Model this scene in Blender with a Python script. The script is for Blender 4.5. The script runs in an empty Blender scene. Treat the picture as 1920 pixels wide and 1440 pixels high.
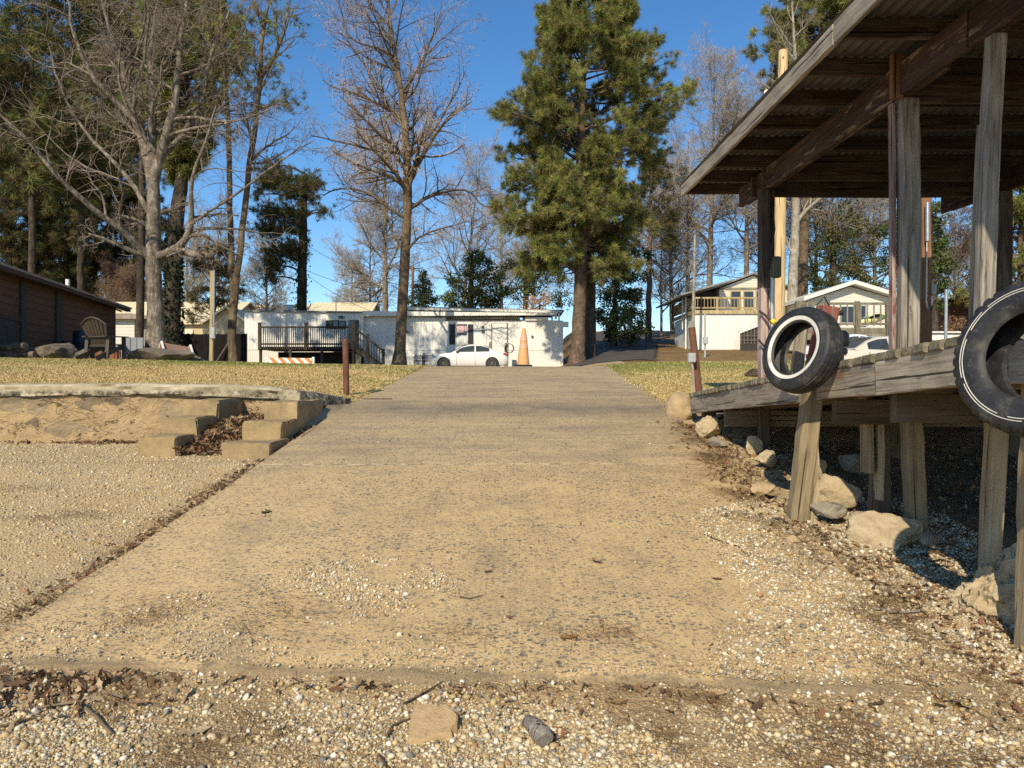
import bpy, math, random
import numpy as np
from mathutils import Vector, Matrix

random.seed(7)
SC = bpy.context.scene
COL = SC.collection
FP, CX, CY, CZ = 1400.0, 960.0, 720.0, 1.75     # focal length in photo pixels, image centre, eye height


def P(px, py, Y):
    """A world point seen at photo pixel (px, py) at forward distance Y."""
    return Vector(((px - CX) / FP * Y, Y, CZ - (py - CY) / FP * Y))


def XX(px, Y):
    return (px - CX) / FP * Y


def ZZ(py, Y):
    return CZ - (py - CY) / FP * Y


# ------------------------------------------------------------------ objects
WM = {}


def tag(o, label=None, cat=None, group=None, kind=None):
    if label: o['label'] = label
    if cat: o['category'] = cat
    if group: o['group'] = group
    if kind: o['kind'] = kind
    return o


def empty(name, loc, label=None, cat=None, group=None, rz=0.0):
    o = bpy.data.objects.new(name, None)
    o.empty_display_size = 0.1
    COL.objects.link(o)
    o.location = loc
    o.rotation_euler = (0, 0, rz)
    WM[o.name] = Matrix.Translation(Vector(loc)) @ Matrix.Rotation(rz, 4, 'Z')
    return tag(o, label, cat, group)


def setmat(me, mat):
    if isinstance(mat, (list, tuple)):
        for m in mat: me.materials.append(m)
    elif mat is not None:
        me.materials.append(mat)


def place(me, name, parent=None, world=None):
    """link a mesh; world = matrix of its local frame (None: recentre the data)"""
    o = bpy.data.objects.new(name, me)
    COL.objects.link(o)
    if world is None:
        n = len(me.vertices)
        co = np.empty(n * 3, np.float32)
        me.vertices.foreach_get('co', co)
        c = co.reshape(-1, 3)
        if n:
            lo, hi = c.min(0), c.max(0)
            base = np.array([(lo[0] + hi[0]) / 2, (lo[1] + hi[1]) / 2, lo[2]])
        else:
            base = np.zeros(3)
        c -= base
        me.vertices.foreach_set('co', c.ravel())
        world = Matrix.Translation(Vector([float(v) for v in base]))
    if parent is not None:
        o.parent = parent
        o.matrix_basis = WM[parent.name].inverted() @ world
    else:
        o.matrix_basis = world
    WM[o.name] = world.copy()
    me.update()
    return o


def mesh_np(name, verts, quads=None, tris=None, mat=None, parent=None, col=None, smooth=False, world=None, matidx=None):
    me = bpy.data.meshes.new(name)
    verts = np.asarray(verts, np.float32).reshape(-1, 3)
    loops, starts, tot = [], [], 0
    for arr, k in ((quads, 4), (tris, 3)):
        if arr is None or len(arr) == 0: continue
        a = np.asarray(arr, np.int32).reshape(-1, k)
        loops.append(a.ravel())
        starts.append(tot + np.arange(len(a), dtype=np.int32) * k)
        tot += a.size
    loops = np.concatenate(loops); starts = np.concatenate(starts)
    me.vertices.add(len(verts)); me.vertices.foreach_set('co', verts.ravel())
    me.loops.add(len(loops)); me.loops.foreach_set('vertex_index', loops)
    me.polygons.add(len(starts)); me.polygons.foreach_set('loop_start', starts)
    if smooth:
        me.polygons.foreach_set('use_smooth', np.ones(len(starts), bool))
    if matidx is not None:
        me.polygons.foreach_set('material_index', np.asarray(matidx, np.int32))
    if col is not None:
        a = me.attributes.new('Col', 'FLOAT_COLOR', 'POINT')
        c = np.ones((len(verts), 4), np.float32); c[:, :np.shape(col)[1]] = col
        a.data.foreach_set('color', c.ravel())
    me.update(calc_edges=True)
    me.validate()
    setmat(me, mat)
    return place(me, name, parent, world)


class MB:
    """collects boxes, prisms and tubes into one mesh"""
    def __init__(s): s.v = []; s.f = []; s.mi = []

    def add(s, vs, fs, mi=0):
        b = len(s.v)
        s.v += [tuple(v) for v in vs]
        s.f += [tuple(b + i for i in f) for f in fs]
        s.mi += [mi] * len(fs)
        return s

    def box(s, x0, x1, y0, y1, z0, z1, mi=0, M=None):
        vs = [Vector((x, y, z)) for z in (z0, z1) for y in (y0, y1) for x in (x0, x1)]
        if M is not None: vs = [M @ v for v in vs]
        return s.add(vs, [(0, 2, 3, 1), (4, 5, 7, 6), (0, 1, 5, 4), (2, 6, 7, 3), (0, 4, 6, 2), (1, 3, 7, 5)], mi)

    def bar(s, p0, p1, w, d, mi=0, up=(0, 0, 1)):
        M, L = frame(p0, p1, up)
        return s.box(-w / 2, w / 2, -d / 2, d / 2, 0, L, mi, M)

    def tube(s, pts, r, n=8, mi=0, caps=True):
        pts = [Vector(p) for p in pts]
        rs = r if isinstance(r, (list, tuple)) else [r] * len(pts)
        rings = []
        for i, p in enumerate(pts):
            t = (pts[min(i + 1, len(pts) - 1)] - pts[max(i - 1, 0)]).normalized()
            ref = Vector((0, 0, 1)) if abs(t.z) < 0.9 else Vector((1, 0, 0))
            a = t.cross(ref).normalized(); b = t.cross(a)
            rings.append([p + rs[i] * (math.cos(2 * math.pi * k / n) * a + math.sin(2 * math.pi * k / n) * b) for k in range(n)])
        vs = [v for ring in rings for v in ring]
        fs = []
        for i in range(len(pts) - 1):
            for k in range(n):
                k2 = (k + 1) % n
                fs.append((i * n + k, i * n + k2, (i + 1) * n + k2, (i + 1) * n + k))
        if caps:
            fs.append(tuple(range(n - 1, -1, -1)))
            fs.append(tuple((len(pts) - 1) * n + k for k in range(n)))
        return s.add(vs, fs, mi)

    def prism(s, poly, axis, a0, a1, mi=0):
        """poly: 2D outline; extruded along 'x' (poly=(y,z)), 'y' (x,z) or 'z' (x,y)"""
        def mk(p, a):
            if axis == 'x': return (a, p[0], p[1])
            if axis == 'y': return (p[0], a, p[1])
            return (p[0], p[1], a)
        n = len(poly)
        vs = [mk(p, a0) for p in poly] + [mk(p, a1) for p in poly]
        fs = [tuple(range(n))[::-1], tuple(range(n, 2 * n))] + [(i, (i + 1) % n, n + (i + 1) % n, n + i) for i in range(n)]
        return s.add(vs, fs, mi)

    def lathe(s, prof, c, n=24, M=None, mi=0):
        """prof [(r,z)] about z through c"""
        vs = []
        for r, z in prof:
            for k in range(n):
                a = 2 * math.pi * k / n
                v = Vector((c[0] + r * math.cos(a), c[1] + r * math.sin(a), c[2] + z))
                vs.append(M @ v if M is not None else v)
        fs = []
        for i in range(len(prof) - 1):
            for k in range(n):
                k2 = (k + 1) % n
                fs.append((i * n + k, i * n + k2, (i + 1) * n + k2, (i + 1) * n + k))
        return s.add(vs, fs, mi)

    def build(s, name, mat, parent=None, smooth=False, bevel=0.0, world=None, sharp=40):
        me = bpy.data.meshes.new(name)
        me.from_pydata(s.v, [], s.f)
        me.polygons.foreach_set('material_index', np.array(s.mi, np.int32))
        fixnormals(me)
        if bevel:
            import bmesh
            bm = bmesh.new(); bm.from_mesh(me)
            es = [e for e in bm.edges if len(e.link_faces) == 2 and e.calc_face_angle(0) > 0.6]
            bmesh.ops.bevel(bm, geom=es, offset=bevel, segments=1, affect='EDGES', clamp_overlap=True)
            bm.to_mesh(me); bm.free()
        if smooth:
            me.polygons.foreach_set('use_smooth', np.ones(len(me.polygons), bool))
            me.set_sharp_from_angle(angle=math.radians(sharp))
        setmat(me, mat)
        return place(me, name, parent, world)


def fixnormals(me):
    import bmesh
    bm = bmesh.new(); bm.from_mesh(me)
    bmesh.ops.recalc_face_normals(bm, faces=bm.faces)
    bm.to_mesh(me); bm.free()


def frame(p0, p1, up=(0, 0, 1)):
    """matrix with local z along p0->p1, and local y as close to `up` as it gets"""
    p0, p1 = Vector(p0), Vector(p1)
    z = p1 - p0; L = z.length; z.normalize()
    u = Vector(up)
    if abs(z.dot(u)) > 0.98: u = Vector((0, 1, 0))
    x = u.cross(z).normalized(); y = z.cross(x)
    M = Matrix((x, y, z)).transposed().to_4x4()
    M.translation = p0
    return M, L


def beam(name, p0, p1, w, d, mat, parent=None, up=(0, 0, 1), rough=0.004, seg=0.25, bevel=0.006, taper=1.0):
    """a timber of section w x d as ONE mesh whose local z runs along the grain (w across, d along `up`)"""
    M, L = frame(p0, p1, up)
    n = max(2, int(L / seg) + 1)
    import zlib; rng = random.Random(zlib.crc32(("%.3f %.3f %.3f %s" % (p0[0], p0[1], p0[2], name)).encode()))
    b = bevel
    sec = [(-w/2+b, -d/2), (w/2-b, -d/2), (w/2, -d/2+b), (w/2, d/2-b), (w/2-b, d/2), (-w/2+b, d/2), (-w/2, d/2-b), (-w/2, -d/2+b)]
    vs, fs = [], []
    wx, wy = rng.uniform(-1, 1) * rough, rng.uniform(-1, 1) * rough
    for i in range(n):
        t = i / (n - 1)
        bow = math.sin(t * math.pi)
        k = 1 + (taper - 1) * t
        for (x, y) in sec:
            vs.append((x * k + bow * wx * 2 + rng.uniform(-1, 1) * rough * .5, y * k + bow * wy * 2 + rng.uniform(-1, 1) * rough * .5, t * L + (rng.uniform(-1, 1) * rough if i in (0, n - 1) else 0)))
    for i in range(n - 1):
        for k in range(8):
            k2 = (k + 1) % 8
            fs.append((i * 8 + k, i * 8 + k2, (i + 1) * 8 + k2, (i + 1) * 8 + k))
    fs.append(tuple(range(7, -1, -1))); fs.append(tuple((n - 1) * 8 + k for k in range(8)))
    me = bpy.data.meshes.new(name)
    me.from_pydata(vs, [], fs)
    setmat(me, mat)
    return place(me, name, parent, M)


def copy_tree(o, parent=None):
    c = o.copy(); COL.objects.link(c)
    c.parent = parent
    for ch in list(o.children):
        copy_tree(ch, c)
    return c


# ------------------------------------------------------------------ materials
class NT:
    def __init__(s, name, rough=0.85, spec=0.3):
        s.m = bpy.data.materials.new(name); s.m.use_nodes = True
        s.t = s.m.node_tree; s.n = s.t.nodes
        s.b = s.n['Principled BSDF']
        s.b.inputs['Roughness'].default_value = rough
        s.b.inputs['Specular IOR Level'].default_value = spec

    def put(s, sock, v):
        if hasattr(v, 'is_output') or isinstance(v, bpy.types.NodeSocket): s.t.links.new(v, sock)
        elif isinstance(v, (tuple, list)) and len(v) == 3 and sock.type == 'RGBA': sock.default_value = (*v, 1)
        else: sock.default_value = v

    def co(s, scale=(1, 1, 1), kind='Object', rnd=0.0):
        tc = s.n.new('ShaderNodeTexCoord'); mp = s.n.new('ShaderNodeMapping')
        s.t.links.new(tc.outputs[kind], mp.inputs['Vector'])
        mp.inputs['Scale'].default_value = scale
        if rnd:
            oi = s.n.new('ShaderNodeObjectInfo')
            m = s.n.new('ShaderNodeMath'); m.operation = 'MULTIPLY'; m.inputs[1].default_value = rnd
            s.t.links.new(oi.outputs['Random'], m.inputs[0])
            s.t.links.new(m.outputs[0], mp.inputs['Location'])
        return mp.outputs[0]

    def world(s, scale=(1, 1, 1)):
        g = s.n.new('ShaderNodeNewGeometry'); mp = s.n.new('ShaderNodeMapping')
        s.t.links.new(g.outputs['Position'], mp.inputs['Vector'])
        mp.inputs['Scale'].default_value = scale
        return mp.outputs[0]

    def noise(s, vec, scale, detail=4, rough=.6, dist=0.0):
        n = s.n.new('ShaderNodeTexNoise'); s.t.links.new(vec, n.inputs['Vector'])
        n.inputs['Scale'].default_value = scale; n.inputs['Detail'].default_value = detail
        n.inputs['Roughness'].default_value = rough; n.inputs['Distortion'].default_value = dist
        return n.outputs[0]

    def voro(s, vec, scale, out='Distance', feature='F1', rnd=1.0):
        n = s.n.new('ShaderNodeTexVoronoi'); s.t.links.new(vec, n.inputs['Vector'])
        n.feature = feature
        n.inputs['Scale'].default_value = scale; n.inputs['Randomness'].default_value = rnd
        return n.outputs[out]

    def ramp(s, fac, stops, interp='LINEAR'):
        n = s.n.new('ShaderNodeValToRGB'); s.put(n.inputs[0], fac)
        r = n.color_ramp; r.interpolation = interp
        while len(r.elements) < len(stops): r.elements.new(0.5)
        for e, (p, c) in zip(r.elements, stops):
            e.position = p
            e.color = (c, c, c, 1) if isinstance(c, (int, float)) else (*c, 1)
        return n.outputs[0]

    def mix(s, fac, a, b, mode='MIX'):
        n = s.n.new('ShaderNodeMix'); n.data_type = 'RGBA'; n.blend_type = mode
        s.put(n.inputs[0], fac); s.put(n.inputs[6], a); s.put(n.inputs[7], b)
        return n.outputs[2]

    def math(s, op, a, b=0.0, c=0.0):
        n = s.n.new('ShaderNodeMath'); n.operation = op
        s.put(n.inputs[0], a); s.put(n.inputs[1], b); s.put(n.inputs[2], c)
        return n.outputs[0]

    def sep(s, vec):
        n = s.n.new('ShaderNodeSeparateXYZ'); s.t.links.new(vec, n.inputs[0]); return n.outputs

    def attr(s, name='Col'):
        n = s.n.new('ShaderNodeAttribute'); n.attribute_name = name; return n.outputs['Color']

    def rand(s):
        return s.n.new('ShaderNodeObjectInfo').outputs['Random']

    def bump(s, h, strength=.5, dist=.02, normal=None):
        n = s.n.new('ShaderNodeBump'); s.put(n.inputs['Height'], h)
        n.inputs['Strength'].default_value = strength; n.inputs['Distance'].default_value = dist
        if normal is not None: s.t.links.new(normal, n.inputs['Normal'])
        return n.outputs[0]

    def done(s, color=None, normal=None, rough=None, metal=None):
        if color is not None: s.put(s.b.inputs['Base Color'], color)
        if normal is not None: s.put(s.b.inputs['Normal'], normal)
        if rough is not None: s.put(s.b.inputs['Roughness'], rough)
        if metal is not None: s.put(s.b.inputs['Metallic'], metal)
        return s.m


def wood(name, dark, mid, light, grain=1.0, rough=.85, worn=None, wornamt=.5, contrast=1.0):
    """weathered timber: grain runs along local z"""
    t = NT(name, rough, .2)
    v = t.co((22 * grain, 22 * grain, 1.3), rnd=37.0)
    a = t.noise(v, 1.6, 6, .65, .6)
    v2 = t.co((90 * grain, 90 * grain, 2.0), rnd=11.0)
    b = t.noise(v2, 1.0, 3, .6)
    f = t.math('ADD', t.math('MULTIPLY', a, .7), t.math('MULTIPLY', b, .3))
    w = .18 / contrast
    c = t.ramp(f, [(.5 - w, dark), (.5, mid), (.5 + w, light)])
    big = t.noise(t.co((3, 3, .8), rnd=5.0), 1.2, 3, .6)
    c = t.mix(t.ramp(big, [(.35, .55), (.62, 0.0)]), c, (dark[0] * .6, dark[1] * .6, dark[2] * .6))
    if worn is not None:
        wn = t.noise(t.co((9, 9, 1.6), rnd=23.0), 1.5, 5, .7)
        c = t.mix(t.ramp(wn, [(wornamt - .04, 1.0), (wornamt + .04, 0.0)]), c, worn)
    hs = t.n.new('ShaderNodeHueSaturation'); t.put(hs.inputs['Color'], c)
    t.put(hs.inputs['Value'], t.math('ADD', .8, t.math('MULTIPLY', t.rand(), .4)))
    crack = t.ramp(t.noise(t.co((34, 34, .7), rnd=3.0), 1.0, 2, .5), [(.33, 0.0), (.37, 1.0)])
    c2 = t.mix(crack, (dark[0] * .3, dark[1] * .3, dark[2] * .3), hs.outputs[0])
    hh = t.math('ADD', f, t.math('MULTIPLY', crack, .35))
    return t.done(c2, t.bump(hh, .7, .012))


def plain(name, col, rough=.6, spec=.4, metal=0.0, var=.12, scale=3.0, bump=0.0, dirt=None):
    """painted or moulded surface with slight wear"""
    t = NT(name, rough, spec)
    n = t.noise(t.co(rnd=9.0), scale, 5, .65)
    lo = tuple(c * (1 - var) for c in col); hi = tuple(min(1, c * (1 + var)) for c in col)
    c = t.ramp(n, [(.3, lo), (.7, hi)])
    if dirt is not None:
        d = t.noise(t.co((1, 1, .5), rnd=4.0), scale * .6, 6, .7)
        c = t.mix(t.ramp(d, [(.5, 0.0), (.72, .7)]), c, dirt)
    nn = t.bump(t.noise(t.co(), scale * 12, 3), bump, .01) if bump else None
    return t.done(c, nn, t.math('ADD', rough - .06, t.math('MULTIPLY', n, .12)), metal)


M = {}
# --- timber
M['grey_wood'] = wood('grey_wood', (.17, .145, .115), (.38, .325, .255), (.53, .47, .385))
M['post_wood'] = wood('post_wood', (.15, .125, .1), (.43, .38, .315), (.66, .6, .515), worn=(.12, .1, .085), wornamt=.38, contrast=1.25)
M['pile_wood'] = wood('pile_wood', (.18, .135, .08), (.39, .3, .18), (.52, .42, .275), contrast=.9)
M['pile_dark'] = wood('pile_dark', (.10, .075, .05), (.2, .155, .1), (.29, .23, .155), contrast=.8)
M['red_beam'] = wood('red_beam', (.045, .025, .021), (.085, .05, .041), (.16, .11, .085), worn=(.25, .19, .145), wornamt=.4)
M['joist_wood'] = wood('joist_wood', (.045, .035, .027), (.105, .082, .062), (.19, .155, .12), worn=(.065, .035, .028), wornamt=.45)
M['pink_post'] = wood('pink_post', (.2, .12, .1), (.5, .38, .33), (.62, .52, .46), worn=(.28, .09, .08), wornamt=.42)
M['red_top'] = wood('red_top', (.22, .09, .07), (.42, .22, .17), (.58, .42, .34), worn=(.3, .1, .08), wornamt=.5)
M['fresh_wood'] = wood('fresh_wood', (.5, .34, .17), (.66, .47, .25), (.74, .58, .36), contrast=.5)
M['brown_pole'] = wood('brown_pole', (.16, .075, .04), (.27, .135, .07), (.35, .19, .1), contrast=.6)
M['rim_lit_wood'] = wood('rim_lit_wood', (.2, .165, .125), (.46, .39, .3), (.6, .53, .43), worn=(.3, .2, .13), wornamt=.4)  # paler than grey_wood: light on the outer rim put into its colour
M['deck_board'] = wood('deck_board', (.1, .088, .06), (.24, .21, .155), (.37, .33, .25))
M['old_rail'] = wood('old_rail', (.03, .024, .018), (.07, .056, .043), (.13, .105, .085))
M['tan_rail'] = wood('tan_rail', (.38, .28, .14), (.5, .385, .21), (.6, .48, .29), contrast=.6)
M['drab_rail'] = wood('drab_rail', (.15, .13, .09), (.27, .24, .17), (.36, .32, .24))
M['stick'] = wood('stick', (.12, .08, .05), (.25, .18, .11), (.38, .3, .2), grain=3)
M['stick_dark'] = wood('stick_dark', (.05, .035, .025), (.12, .08, .055), (.2, .14, .1), grain=3)
M['drift'] = wood('drift', (.08, .068, .055), (.27, .235, .195), (.5, .45, .38), grain=2)
M['shaded_fence_wood'] = wood('shaded_fence_wood', (.006, .005, .005), (.012, .01, .009), (.02, .017, .015))  # near-black: the shade over the fence is put into its colour
# --- paints and metals
M['white_paint'] = plain('white_paint', (.78, .75, .68), .55, var=.07, dirt=(.5, .45, .36))
M['trailer_white'] = plain('trailer_white', (.78, .75, .69), .5, var=.07, scale=.8, dirt=(.42, .37, .29))
M['trim_white'] = plain('trim_white', (.74, .71, .64), .5, var=.06)
M['cream_wall'] = plain('cream_wall', (.74, .68, .56), .7, var=.05)
M['tan_wall'] = plain('tan_wall', (.55, .44, .27), .8, var=.06)
M['cream_metal'] = plain('cream_metal', (.78, .7, .5), .5, var=.04, scale=1.0)
M['shutter'] = plain('shutter', (.03, .03, .032), .6)
M['black_metal'] = plain('black_metal', (.015, .015, .016), .45, var=.3)
M['dark_plastic'] = plain('dark_plastic', (.02, .021, .023), .5, var=.3)
M['chair_brown'] = plain('chair_brown', (.06, .043, .032), .55, var=.15)
M['grey_slab'] = plain('grey_slab', (.26, .27, .29), .7, var=.08)
M['galv'] = plain('galv', (.45, .48, .5), .42, .5, .7, var=.15, scale=14)
M['grey_box'] = plain('grey_box', (.4, .41, .4), .6, var=.12, scale=9, dirt=(.28, .26, .22))
M['dark_box'] = plain('dark_box', (.1, .09, .065), .6, var=.2, scale=9)
M['rust_pipe'] = plain('rust_pipe', (.17, .075, .045), .75, .3, .1, var=.3, scale=9, bump=.3, dirt=(.1, .035, .02))
M['rust_panel'] = plain('rust_panel', (.25, .11, .055), .8, .2, .1, var=.35, scale=6, bump=.3, dirt=(.13, .05, .03))
M['blue_barrel'] = plain('blue_barrel', (.014, .018, .028), .5, var=.15)
M['yellow'] = plain('yellow', (.75, .55, .02), .5)
M['kayak_yellow'] = plain('kayak_yellow', (.75, .74, .32), .45)
M['sun_red'] = plain('sun_red', (.6, .04, .05), .6)
M['pink_paper'] = plain('pink_paper', (.8, .5, .5), .8, var=.2, scale=8)
M['car_white'] = plain('car_white', (.8, .77, .71), .22, .5, var=.03)
M['car_beige'] = plain('car_beige', (.66, .6, .5), .25, .5, var=.03)
M['car_bright'] = plain('car_bright', (.82, .82, .82), .25, .5, var=.03)
M['light_red'] = plain('light_red', (.4, .03, .02), .25)
M['light_clear'] = plain('light_clear', (.55, .56, .57), .15, .6)
M['white_plastic'] = plain('white_plastic', (.78, .76, .7), .5)
M['cable'] = plain('cable', (.012, .012, .012), .6)
M['cone_orange'] = plain('cone_orange', (.66, .33, .13), .6, var=.12, scale=5, dirt=(.6, .33, .14))
M['cone_band'] = plain('cone_band', (.76, .36, .22), .5, var=.08)
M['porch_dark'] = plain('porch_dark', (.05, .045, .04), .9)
M['wood_end'] = plain('wood_end', (.36, .25, .15), .85, var=.25, scale=14)
M['shed_brown'] = plain('shed_brown', (.085, .042, .028), .85, var=.2, scale=4)
M['shed_trim'] = plain('shed_trim', (.06, .03, .024), .85, var=.2)
M['firewood_bark'] = plain('firewood_bark', (.16, .12, .085), .9, var=.35, scale=12, bump=.6)


def glass(name, col=(.03, .035, .04), rough=.08):
    t = NT(name, rough, .6)
    n = t.noise(t.co(), 2.0, 2)
    return t.done(t.ramp(n, [(.3, tuple(c * .6 for c in col)), (.7, tuple(c * 1.5 for c in col))]))
M['glass'] = glass('window_glass')
M['car_glass'] = glass('car_glass', (.045, .055, .055), .06)


def rubber():
    t = NT('tyre_rubber', .5, .35)
    n = t.noise(t.co(), 9, 5, .7)
    c = t.ramp(n, [(.35, (.016, .016, .017)), (.55, (.03, .03, .031)), (.72, (.1, .092, .08))])
    sc2 = t.ramp(t.noise(t.co((40, 40, 6)), 1.0, 4, .7), [(.58, 0.0), (.68, .5)]); c = t.mix(sc2, c, (.11, .1, .085))
    d = t.noise(t.co(), 40, 3, .7)
    return t.done(c, t.bump(d, .12, .004), t.ramp(n, [(.3, .42), (.7, .66)]))
M['rubber'] = rubber()
M['whitewall'] = plain('whitewall', (.72, .69, .62), .6, var=.12, scale=16, dirt=(.3, .27, .22))


def concrete_ramp():
    t = NT('ramp_concrete', .9, .2)
    w = t.world()
    warp = t.n.new('ShaderNodeVectorMath'); warp.operation = 'ADD'
    nz = t.n.new('ShaderNodeTexNoise'); t.t.links.new(w, nz.inputs['Vector']); nz.inputs['Scale'].default_value = 30
    sc = t.n.new('ShaderNodeVectorMath'); sc.operation = 'SCALE'; sc.inputs['Scale'].default_value = .012
    t.t.links.new(nz.outputs['Color'], sc.inputs[0])
    t.t.links.new(w, warp.inputs[0]); t.t.links.new(sc.outputs[0], warp.inputs[1])
    wv = warp.outputs[0]
    st = t.n.new('ShaderNodeMapping'); t.t.links.new(wv, st.inputs['Vector']); st.inputs['Scale'].default_value = (1, 1.35, 1)
    def stones(scale, thr, lo, hi):
        vd = t.voro(st.outputs[0], scale); vc = t.voro(st.outputs[0], scale, 'Color')
        r = t.sep(vc)
        sel = t.math('GREATER_THAN', r[0], thr)
        size = t.math('ADD', lo, t.math('MULTIPLY', r[1], hi))
        return t.math('MULTIPLY', sel, t.math('LESS_THAN', vd, size)), r[2]
    big = t.noise(w, .55, 4, .6)
    mid = t.noise(w, 3.2, 5, .65)
    fine = t.noise(w, 160, 3, .7)
    sep = t.sep(w)
    base = t.ramp(t.math('ADD', t.math('MULTIPLY', big, .5), t.math('MULTIPLY', mid, .5)),
                  [(.28, (.52, .365, .185)), (.48, (.78, .54, .25)), (.7, (.88, .63, .3))])
    # the upper reach is greyer and worn, with a dark damp-stained band at the break of slope
    upper = t.ramp(sep[1], [(0.0, 0.0), (1.0, 1.0)])
    far = t.math('SMOOTH_MIN', 1.0, t.math('MULTIPLY', t.math('MAXIMUM', t.math('SUBTRACT', sep[1], 6.3), 0.0), .5), .1)
    base = t.mix(t.math('MULTIPLY', far, .5), base, (.55, .415, .25))
    band_d = t.math('ABSOLUTE', t.math('SUBTRACT', t.math('ADD', sep[1], t.math('MULTIPLY', mid, .8)), 10.7))
    band = t.math('MULTIPLY', t.math('SUBTRACT', 1.0, t.math('MINIMUM', t.math('MULTIPLY', band_d, 1.15), 1.0)), .95)
    base = t.mix(t.math('MULTIPLY', band, t.ramp(t.noise(w, 2.6, 5, .7), [(.3, .45), (.6, 1.0)])), base, (.17, .135, .1))
    crosswise = t.noise(t.world((.35, 2.2, 1)), 1.6, 5, .7)
    base = t.mix(t.math('MULTIPLY', far, t.ramp(crosswise, [(.46, 0.0), (.64, .6)])), base, (.26, .2, .14))
    stain = t.ramp(t.noise(w, 1.1, 7, .72, .6), [(.49, 0.0), (.7, .62)])
    base = t.mix(stain, base, (.36, .265, .15))
    base = t.mix(t.ramp(fine, [(.42, 0.0), (.66, .6)]), base, (.24, .18, .11))
    grit = t.ramp(t.noise(w, 420, 2, .6), [(.5, 0.0), (.68, .5)])
    base = t.mix(grit, base, (.2, .15, .1))
    light = t.ramp(t.voro(w, 75, 'Color'), [(.80, 0.0), (.9, .55)], 'LINEAR')
    base = t.mix(light, base, (.64, .54, .36))
    s1, t1 = stones(30, .55, .26, .26)
    s2, t2 = stones(52, .5, .24, .28)
    s3, t3 = stones(100, .34, .25, .32)
    dens = t.ramp(t.noise(w, 1.3, 5, .65), [(.34, .45), (.6, 1.0)])
    def stonecol(tt): return t.ramp(tt, [(0, (.07, .072, .075)), (.45, (.14, .135, .12)), (.75, (.23, .205, .16)), (1, (.4, .27, .13))])
    c = t.mix(t.math('MULTIPLY', t.math('MULTIPLY', s3, dens), .75), base, stonecol(t3))
    c = t.mix(t.math('MULTIPLY', t.math('MULTIPLY', s2, dens), .85), c, stonecol(t2))
    c = t.mix(t.math('MULTIPLY', t.math('MULTIPLY', s1, dens), .85), c, stonecol(t1))
    # sawn joints across the ramp
    jt = None
    for jy in (7.17, 13.2, 16.4):
        d = t.math('ABSOLUTE', t.math('SUBTRACT', t.math('ADD', sep[1], t.math('MULTIPLY', mid, .03)), jy + .015))
        k = t.math('LESS_THAN', d, .012)
        jt = k if jt is None else t.math('MAXIMUM', jt, k)
    c = t.mix(t.math('MULTIPLY', jt, .75), c, t.ramp(t.noise(w, 5, 3, .6), [(.42, (.13, .1, .065)), (.56, (.78, .64, .4))]))
    lip = t.math('SUBTRACT', sep[1], t.math('SUBTRACT', 3.33, t.math('MULTIPLY', sep[0], .055)))
    grime_shade = t.math('MULTIPLY', t.math('SUBTRACT', 1.0, t.math('MINIMUM', t.math('MAXIMUM', t.math('MULTIPLY', t.math('ADD', lip, t.math('MULTIPLY', t.math('SUBTRACT', t.noise(w, 7, 5, .7), .5), .12)), 16.0), 0.0), 1.0)), .9)  # dirt on the lip plus the shade of its front face, as colour
    c = t.mix(grime_shade, c, t.ramp(fine, [(.35, (.1, .075, .045)), (.65, (.34, .25, .15))]))
    h = t.math('ADD', t.math('MULTIPLY', s1, .5), t.math('ADD', t.math('MULTIPLY', fine, .6), t.math('MULTIPLY', s2, .4)))
    h = t.math('ADD', h, t.math('MULTIPLY', jt, -1.0))
    return t.done(c, t.bump(h, .55, .006))
M['ramp'] = concrete_ramp()


def gravel_mat():
    t = NT('gravel_bed', .95, .15)
    w = t.world()
    v1 = t.voro(w, 70, 'Color'); d1 = t.voro(w, 70)
    v2 = t.voro(w, 150, 'Color')
    pal = [(0, (.24, .17, .09)), (.2, (.43, .31, .16)), (.45, (.6, .46, .26)), (.6, (.7, .58, .38)), (.78, (.52, .36, .17)), (.9, (.33, .29, .23)), (1, (.78, .7, .55))]
    c1 = t.ramp(t.sep(v1)[0], pal); c2 = t.ramp(t.sep(v2)[0], pal)
    c = t.mix(.45, c1, c2)
    big = t.noise(w, 1.1, 5, .65)
    c = t.mix(t.ramp(big, [(.45, .75), (.7, .2)]), c, (.55, .39, .2))
    soil = t.noise(w, .5, 4, .6)
    c = t.mix(t.ramp(soil, [(.5, 0.0), (.75, .45)]), c, (.33, .235, .13))
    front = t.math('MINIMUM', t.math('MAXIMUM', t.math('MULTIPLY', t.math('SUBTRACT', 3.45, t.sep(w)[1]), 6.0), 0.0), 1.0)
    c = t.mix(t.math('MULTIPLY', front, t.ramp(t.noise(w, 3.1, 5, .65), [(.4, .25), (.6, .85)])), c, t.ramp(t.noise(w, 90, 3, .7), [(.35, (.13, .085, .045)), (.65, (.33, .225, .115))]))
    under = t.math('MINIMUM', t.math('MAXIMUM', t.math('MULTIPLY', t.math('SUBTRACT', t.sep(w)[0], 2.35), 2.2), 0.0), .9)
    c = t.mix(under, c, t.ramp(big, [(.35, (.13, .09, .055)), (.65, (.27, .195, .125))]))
    h = t.math('SUBTRACT', t.noise(w, 60, 4, .7), t.math('MULTIPLY', d1, .8))
    return t.done(c, t.bump(h, .8, .012))
M['gravel'] = gravel_mat()


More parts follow.
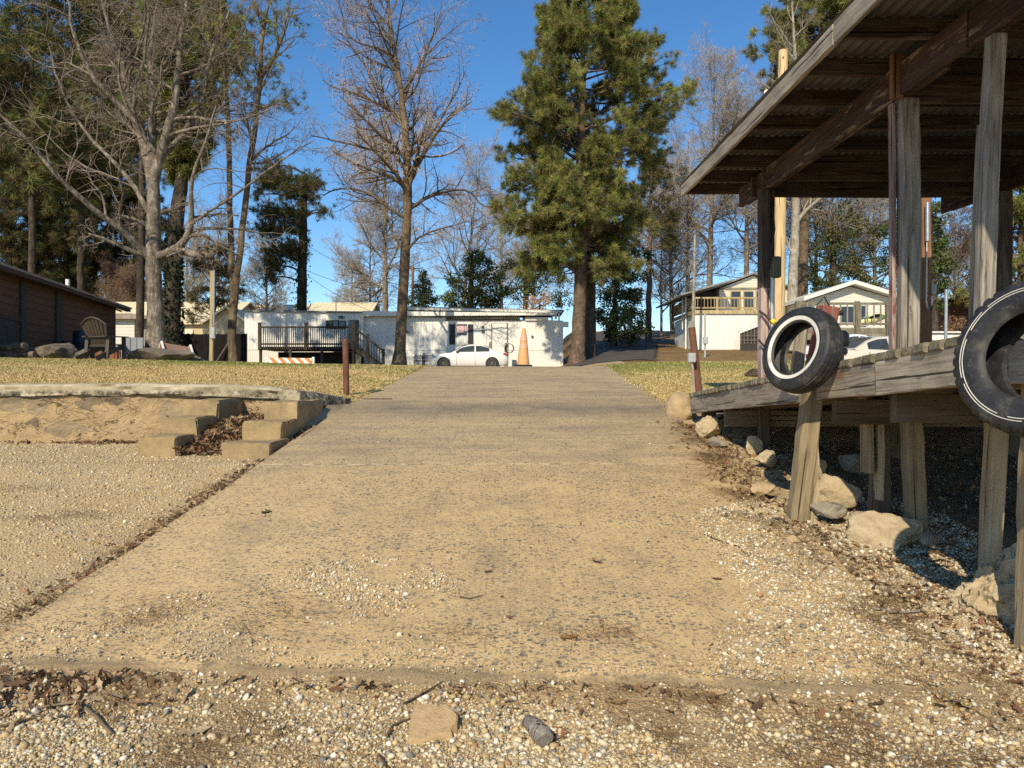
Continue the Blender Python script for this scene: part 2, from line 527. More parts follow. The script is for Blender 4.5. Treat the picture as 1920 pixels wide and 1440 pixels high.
def lawn_mat():
    t = NT('dormant_turf', .95, .1)
    w = t.world()
    a = t.noise(w, 1.3, 5, .65); b = t.noise(w, 45, 4, .75); g = t.noise(w, .5, 3, .6)
    c = t.ramp(t.math('ADD', t.math('MULTIPLY', a, .45), t.math('MULTIPLY', b, .55)), [(.3, (.33, .23, .1)), (.5, (.58, .425, .185)), (.68, (.72, .55, .27))])
    y = t.sep(w)[1]
    far = t.math('MINIMUM', t.math('MAXIMUM', t.math('MULTIPLY', t.math('SUBTRACT', y, 15.0), .3), 0.0), 1.0)
    gr = t.math('MULTIPLY', far, t.ramp(g, [(.32, .25), (.6, .9)]))
    c = t.mix(gr, c, t.ramp(b, [(.3, (.1, .12, .03)), (.65, (.25, .27, .07))]))
    return t.done(c, t.bump(b, .9, .03))
M['lawn'] = lawn_mat()


def yard_mat():
    t = NT('yard_dirt', .95, .1)
    w = t.world()
    a = t.noise(w, .35, 5, .65); b = t.noise(w, 8, 5, .75)
    c = t.ramp(t.math('ADD', t.math('MULTIPLY', a, .5), t.math('MULTIPLY', b, .5)), [(.32, (.14, .085, .04)), (.5, (.24, .15, .07)), (.66, (.33, .24, .12))])
    return t.done(c, t.bump(b, .8, .08))
M['yard'] = yard_mat()


def asphalt_mat():
    t = NT('old_asphalt', .9, .2)
    w = t.world()
    a = t.noise(w, .5, 5, .65); b = t.noise(w, 30, 4, .7)
    c = t.ramp(t.math('ADD', t.math('MULTIPLY', a, .5), t.math('MULTIPLY', b, .5)), [(.3, (.05, .046, .04)), (.7, (.12, .11, .09))])
    return t.done(c, t.bump(b, .5, .01))
M['asphalt'] = asphalt_mat()


def stone_wall_mat():
    t = NT('parged_stone', .92, .15)
    w = t.world((1, 1, 1.35))
    n = t.noise(w, 4, 6, .7); f = t.noise(w, 40, 4, .7); nd = t.noise(w, 2.3, 6, .72, 1.2)
    wp = t.n.new('ShaderNodeVectorMath'); wp.operation = 'ADD'
    nz = t.n.new('ShaderNodeTexNoise'); t.t.links.new(w, nz.inputs['Vector']); nz.inputs['Scale'].default_value = 2.6; nz.inputs['Detail'].default_value = 5
    sc = t.n.new('ShaderNodeVectorMath'); sc.operation = 'SCALE'; sc.inputs['Scale'].default_value = .42
    t.t.links.new(nz.outputs['Color'], sc.inputs[0]); t.t.links.new(w, wp.inputs[0]); t.t.links.new(sc.outputs[0], wp.inputs[1])
    cell = t.sep(t.voro(wp.outputs[0], 2.7, 'Color'))
    edge = t.voro(wp.outputs[0], 2.7, 'Distance', 'DISTANCE_TO_EDGE')
    exposed = t.math('MULTIPLY', t.math('GREATER_THAN', t.math('ADD', cell[0], t.math('MULTIPLY', t.math('SUBTRACT', nd, .5), .5)), .52), t.math('GREATER_THAN', t.math('ADD', edge, t.math('MULTIPLY', t.math('SUBTRACT', f, .5), .06)), .045))
    mort = t.ramp(t.math('ADD', t.math('MULTIPLY', n, .55), t.math('MULTIPLY', f, .45)), [(.3, (.3, .21, .115)), (.5, (.43, .305, .165)), (.7, (.52, .385, .22))])
    st = t.ramp(t.math('ADD', t.math('MULTIPLY', n, .7), t.math('MULTIPLY', cell[1], .3)), [(.3, (.12, .095, .07)), (.5, (.23, .175, .12)), (.7, (.34, .26, .165))])
    c = t.mix(t.math('MULTIPLY', exposed, .88), mort, st)
    c = t.mix(t.ramp(nd, [(.55, 0.0), (.68, .55)]), c, (.17, .13, .09))
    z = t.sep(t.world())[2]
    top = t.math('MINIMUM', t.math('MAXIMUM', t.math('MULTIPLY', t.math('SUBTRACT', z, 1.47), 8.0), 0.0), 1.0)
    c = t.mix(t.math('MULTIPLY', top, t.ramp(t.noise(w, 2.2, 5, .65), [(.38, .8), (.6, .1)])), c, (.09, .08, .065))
    crack = t.math('MULTIPLY', t.math('LESS_THAN', edge, .007), t.math('GREATER_THAN', nd, .5))
    c = t.mix(t.math('MULTIPLY', crack, .65), c, (.09, .065, .04))
    chip = t.math('ABSOLUTE', t.math('SUBTRACT', t.noise(t.world((1, 1, 1.9)), 3.4, 5, .6, .6), .5))
    chip = t.math('MULTIPLY', t.math('LESS_THAN', chip, .011), t.math('GREATER_THAN', t.noise(w, 1.7, 3, .6), .5))
    c = t.mix(t.math('MULTIPLY', chip, .8), c, (.07, .05, .03))
    crack = t.math('MAXIMUM', crack, chip)
    h = t.math('SUBTRACT', t.math('ADD', t.math('MULTIPLY', nd, 1.6), t.math('MULTIPLY', f, .3)), t.math('ADD', t.math('MULTIPLY', crack, .6), t.math('MULTIPLY', exposed, .25)))
    return t.done(c, t.bump(h, .9, .05))
M['stone_wall'] = stone_wall_mat()


def cap_mat():
    t = NT('old_cap_concrete', .92, .15)
    w = t.world()
    n = t.noise(w, 3.4, 6, .7); f = t.noise(w, 45, 4, .7); k = t.noise(w, 9, 5, .75)
    c = t.ramp(n, [(.3, (.34, .28, .185)), (.55, (.5, .43, .3)), (.75, (.6, .53, .4))])
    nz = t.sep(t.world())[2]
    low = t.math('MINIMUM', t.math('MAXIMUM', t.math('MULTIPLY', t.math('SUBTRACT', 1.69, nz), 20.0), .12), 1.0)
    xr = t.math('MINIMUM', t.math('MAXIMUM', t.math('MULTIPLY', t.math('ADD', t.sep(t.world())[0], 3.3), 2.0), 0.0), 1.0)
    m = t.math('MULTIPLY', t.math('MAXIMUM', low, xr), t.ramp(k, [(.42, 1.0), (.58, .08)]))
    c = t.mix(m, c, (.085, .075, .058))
    return t.done(c, t.bump(t.math('ADD', k, t.math('MULTIPLY', f, .4)), .8, .02))
M['cap'] = cap_mat()


def step_mat():
    t = NT('step_concrete', .92, .15)
    w = t.world()
    n = t.noise(w, 5, 6, .7); f = t.noise(w, 60, 4, .7)
    c = t.ramp(t.math('ADD', t.math('MULTIPLY', n, .6), t.math('MULTIPLY', f, .4)), [(.3, (.22, .155, .08)), (.5, (.36, .26, .135)), (.7, (.46, .345, .19))])
    m = t.ramp(t.noise(w, 3.2, 6, .75), [(.46, 0.0), (.64, .7)])
    c = t.mix(m, c, (.2, .16, .1))
    return t.done(c, t.bump(t.math('ADD', n, f), .6, .008))
M['step'] = step_mat()


def rock_mat(name, a, b, c, sc=6, lichen=None):
    t = NT(name, .92, .15)
    v = t.co(rnd=31.0)
    n = t.noise(v, sc, 6, .68, .3); f = t.noise(v, sc * 9, 4, .7)
    col = t.ramp(t.math('ADD', t.math('MULTIPLY', n, .65), t.math('MULTIPLY', f, .35)), [(.32, a), (.5, b), (.68, c)])
    if lichen:
        col = t.mix(t.ramp(t.noise(v, sc * .7, 5, .7), [(.53, 0.0), (.62, .8)]), col, lichen)
    return t.done(col, t.bump(t.math('ADD', n, t.math('MULTIPLY', f, .5)), .8, .02))
M['rock_tan'] = rock_mat('sandstone', (.27, .19, .105), (.44, .32, .18), (.54, .41, .25))
M['rock_orange'] = rock_mat('orange_sandstone', (.4, .265, .13), (.56, .385, .2), (.64, .46, .26), 22)
M['rock_conc'] = rock_mat('broken_concrete', (.34, .26, .155), (.5, .39, .24), (.6, .5, .34), 14)
M['rock_dark'] = rock_mat('bank_rock', (.075, .062, .048), (.17, .14, .105), (.27, .225, .17), 2.2, (.06, .05, .04))
M['rock_grey'] = rock_mat('grey_rubble', (.14, .12, .09), (.27, .23, .17), (.38, .33, .25), 8)


def bark_mat(name, a, b, c, sc=1.0):
    t = NT(name, .95, .1)
    w = t.world((9 * sc, 9 * sc, 2.2 * sc))
    n = t.noise(w, 1.0, 6, .7, .5)
    p = t.noise(t.world(), 3.2 * sc, 5, .75)
    col = t.ramp(t.math('ADD', t.math('MULTIPLY', n, .45), t.math('MULTIPLY', p, .55)), [(.36, a), (.5, b), (.62, c)])
    return t.done(col, t.bump(t.math('ADD', n, t.math('MULTIPLY', p, .5)), 1.0, .06))
M['bark_grey'] = bark_mat('grey_bark', (.055, .042, .033), (.18, .145, .112), (.42, .36, .29))
M['bark_brown'] = bark_mat('brown_bark', (.07, .048, .03), (.15, .107, .068), (.25, .185, .12))
M['bark_pine'] = bark_mat('pine_bark', (.06, .04, .028), (.145, .1, .07), (.24, .17, .12))
M['bark_dark'] = bark_mat('dark_bark', (.028, .022, .017), (.07, .055, .042), (.13, .105, .08))
M['bark_white'] = bark_mat('pale_bark', (.14, .12, .09), (.33, .29, .23), (.5, .46, .38))


def attr_mat(name, rough=.8, trans=0.0, spec=.2):
    t = NT(name, rough, spec)
    c = t.attr('Col')
    if trans:
        t.put(t.b.inputs['Base Color'], c)
        tr = t.n.new('ShaderNodeBsdfTranslucent'); t.t.links.new(c, tr.inputs['Color'])
        mx = t.n.new('ShaderNodeMixShader'); mx.inputs[0].default_value = trans
        out = t.n['Material Output']
        t.t.links.new(t.b.outputs[0], mx.inputs[1]); t.t.links.new(tr.outputs[0], mx.inputs[2])
        t.t.links.new(mx.outputs[0], out.inputs['Surface'])
        return t.m
    return t.done(c)
M['pebble'] = attr_mat('pebble_mix', .7)
M['litter'] = attr_mat('leaf_litter_brown', .85, .15)
M['needle'] = attr_mat('needle_foliage', .75, .25)
M['twig'] = attr_mat('twig_bark', .9)
M['blade'] = attr_mat('grass_blade', .9, .2)


def corrugated():
    t = NT('corrugated_underside', .55, .4)
    v = t.world()
    n = t.noise(v, 2.5, 5, .7); s = t.noise(t.world((14, .8, 1)), 1.0, 4, .6)
    c = t.ramp(t.math('ADD', t.math('MULTIPLY', n, .5), t.math('MULTIPLY', s, .5)), [(.3, (.085, .078, .07)), (.5, (.16, .15, .138)), (.7, (.24, .225, .205))])
    c = t.mix(t.ramp(t.noise(v, 1.2, 5, .7), [(.55, 0.0), (.72, .6)]), c, (.15, .085, .05))
    return t.done(c, None, .6, .35)
M['tin'] = corrugated()


def stripes(name, ca, cb, freq, slope=1.0, phase=0.0):
    t = NT(name, .55, .4)
    s = t.sep(t.co())
    f = t.math('FRACT', t.math('ADD', t.math('MULTIPLY', t.math('ADD', s[0], t.math('MULTIPLY', s[2], -slope)), freq), phase))
    k = t.math('GREATER_THAN', f, .5)
    n = t.noise(t.co(), 7, 5, .7)
    c = t.mix(k, ca, cb)
    c = t.mix(t.ramp(n, [(.5, 0.0), (.75, .35)]), c, (.35, .25, .18))
    return t.done(c)
M['stripe_bright'] = stripes('orange_white_stripe', (.8, .2, .035), (.78, .75, .7), 4.2, -1.0)
M['stripe_faded'] = stripes('faded_stripe', (.22, .1, .065), (.15, .125, .11), 3.6, -1.0)


def siding(name, col, pitch=.15, axis=2, var=.12):
    """lapped boards as relief on a wall"""
    t = NT(name, .75, .2)
    s = t.sep(t.world())
    f = t.math('FRACT', t.math('MULTIPLY', s[axis], 1 / pitch))
    n = t.noise(t.world((.6, .6, 5)), 1.0, 5, .7)
    lo = tuple(c * (1 - var) for c in col); hi = tuple(c * (1 + var) for c in col)
    c = t.ramp(n, [(.3, lo), (.7, hi)])
    c = t.mix(t.math('MULTIPLY', t.math('LESS_THAN', f, .12), .6), c, tuple(x * .35 for x in col))
    return t.done(c, t.bump(f, .8, .02))
M['shed_siding'] = siding('brown_lap_siding', (.115, .058, .04), .2)
M['white_siding'] = siding('white_lap_siding', (.75, .71, .62), .17, var=.05)
M['cream_siding'] = siding('cream_lap_siding', (.72, .65, .52), .17, var=.04)
M['grey_siding'] = siding('grey_lap_siding', (.3, .29, .27), .17, var=.06)


def roof_rib(name, col, pitch=.45):
    t = NT(name, .5, .4)
    s = t.sep(t.world())
    f = t.math('FRACT', t.math('MULTIPLY', s[0], 1 / pitch))
    k = t.math('LESS_THAN', f, .12)
    c = t.mix(t.math('MULTIPLY', k, .35), col, tuple(x * .5 for x in col))
    c = t.mix(t.ramp(t.noise(t.world(), .6, 4), [(.5, 0.0), (.8, .3)]), c, tuple(x * .75 for x in col))
    return t.done(c, t.bump(k, .6, .03))
M['cream_roof'] = roof_rib('cream_metal_roof', (.8, .7, .46))
M['shed_roof'] = plain('shed_roof_metal', (.3, .24, .19), .6, .3, .2, var=.25, scale=3, dirt=(.17, .09, .06))
M['grey_roof'] = plain('grey_roof', (.25, .24, .22), .8, var=.2)
M['white_roof'] = plain('white_roof', (.74, .71, .64), .5, var=.05)


# ------------------------------------------------------------------ sky, sun, camera
AZ, EL = math.radians(19.0), math.radians(35.0)
wd = bpy.data.worlds.new("World"); SC.world = wd; wd.use_nodes = True
nt = wd.node_tree
sky = nt.nodes.new('ShaderNodeTexSky'); sky.sky_type = 'NISHITA'; sky.sun_disc = False
sky.sun_elevation = EL
sky.sun_rotation = math.radians(180 + 19)
sky.air_density = 1.0; sky.dust_density = 0.08; sky.ozone_density = 4.0; sky.altitude = 100
hsv = nt.nodes.new('ShaderNodeHueSaturation'); hsv.inputs['Saturation'].default_value = 1.2; hsv.inputs['Value'].default_value = 1.15
nt.links.new(sky.outputs[0], hsv.inputs['Color']); nt.links.new(hsv.outputs[0], nt.nodes['Background'].inputs[0])
nt.nodes['Background'].inputs[1].default_value = 0.135
sun = bpy.data.lights.new('sun', 'SUN'); sun.energy = 5.0; sun.angle = math.radians(.53); sun.color = (1.0, .885, .665)
so = bpy.data.objects.new('sun', sun); COL.objects.link(so)
so.location = (-20, -60, 50)
dirv = Vector((math.sin(AZ) * math.cos(EL), math.cos(AZ) * math.cos(EL), -math.sin(EL)))
so.rotation_euler = dirv.to_track_quat('-Z', 'Y').to_euler()
cam = bpy.data.cameras.new('camera'); cam.sensor_width = 36; cam.lens = 36 * FP / 1920; cam.clip_end = 3000; cam.clip_start = .05
cob = bpy.data.objects.new('camera', cam); COL.objects.link(cob)
cob.location = (0, 0, CZ); cob.rotation_euler = (math.radians(90), 0, 0)
SC.camera = cob
SC.view_settings.view_transform = 'Standard'; SC.view_settings.look = 'None'; SC.view_settings.exposure = 0
SC.cycles.max_bounces = 6; SC.cycles.diffuse_bounces = 2; SC.cycles.glossy_bounces = 2; SC.cycles.transmission_bounces = 2; SC.cycles.transparent_max_bounces = 4
# ================================================================== terrain
SH = .0286            # the ramp runs slightly to the right of the view: u = X - SH*Y is constant along its edges
UL, UR = -2.63, 1.87


def sstep(a, b, x):
    t = np.clip((np.asarray(x, float) - a) / (b - a), 0, 1)
    return t * t * (3 - 2 * t)


_rs = np.random.RandomState(3)
_OFF = _rs.rand(12, 4) * 6.28


def wob(x, y, f=1.0, seed=0):
    """cheap smooth 2D noise in -1..1"""
    o = _OFF[seed % 12]
    return (np.sin(x * f * 1.0 + o[0] + 1.7 * np.sin(y * f * .7 + o[1])) + np.sin(y * f * 1.13 + o[2] + 1.3 * np.sin(x * f * .83 + o[3])) + .5 * np.sin((x + y) * f * 2.1 + o[1])) / 2.5


def ramp_z(Y):
    Y = np.asarray(Y, float)
    a = -1.75 + .137 * Y
    b = -.2704 + .093 * (Y - 10.8)
    c = .4364 + .016 * (Y - 18.4)
    return CZ + np.minimum(np.minimum(a, b), np.where(Y < 60, c, .4364 + .016 * 41.6))


def hill_z(X, Y):
    m = sstep(1.6, 6.2, X - (Y - 40) * .02)
    d = np.clip(Y - 28, 0, 57)
    g = .05 * d + .0006 * d * d - np.clip(Y - 90, 0, 400) * .02
    return m * g


def upper_z(X, Y):
    X = np.asarray(X, float); Y = np.asarray(Y, float)
    u = X - SH * Y
    r = ramp_z(Y)
    dl = UL - u; dr = u - UR
    lawn = CZ + np.where(Y < 17.5, -.035 + .0585 * (Y - 9.8), .415 + .016 * (np.minimum(Y, 60) - 17.5)) + .02 * np.clip(dl, 0, 14) * np.clip((Y - 10.5) / 7, 0, 1)
    left = r + .02 + sstep(0, 1.3, dl) * (lawn - r - .02)
    right = r + .03 + sstep(0, 1.0, dr) * (.05 + .012 * np.clip(dr, 0, 9)) - .42 * sstep(5.5, 8.5, X) * sstep(18, 22, Y) * (1 - sstep(31, 37, Y))
    z = np.where(dl > 0, left, np.where(dr > 0, right, r - .02))
    return z + hill_z(X, Y) + wob(X, Y, .9, 1) * .015 * (np.abs(u + .38) > 2.3)


def low_z(X, Y):
    """gravel beach"""
    X = np.asarray(X, float); Y = np.asarray(Y, float)
    u = X - SH * Y
    pl = CZ - 1.75 + .137 * Y
    flat = CZ - .75 + .012 * (Y - 8)
    left = np.minimum(pl - .015, flat) - .02 * sstep(6.8, 7.8, Y)
    right = pl - .03 - .12 * sstep(.4, 2.2, u - UR)
    bank = CZ + .48 - .063 * Y - .26
    kb = sstep(8.2, 9.5, Y) * sstep(.18, .6, u - UR)
    right = right + np.maximum(bank - right, 0) * kb
    z = np.where(u < UL, left, np.where(u > UR, right, pl - .03))
    front = pl - .065 - .02 * np.clip(3.3 - Y, 0, 1)
    k = sstep(-.25, .06, Y - edge_y(X))
    k = np.where((u < UL - .1) | (u > UR + .1), sstep(-.5, .5, Y - edge_y(X)), k)
    z = front + (z - front) * k
    return z + wob(X, Y, 2.3, 2) * .012 + wob(X, Y, 6.0, 3) * .006


def edge_y(X):
    X = np.asarray(X, float)
    return 3.31 - .055 * X + .02 * np.sin(X * 3.1) + .012 * np.sin(X * 7.7 + 1)


def grid(name, us, ys, zf, mat, keep=None, kind='structure', u_space=True, smooth=True, col=None):
    U, Y = np.meshgrid(us, ys)
    X = U + SH * Y if u_space else U
    Z = zf(X, Y)
    n, m = len(us), len(ys)
    vs = np.stack([X, Y, Z], -1).reshape(-1, 3)
    i = np.arange((m - 1) * n).reshape(m - 1, n)[:, :-1].ravel()
    q = np.stack([i, i + 1, i + n + 1, i + n], -1)
    if keep is not None:
        c = vs[q].mean(1)
        q = q[keep(c[:, 0], c[:, 1])]
        used = np.unique(q); mp = np.zeros(len(vs), int); mp[used] = np.arange(len(used))
        vs = vs[used]; q = mp[q]
    o = mesh_np(name, vs, quads=q, mat=mat, smooth=smooth)
    return tag(o, kind=kind)


def L(a, b, s):
    return np.linspace(a, b, max(2, int(round((b - a) / s)) + 1))


def wall_y(X):
    X = np.asarray(X, float)
    return 9.78 + .02 * np.sin(X * 1.3) + 2.1 * np.clip(X + 2.76, 0, 2)


# gravel beach: left up to the wall, the strip before the ramp, the right bank under the dock
us = np.concatenate([L(-60, -12, 4)[:-1], L(-12, -6, .5)[:-1], L(-6, 4.6, .06)[:-1], L(4.6, 12, .4)[:-1], L(12, 60, 6)])
ys = np.concatenate([L(-40, 0, 5)[:-1], L(0, 2.2, .2)[:-1], L(2.2, 4.0, .045)[:-1], L(4.0, 11.0, .1)])
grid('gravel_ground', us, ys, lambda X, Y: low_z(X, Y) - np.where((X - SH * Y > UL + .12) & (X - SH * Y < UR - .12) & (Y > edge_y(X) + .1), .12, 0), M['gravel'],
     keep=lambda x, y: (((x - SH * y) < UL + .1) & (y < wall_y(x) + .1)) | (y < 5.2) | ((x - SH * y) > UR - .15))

# lawns
us = np.concatenate([L(-60, -16, 4)[:-1], L(-16, -6, .5)[:-1], L(-6, UL, .12)])
grid('lawn', us, np.concatenate([L(9.7, 20, .16)[:-1], L(20, 30, 1)]), upper_z, M['lawn'], keep=lambda x, y: y > wall_y(x) + .05)
us = np.concatenate([L(UR, 6, .15)[:-1], L(6, 60, 2)])
grid('lawn', us, np.concatenate([L(10.1, 20, .16)[:-1], L(20, 30, 1)]), upper_z, M['lawn'])
# the yard and wooded ground behind, out to the horizon
us = np.concatenate([L(-900, -60, 60)[:-1], L(-60, -4, 4)[:-1], L(-4, 14, .6)[:-1], L(14, 60, 4)[:-1], L(60, 900, 60)])
ys = np.concatenate([L(30, 60, 1.2)[:-1], L(60, 110, 2)[:-1], L(110, 1500, 60)])
grid('yard_ground', us, ys, upper_z, M['yard'], u_space=False)
# asphalt drive: joins the head of the ramp and climbs the hill on the right
def road_keep(x, y):
    c = 4.6 + (y - 38) * .19
    return (np.abs(x - c) < 2.7 + (y - 38) * .012) & (y > 33)
grid('road', L(-2, 30, .3), L(30.3, 92, .6), lambda X, Y: upper_z(X, Y) + .03, M['asphalt'], keep=road_keep, u_space=False)
grid('parking_pad', L(UL, UR + 2.0, .5), L(24.0, 36, .5), lambda X, Y: np.maximum(upper_z(X, Y), ramp_z(Y)) + .012, M['ramp'])

# ------------------------------------------------------------------ the ramp slab
us = np.linspace(UL, UR, 61)
rows = []
ts = np.concatenate([[0, .015, .05, .1, .2], L(.3, 21, .15)])
rng = np.random.RandomState(5)
jl = np.interp(ts, L(0, 21, .5), rng.uniform(-.035, .02, len(L(0, 21, .5))))
jr = np.interp(ts, L(0, 21, .5), rng.uniform(-.03, .05, len(L(0, 21, .5))))
V = []
for j, t_ in enumerate(ts):
    f = (us - UL) / (UR - UL)
    uu = us + jl[j] * (1 - f) ** 6 + jr[j] * f ** 6
    ye = edge_y(uu + SH * 3.3)
    Y = ye + t_ * np.clip((24.2 - ye) / 21, 0, 2)
    X = uu + SH * Y
    Z = ramp_z(Y) + wob(X, Y, 1.1, 4) * .006
    drop = (.034, .012, .004, .001)[j] if j < 4 else 0.0
    Z -= drop * (1 + .25 * np.sin(X * 5)) + (.012 * wob(X, Y, 9, 7) + .008 * wob(X, Y, 21, 2) if j < 3 else 0)
    if j < 4: Y = Y + .012 * wob(X, Y, 14, 9) + .01 * wob(X, Y, 33, 4)
    V.append(np.stack([X, Y, Z], -1))
V = np.array(V)
m, n = V.shape[:2]
Vb = V[0].copy(); Vb[:, 2] -= .09; Vb[:, 1] -= .012 + .006 * np.sin(Vb[:, 0] * 21)
Vl = V[:, 0].copy(); Vl[:, 2] -= .3
Vr = V[:, -1].copy(); Vr[:, 2] -= .35
allv = np.concatenate([V.reshape(-1, 3), Vb, Vl, Vr])
i = np.arange((m - 1) * n).reshape(m - 1, n)[:, :-1].ravel()
q = [np.stack([i, i + 1, i + n + 1, i + n], -1)]
b0 = m * n; a = np.arange(n - 1)
q.append(np.stack([b0 + a, b0 + a + 1, a + 1, a], -1))
l0 = b0 + n; a = np.arange(m - 1)
q.append(np.stack([l0 + a, a * n, (a + 1) * n, l0 + a + 1], -1))
r0 = l0 + m
q.append(np.stack([a * n + n - 1, r0 + a, r0 + a + 1, (a + 1) * n + n - 1], -1))
o = mesh_np('boat_ramp', allv, quads=np.concatenate(q), mat=M['ramp'], smooth=True)
o.data.set_sharp_from_angle(angle=math.radians(35))
tag(o, 'wide tan concrete boat ramp with exposed pebbles climbing away', kind='structure')


# ------------------------------------------------------------------ retaining wall and steps
rw = empty('retaining_wall', (-8, 10.8, 1.0), 'low rough stone and mortar retaining wall holding up the left lawn', 'wall')
xs = L(-17, -2.36, .045); zs = np.linspace(-.95, -.115, 26)
Xg, Zg = np.meshgrid(xs, zs)
rng = np.random.RandomState(11)
from mathutils import noise as mnz
bulge = np.array([[.022 * mnz.noise(Vector((x * 2.3, z * 3.2, 1.5))) + .02 * abs(mnz.noise(Vector((x * 5.5, z * 7, 4.5)))) + .018 * mnz.noise(Vector((x * 14, z * 16, 7.5))) for x in xs] for z in zs])
Yg = wall_y(Xg) - .025 * (1 - (Zg + .95) / .83) - bulge
topz = CZ + np.minimum(-.10, np.interp(Xg, [-20, -3.4, -2.36], [-.115, -.115, -.22]))
f = (Zg + .95) / .835
Zw = CZ - .95 + f * (topz - CZ + .95)
vs = np.stack([Xg, Yg, Zw], -1).reshape(-1, 3)
nn = len(xs); i = np.arange((len(zs) - 1) * nn).reshape(len(zs) - 1, nn)[:, :-1].ravel()
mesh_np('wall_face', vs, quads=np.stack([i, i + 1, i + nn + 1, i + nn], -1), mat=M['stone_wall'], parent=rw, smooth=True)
# cap: a rough poured lip
sec = [(.02, -.155), (-.045, -.15), (-.062, -.12), (-.06, -.075), (-.066, -.03), (-.05, -.004), (-.02, .006), (.1, .01), (.3, .0), (.42, -.05)]
vs = []
rngc = np.random.RandomState(19)
kn = np.arange(-17.2, -2.2, .21); jit = rngc.normal(0, 1, (len(kn), len(sec), 2))
for x in xs:
    top = np.interp(x, [-17, -10, -7.2, -6.6, -5.2, -3.75, -3.5, -3.1, -2.7, -2.36], [-.03, -.04, -.035, -.005, .0, -.01, -.03, -.05, -.11, -.215])
    for k, (y, z) in enumerate(sec):
        jy = np.interp(x, kn, jit[:, k, 0]) * .015; jz = np.interp(x, kn, jit[:, k, 1]) * .007
        vs.append((x, float(wall_y(x)) + y + (jy if k < 7 else .3 * jy), CZ + top + z + jz * (.6 if 4 <= k < 8 else 1)))
k = len(sec); i = np.arange((len(xs) - 1) * k).reshape(len(xs) - 1, k)[:, :-1].ravel()
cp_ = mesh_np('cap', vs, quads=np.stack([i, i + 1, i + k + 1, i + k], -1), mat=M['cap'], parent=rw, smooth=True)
cp_.data.set_sharp_from_angle(angle=math.radians(26))


def rough_block(mb, x0, x1, y0, y1, z0, z1, seed, amp=.012, n=16, skew=0.0):
    from mathutils import noise as mz
    """a poured block with soft, chipped edges"""
    rng = random.Random(seed)
    ph = [rng.uniform(0, 6) for _ in range(6)]
    def pt(a, b, c):
        # a,b,c in 0..1
        x = x0 + a * (x1 - x0); y = y0 + b * (y1 - y0); z = z0 + c * (z1 - z0)
        e = sum(1 for q_ in (a, b, c) if q_ < .001 or q_ > .999)
        d = amp * .9 if e >= 2 else 0
        cx, cy, cz = (x0 + x1) / 2, (y0 + y1) / 2, (z0 + z1) / 2
        x += (cx - x) / abs(x1 - x0) * d * 2 + amp * math.sin(y * 9 + z * 13 + ph[0]) * .7
        y += (cy - y) / abs(y1 - y0) * d * 2 + amp * math.sin(x * 11 + z * 9 + ph[1]) * .7 + skew * (x - cx)
        z += (cz - z) / abs(z1 - z0) * d * 2 + amp * math.sin(x * 8 + y * 7 + ph[2]) * .5
        v_ = Vector((x * 9, y * 9, z * 9 + seed))
        q = mz.noise(v_) * .007 + mz.noise(v_ * 2.7) * .004
        if e >= 2:
            ch = max(0, mz.noise(v_ * .9 + Vector((5, 1, 2))) - .12) * .07
            x += (cx - x) / abs(x1 - x0) * ch * 2; y += (cy - y) / abs(y1 - y0) * ch * 2; z += (cz - z) / abs(z1 - z0) * ch * 2
        return (x + q, y + q * .7, z + q * .6)
    g = [k_ / n for k_ in range(n + 1)]
    g[1] = .03; g[-2] = .97
    for ax in range(3):
        for side in (0.0, 1.0):
            vs, fs = [], []
            for p in g:
                for r in g:
                    t = [0, 0, 0]; t[ax] = side; t[(ax + 1) % 3] = p; t[(ax + 2) % 3] = r
                    vs.append(pt(*t))
            for a in range(n):
                for b in range(n):
                    f_ = (a * (n + 1) + b, a * (n + 1) + b + 1, (a + 1) * (n + 1) + b + 1, (a + 1) * (n + 1) + b)
                    fs.append(f_ if side else f_[::-1])
            mb.add(vs, fs)


def merged(mb, name, mat, parent=None, smooth=True, sharp=50):
    import bmesh
    me = bpy.data.meshes.new(name)
    me.from_pydata(mb.v, [], mb.f)
    bm = bmesh.new(); bm.from_mesh(me)
    bmesh.ops.remove_doubles(bm, verts=bm.verts, dist=.0004)
    bmesh.ops.recalc_face_normals(bm, faces=bm.faces)
    bm.to_mesh(me); bm.free()
    if smooth:
        me.polygons.foreach_set('use_smooth', np.ones(len(me.polygons), bool))
        me.set_sharp_from_angle(angle=math.radians(sharp))
    setmat(me, mat)
    return place(me, name, parent)


mb = MB()
rough_block(mb, -3.97, -3.56, 7.92, 8.6, CZ - .9, CZ - .56, 1)
rough_block(mb, -3.95, -3.54, 8.4, 9.2, CZ - .9, CZ - .375, 2)
rough_block(mb, -3.95, -3.53, 8.95, 9.9, CZ - .9, CZ - .192, 3)
tag(merged(mb, 'concrete_steps', M['step']), 'left flight of three weathered concrete steps against the stone wall', 'steps', 'concrete steps at the wall')
mb = MB()
rough_block(mb, -2.98, -2.47, 7.62, 8.4, CZ - .9, CZ - .605, 4)
rough_block(mb, -2.95, -2.51, 8.15, 8.95, CZ - .9, CZ - .412, 5)
rough_block(mb, -2.92, -2.51, 8.75, 9.95, CZ - .9, CZ - .207, 6)
tag(merged(mb, 'concrete_steps', M['step']), 'right flight of concrete steps wedged between leaf pile and ramp', 'steps', 'concrete steps at the wall')
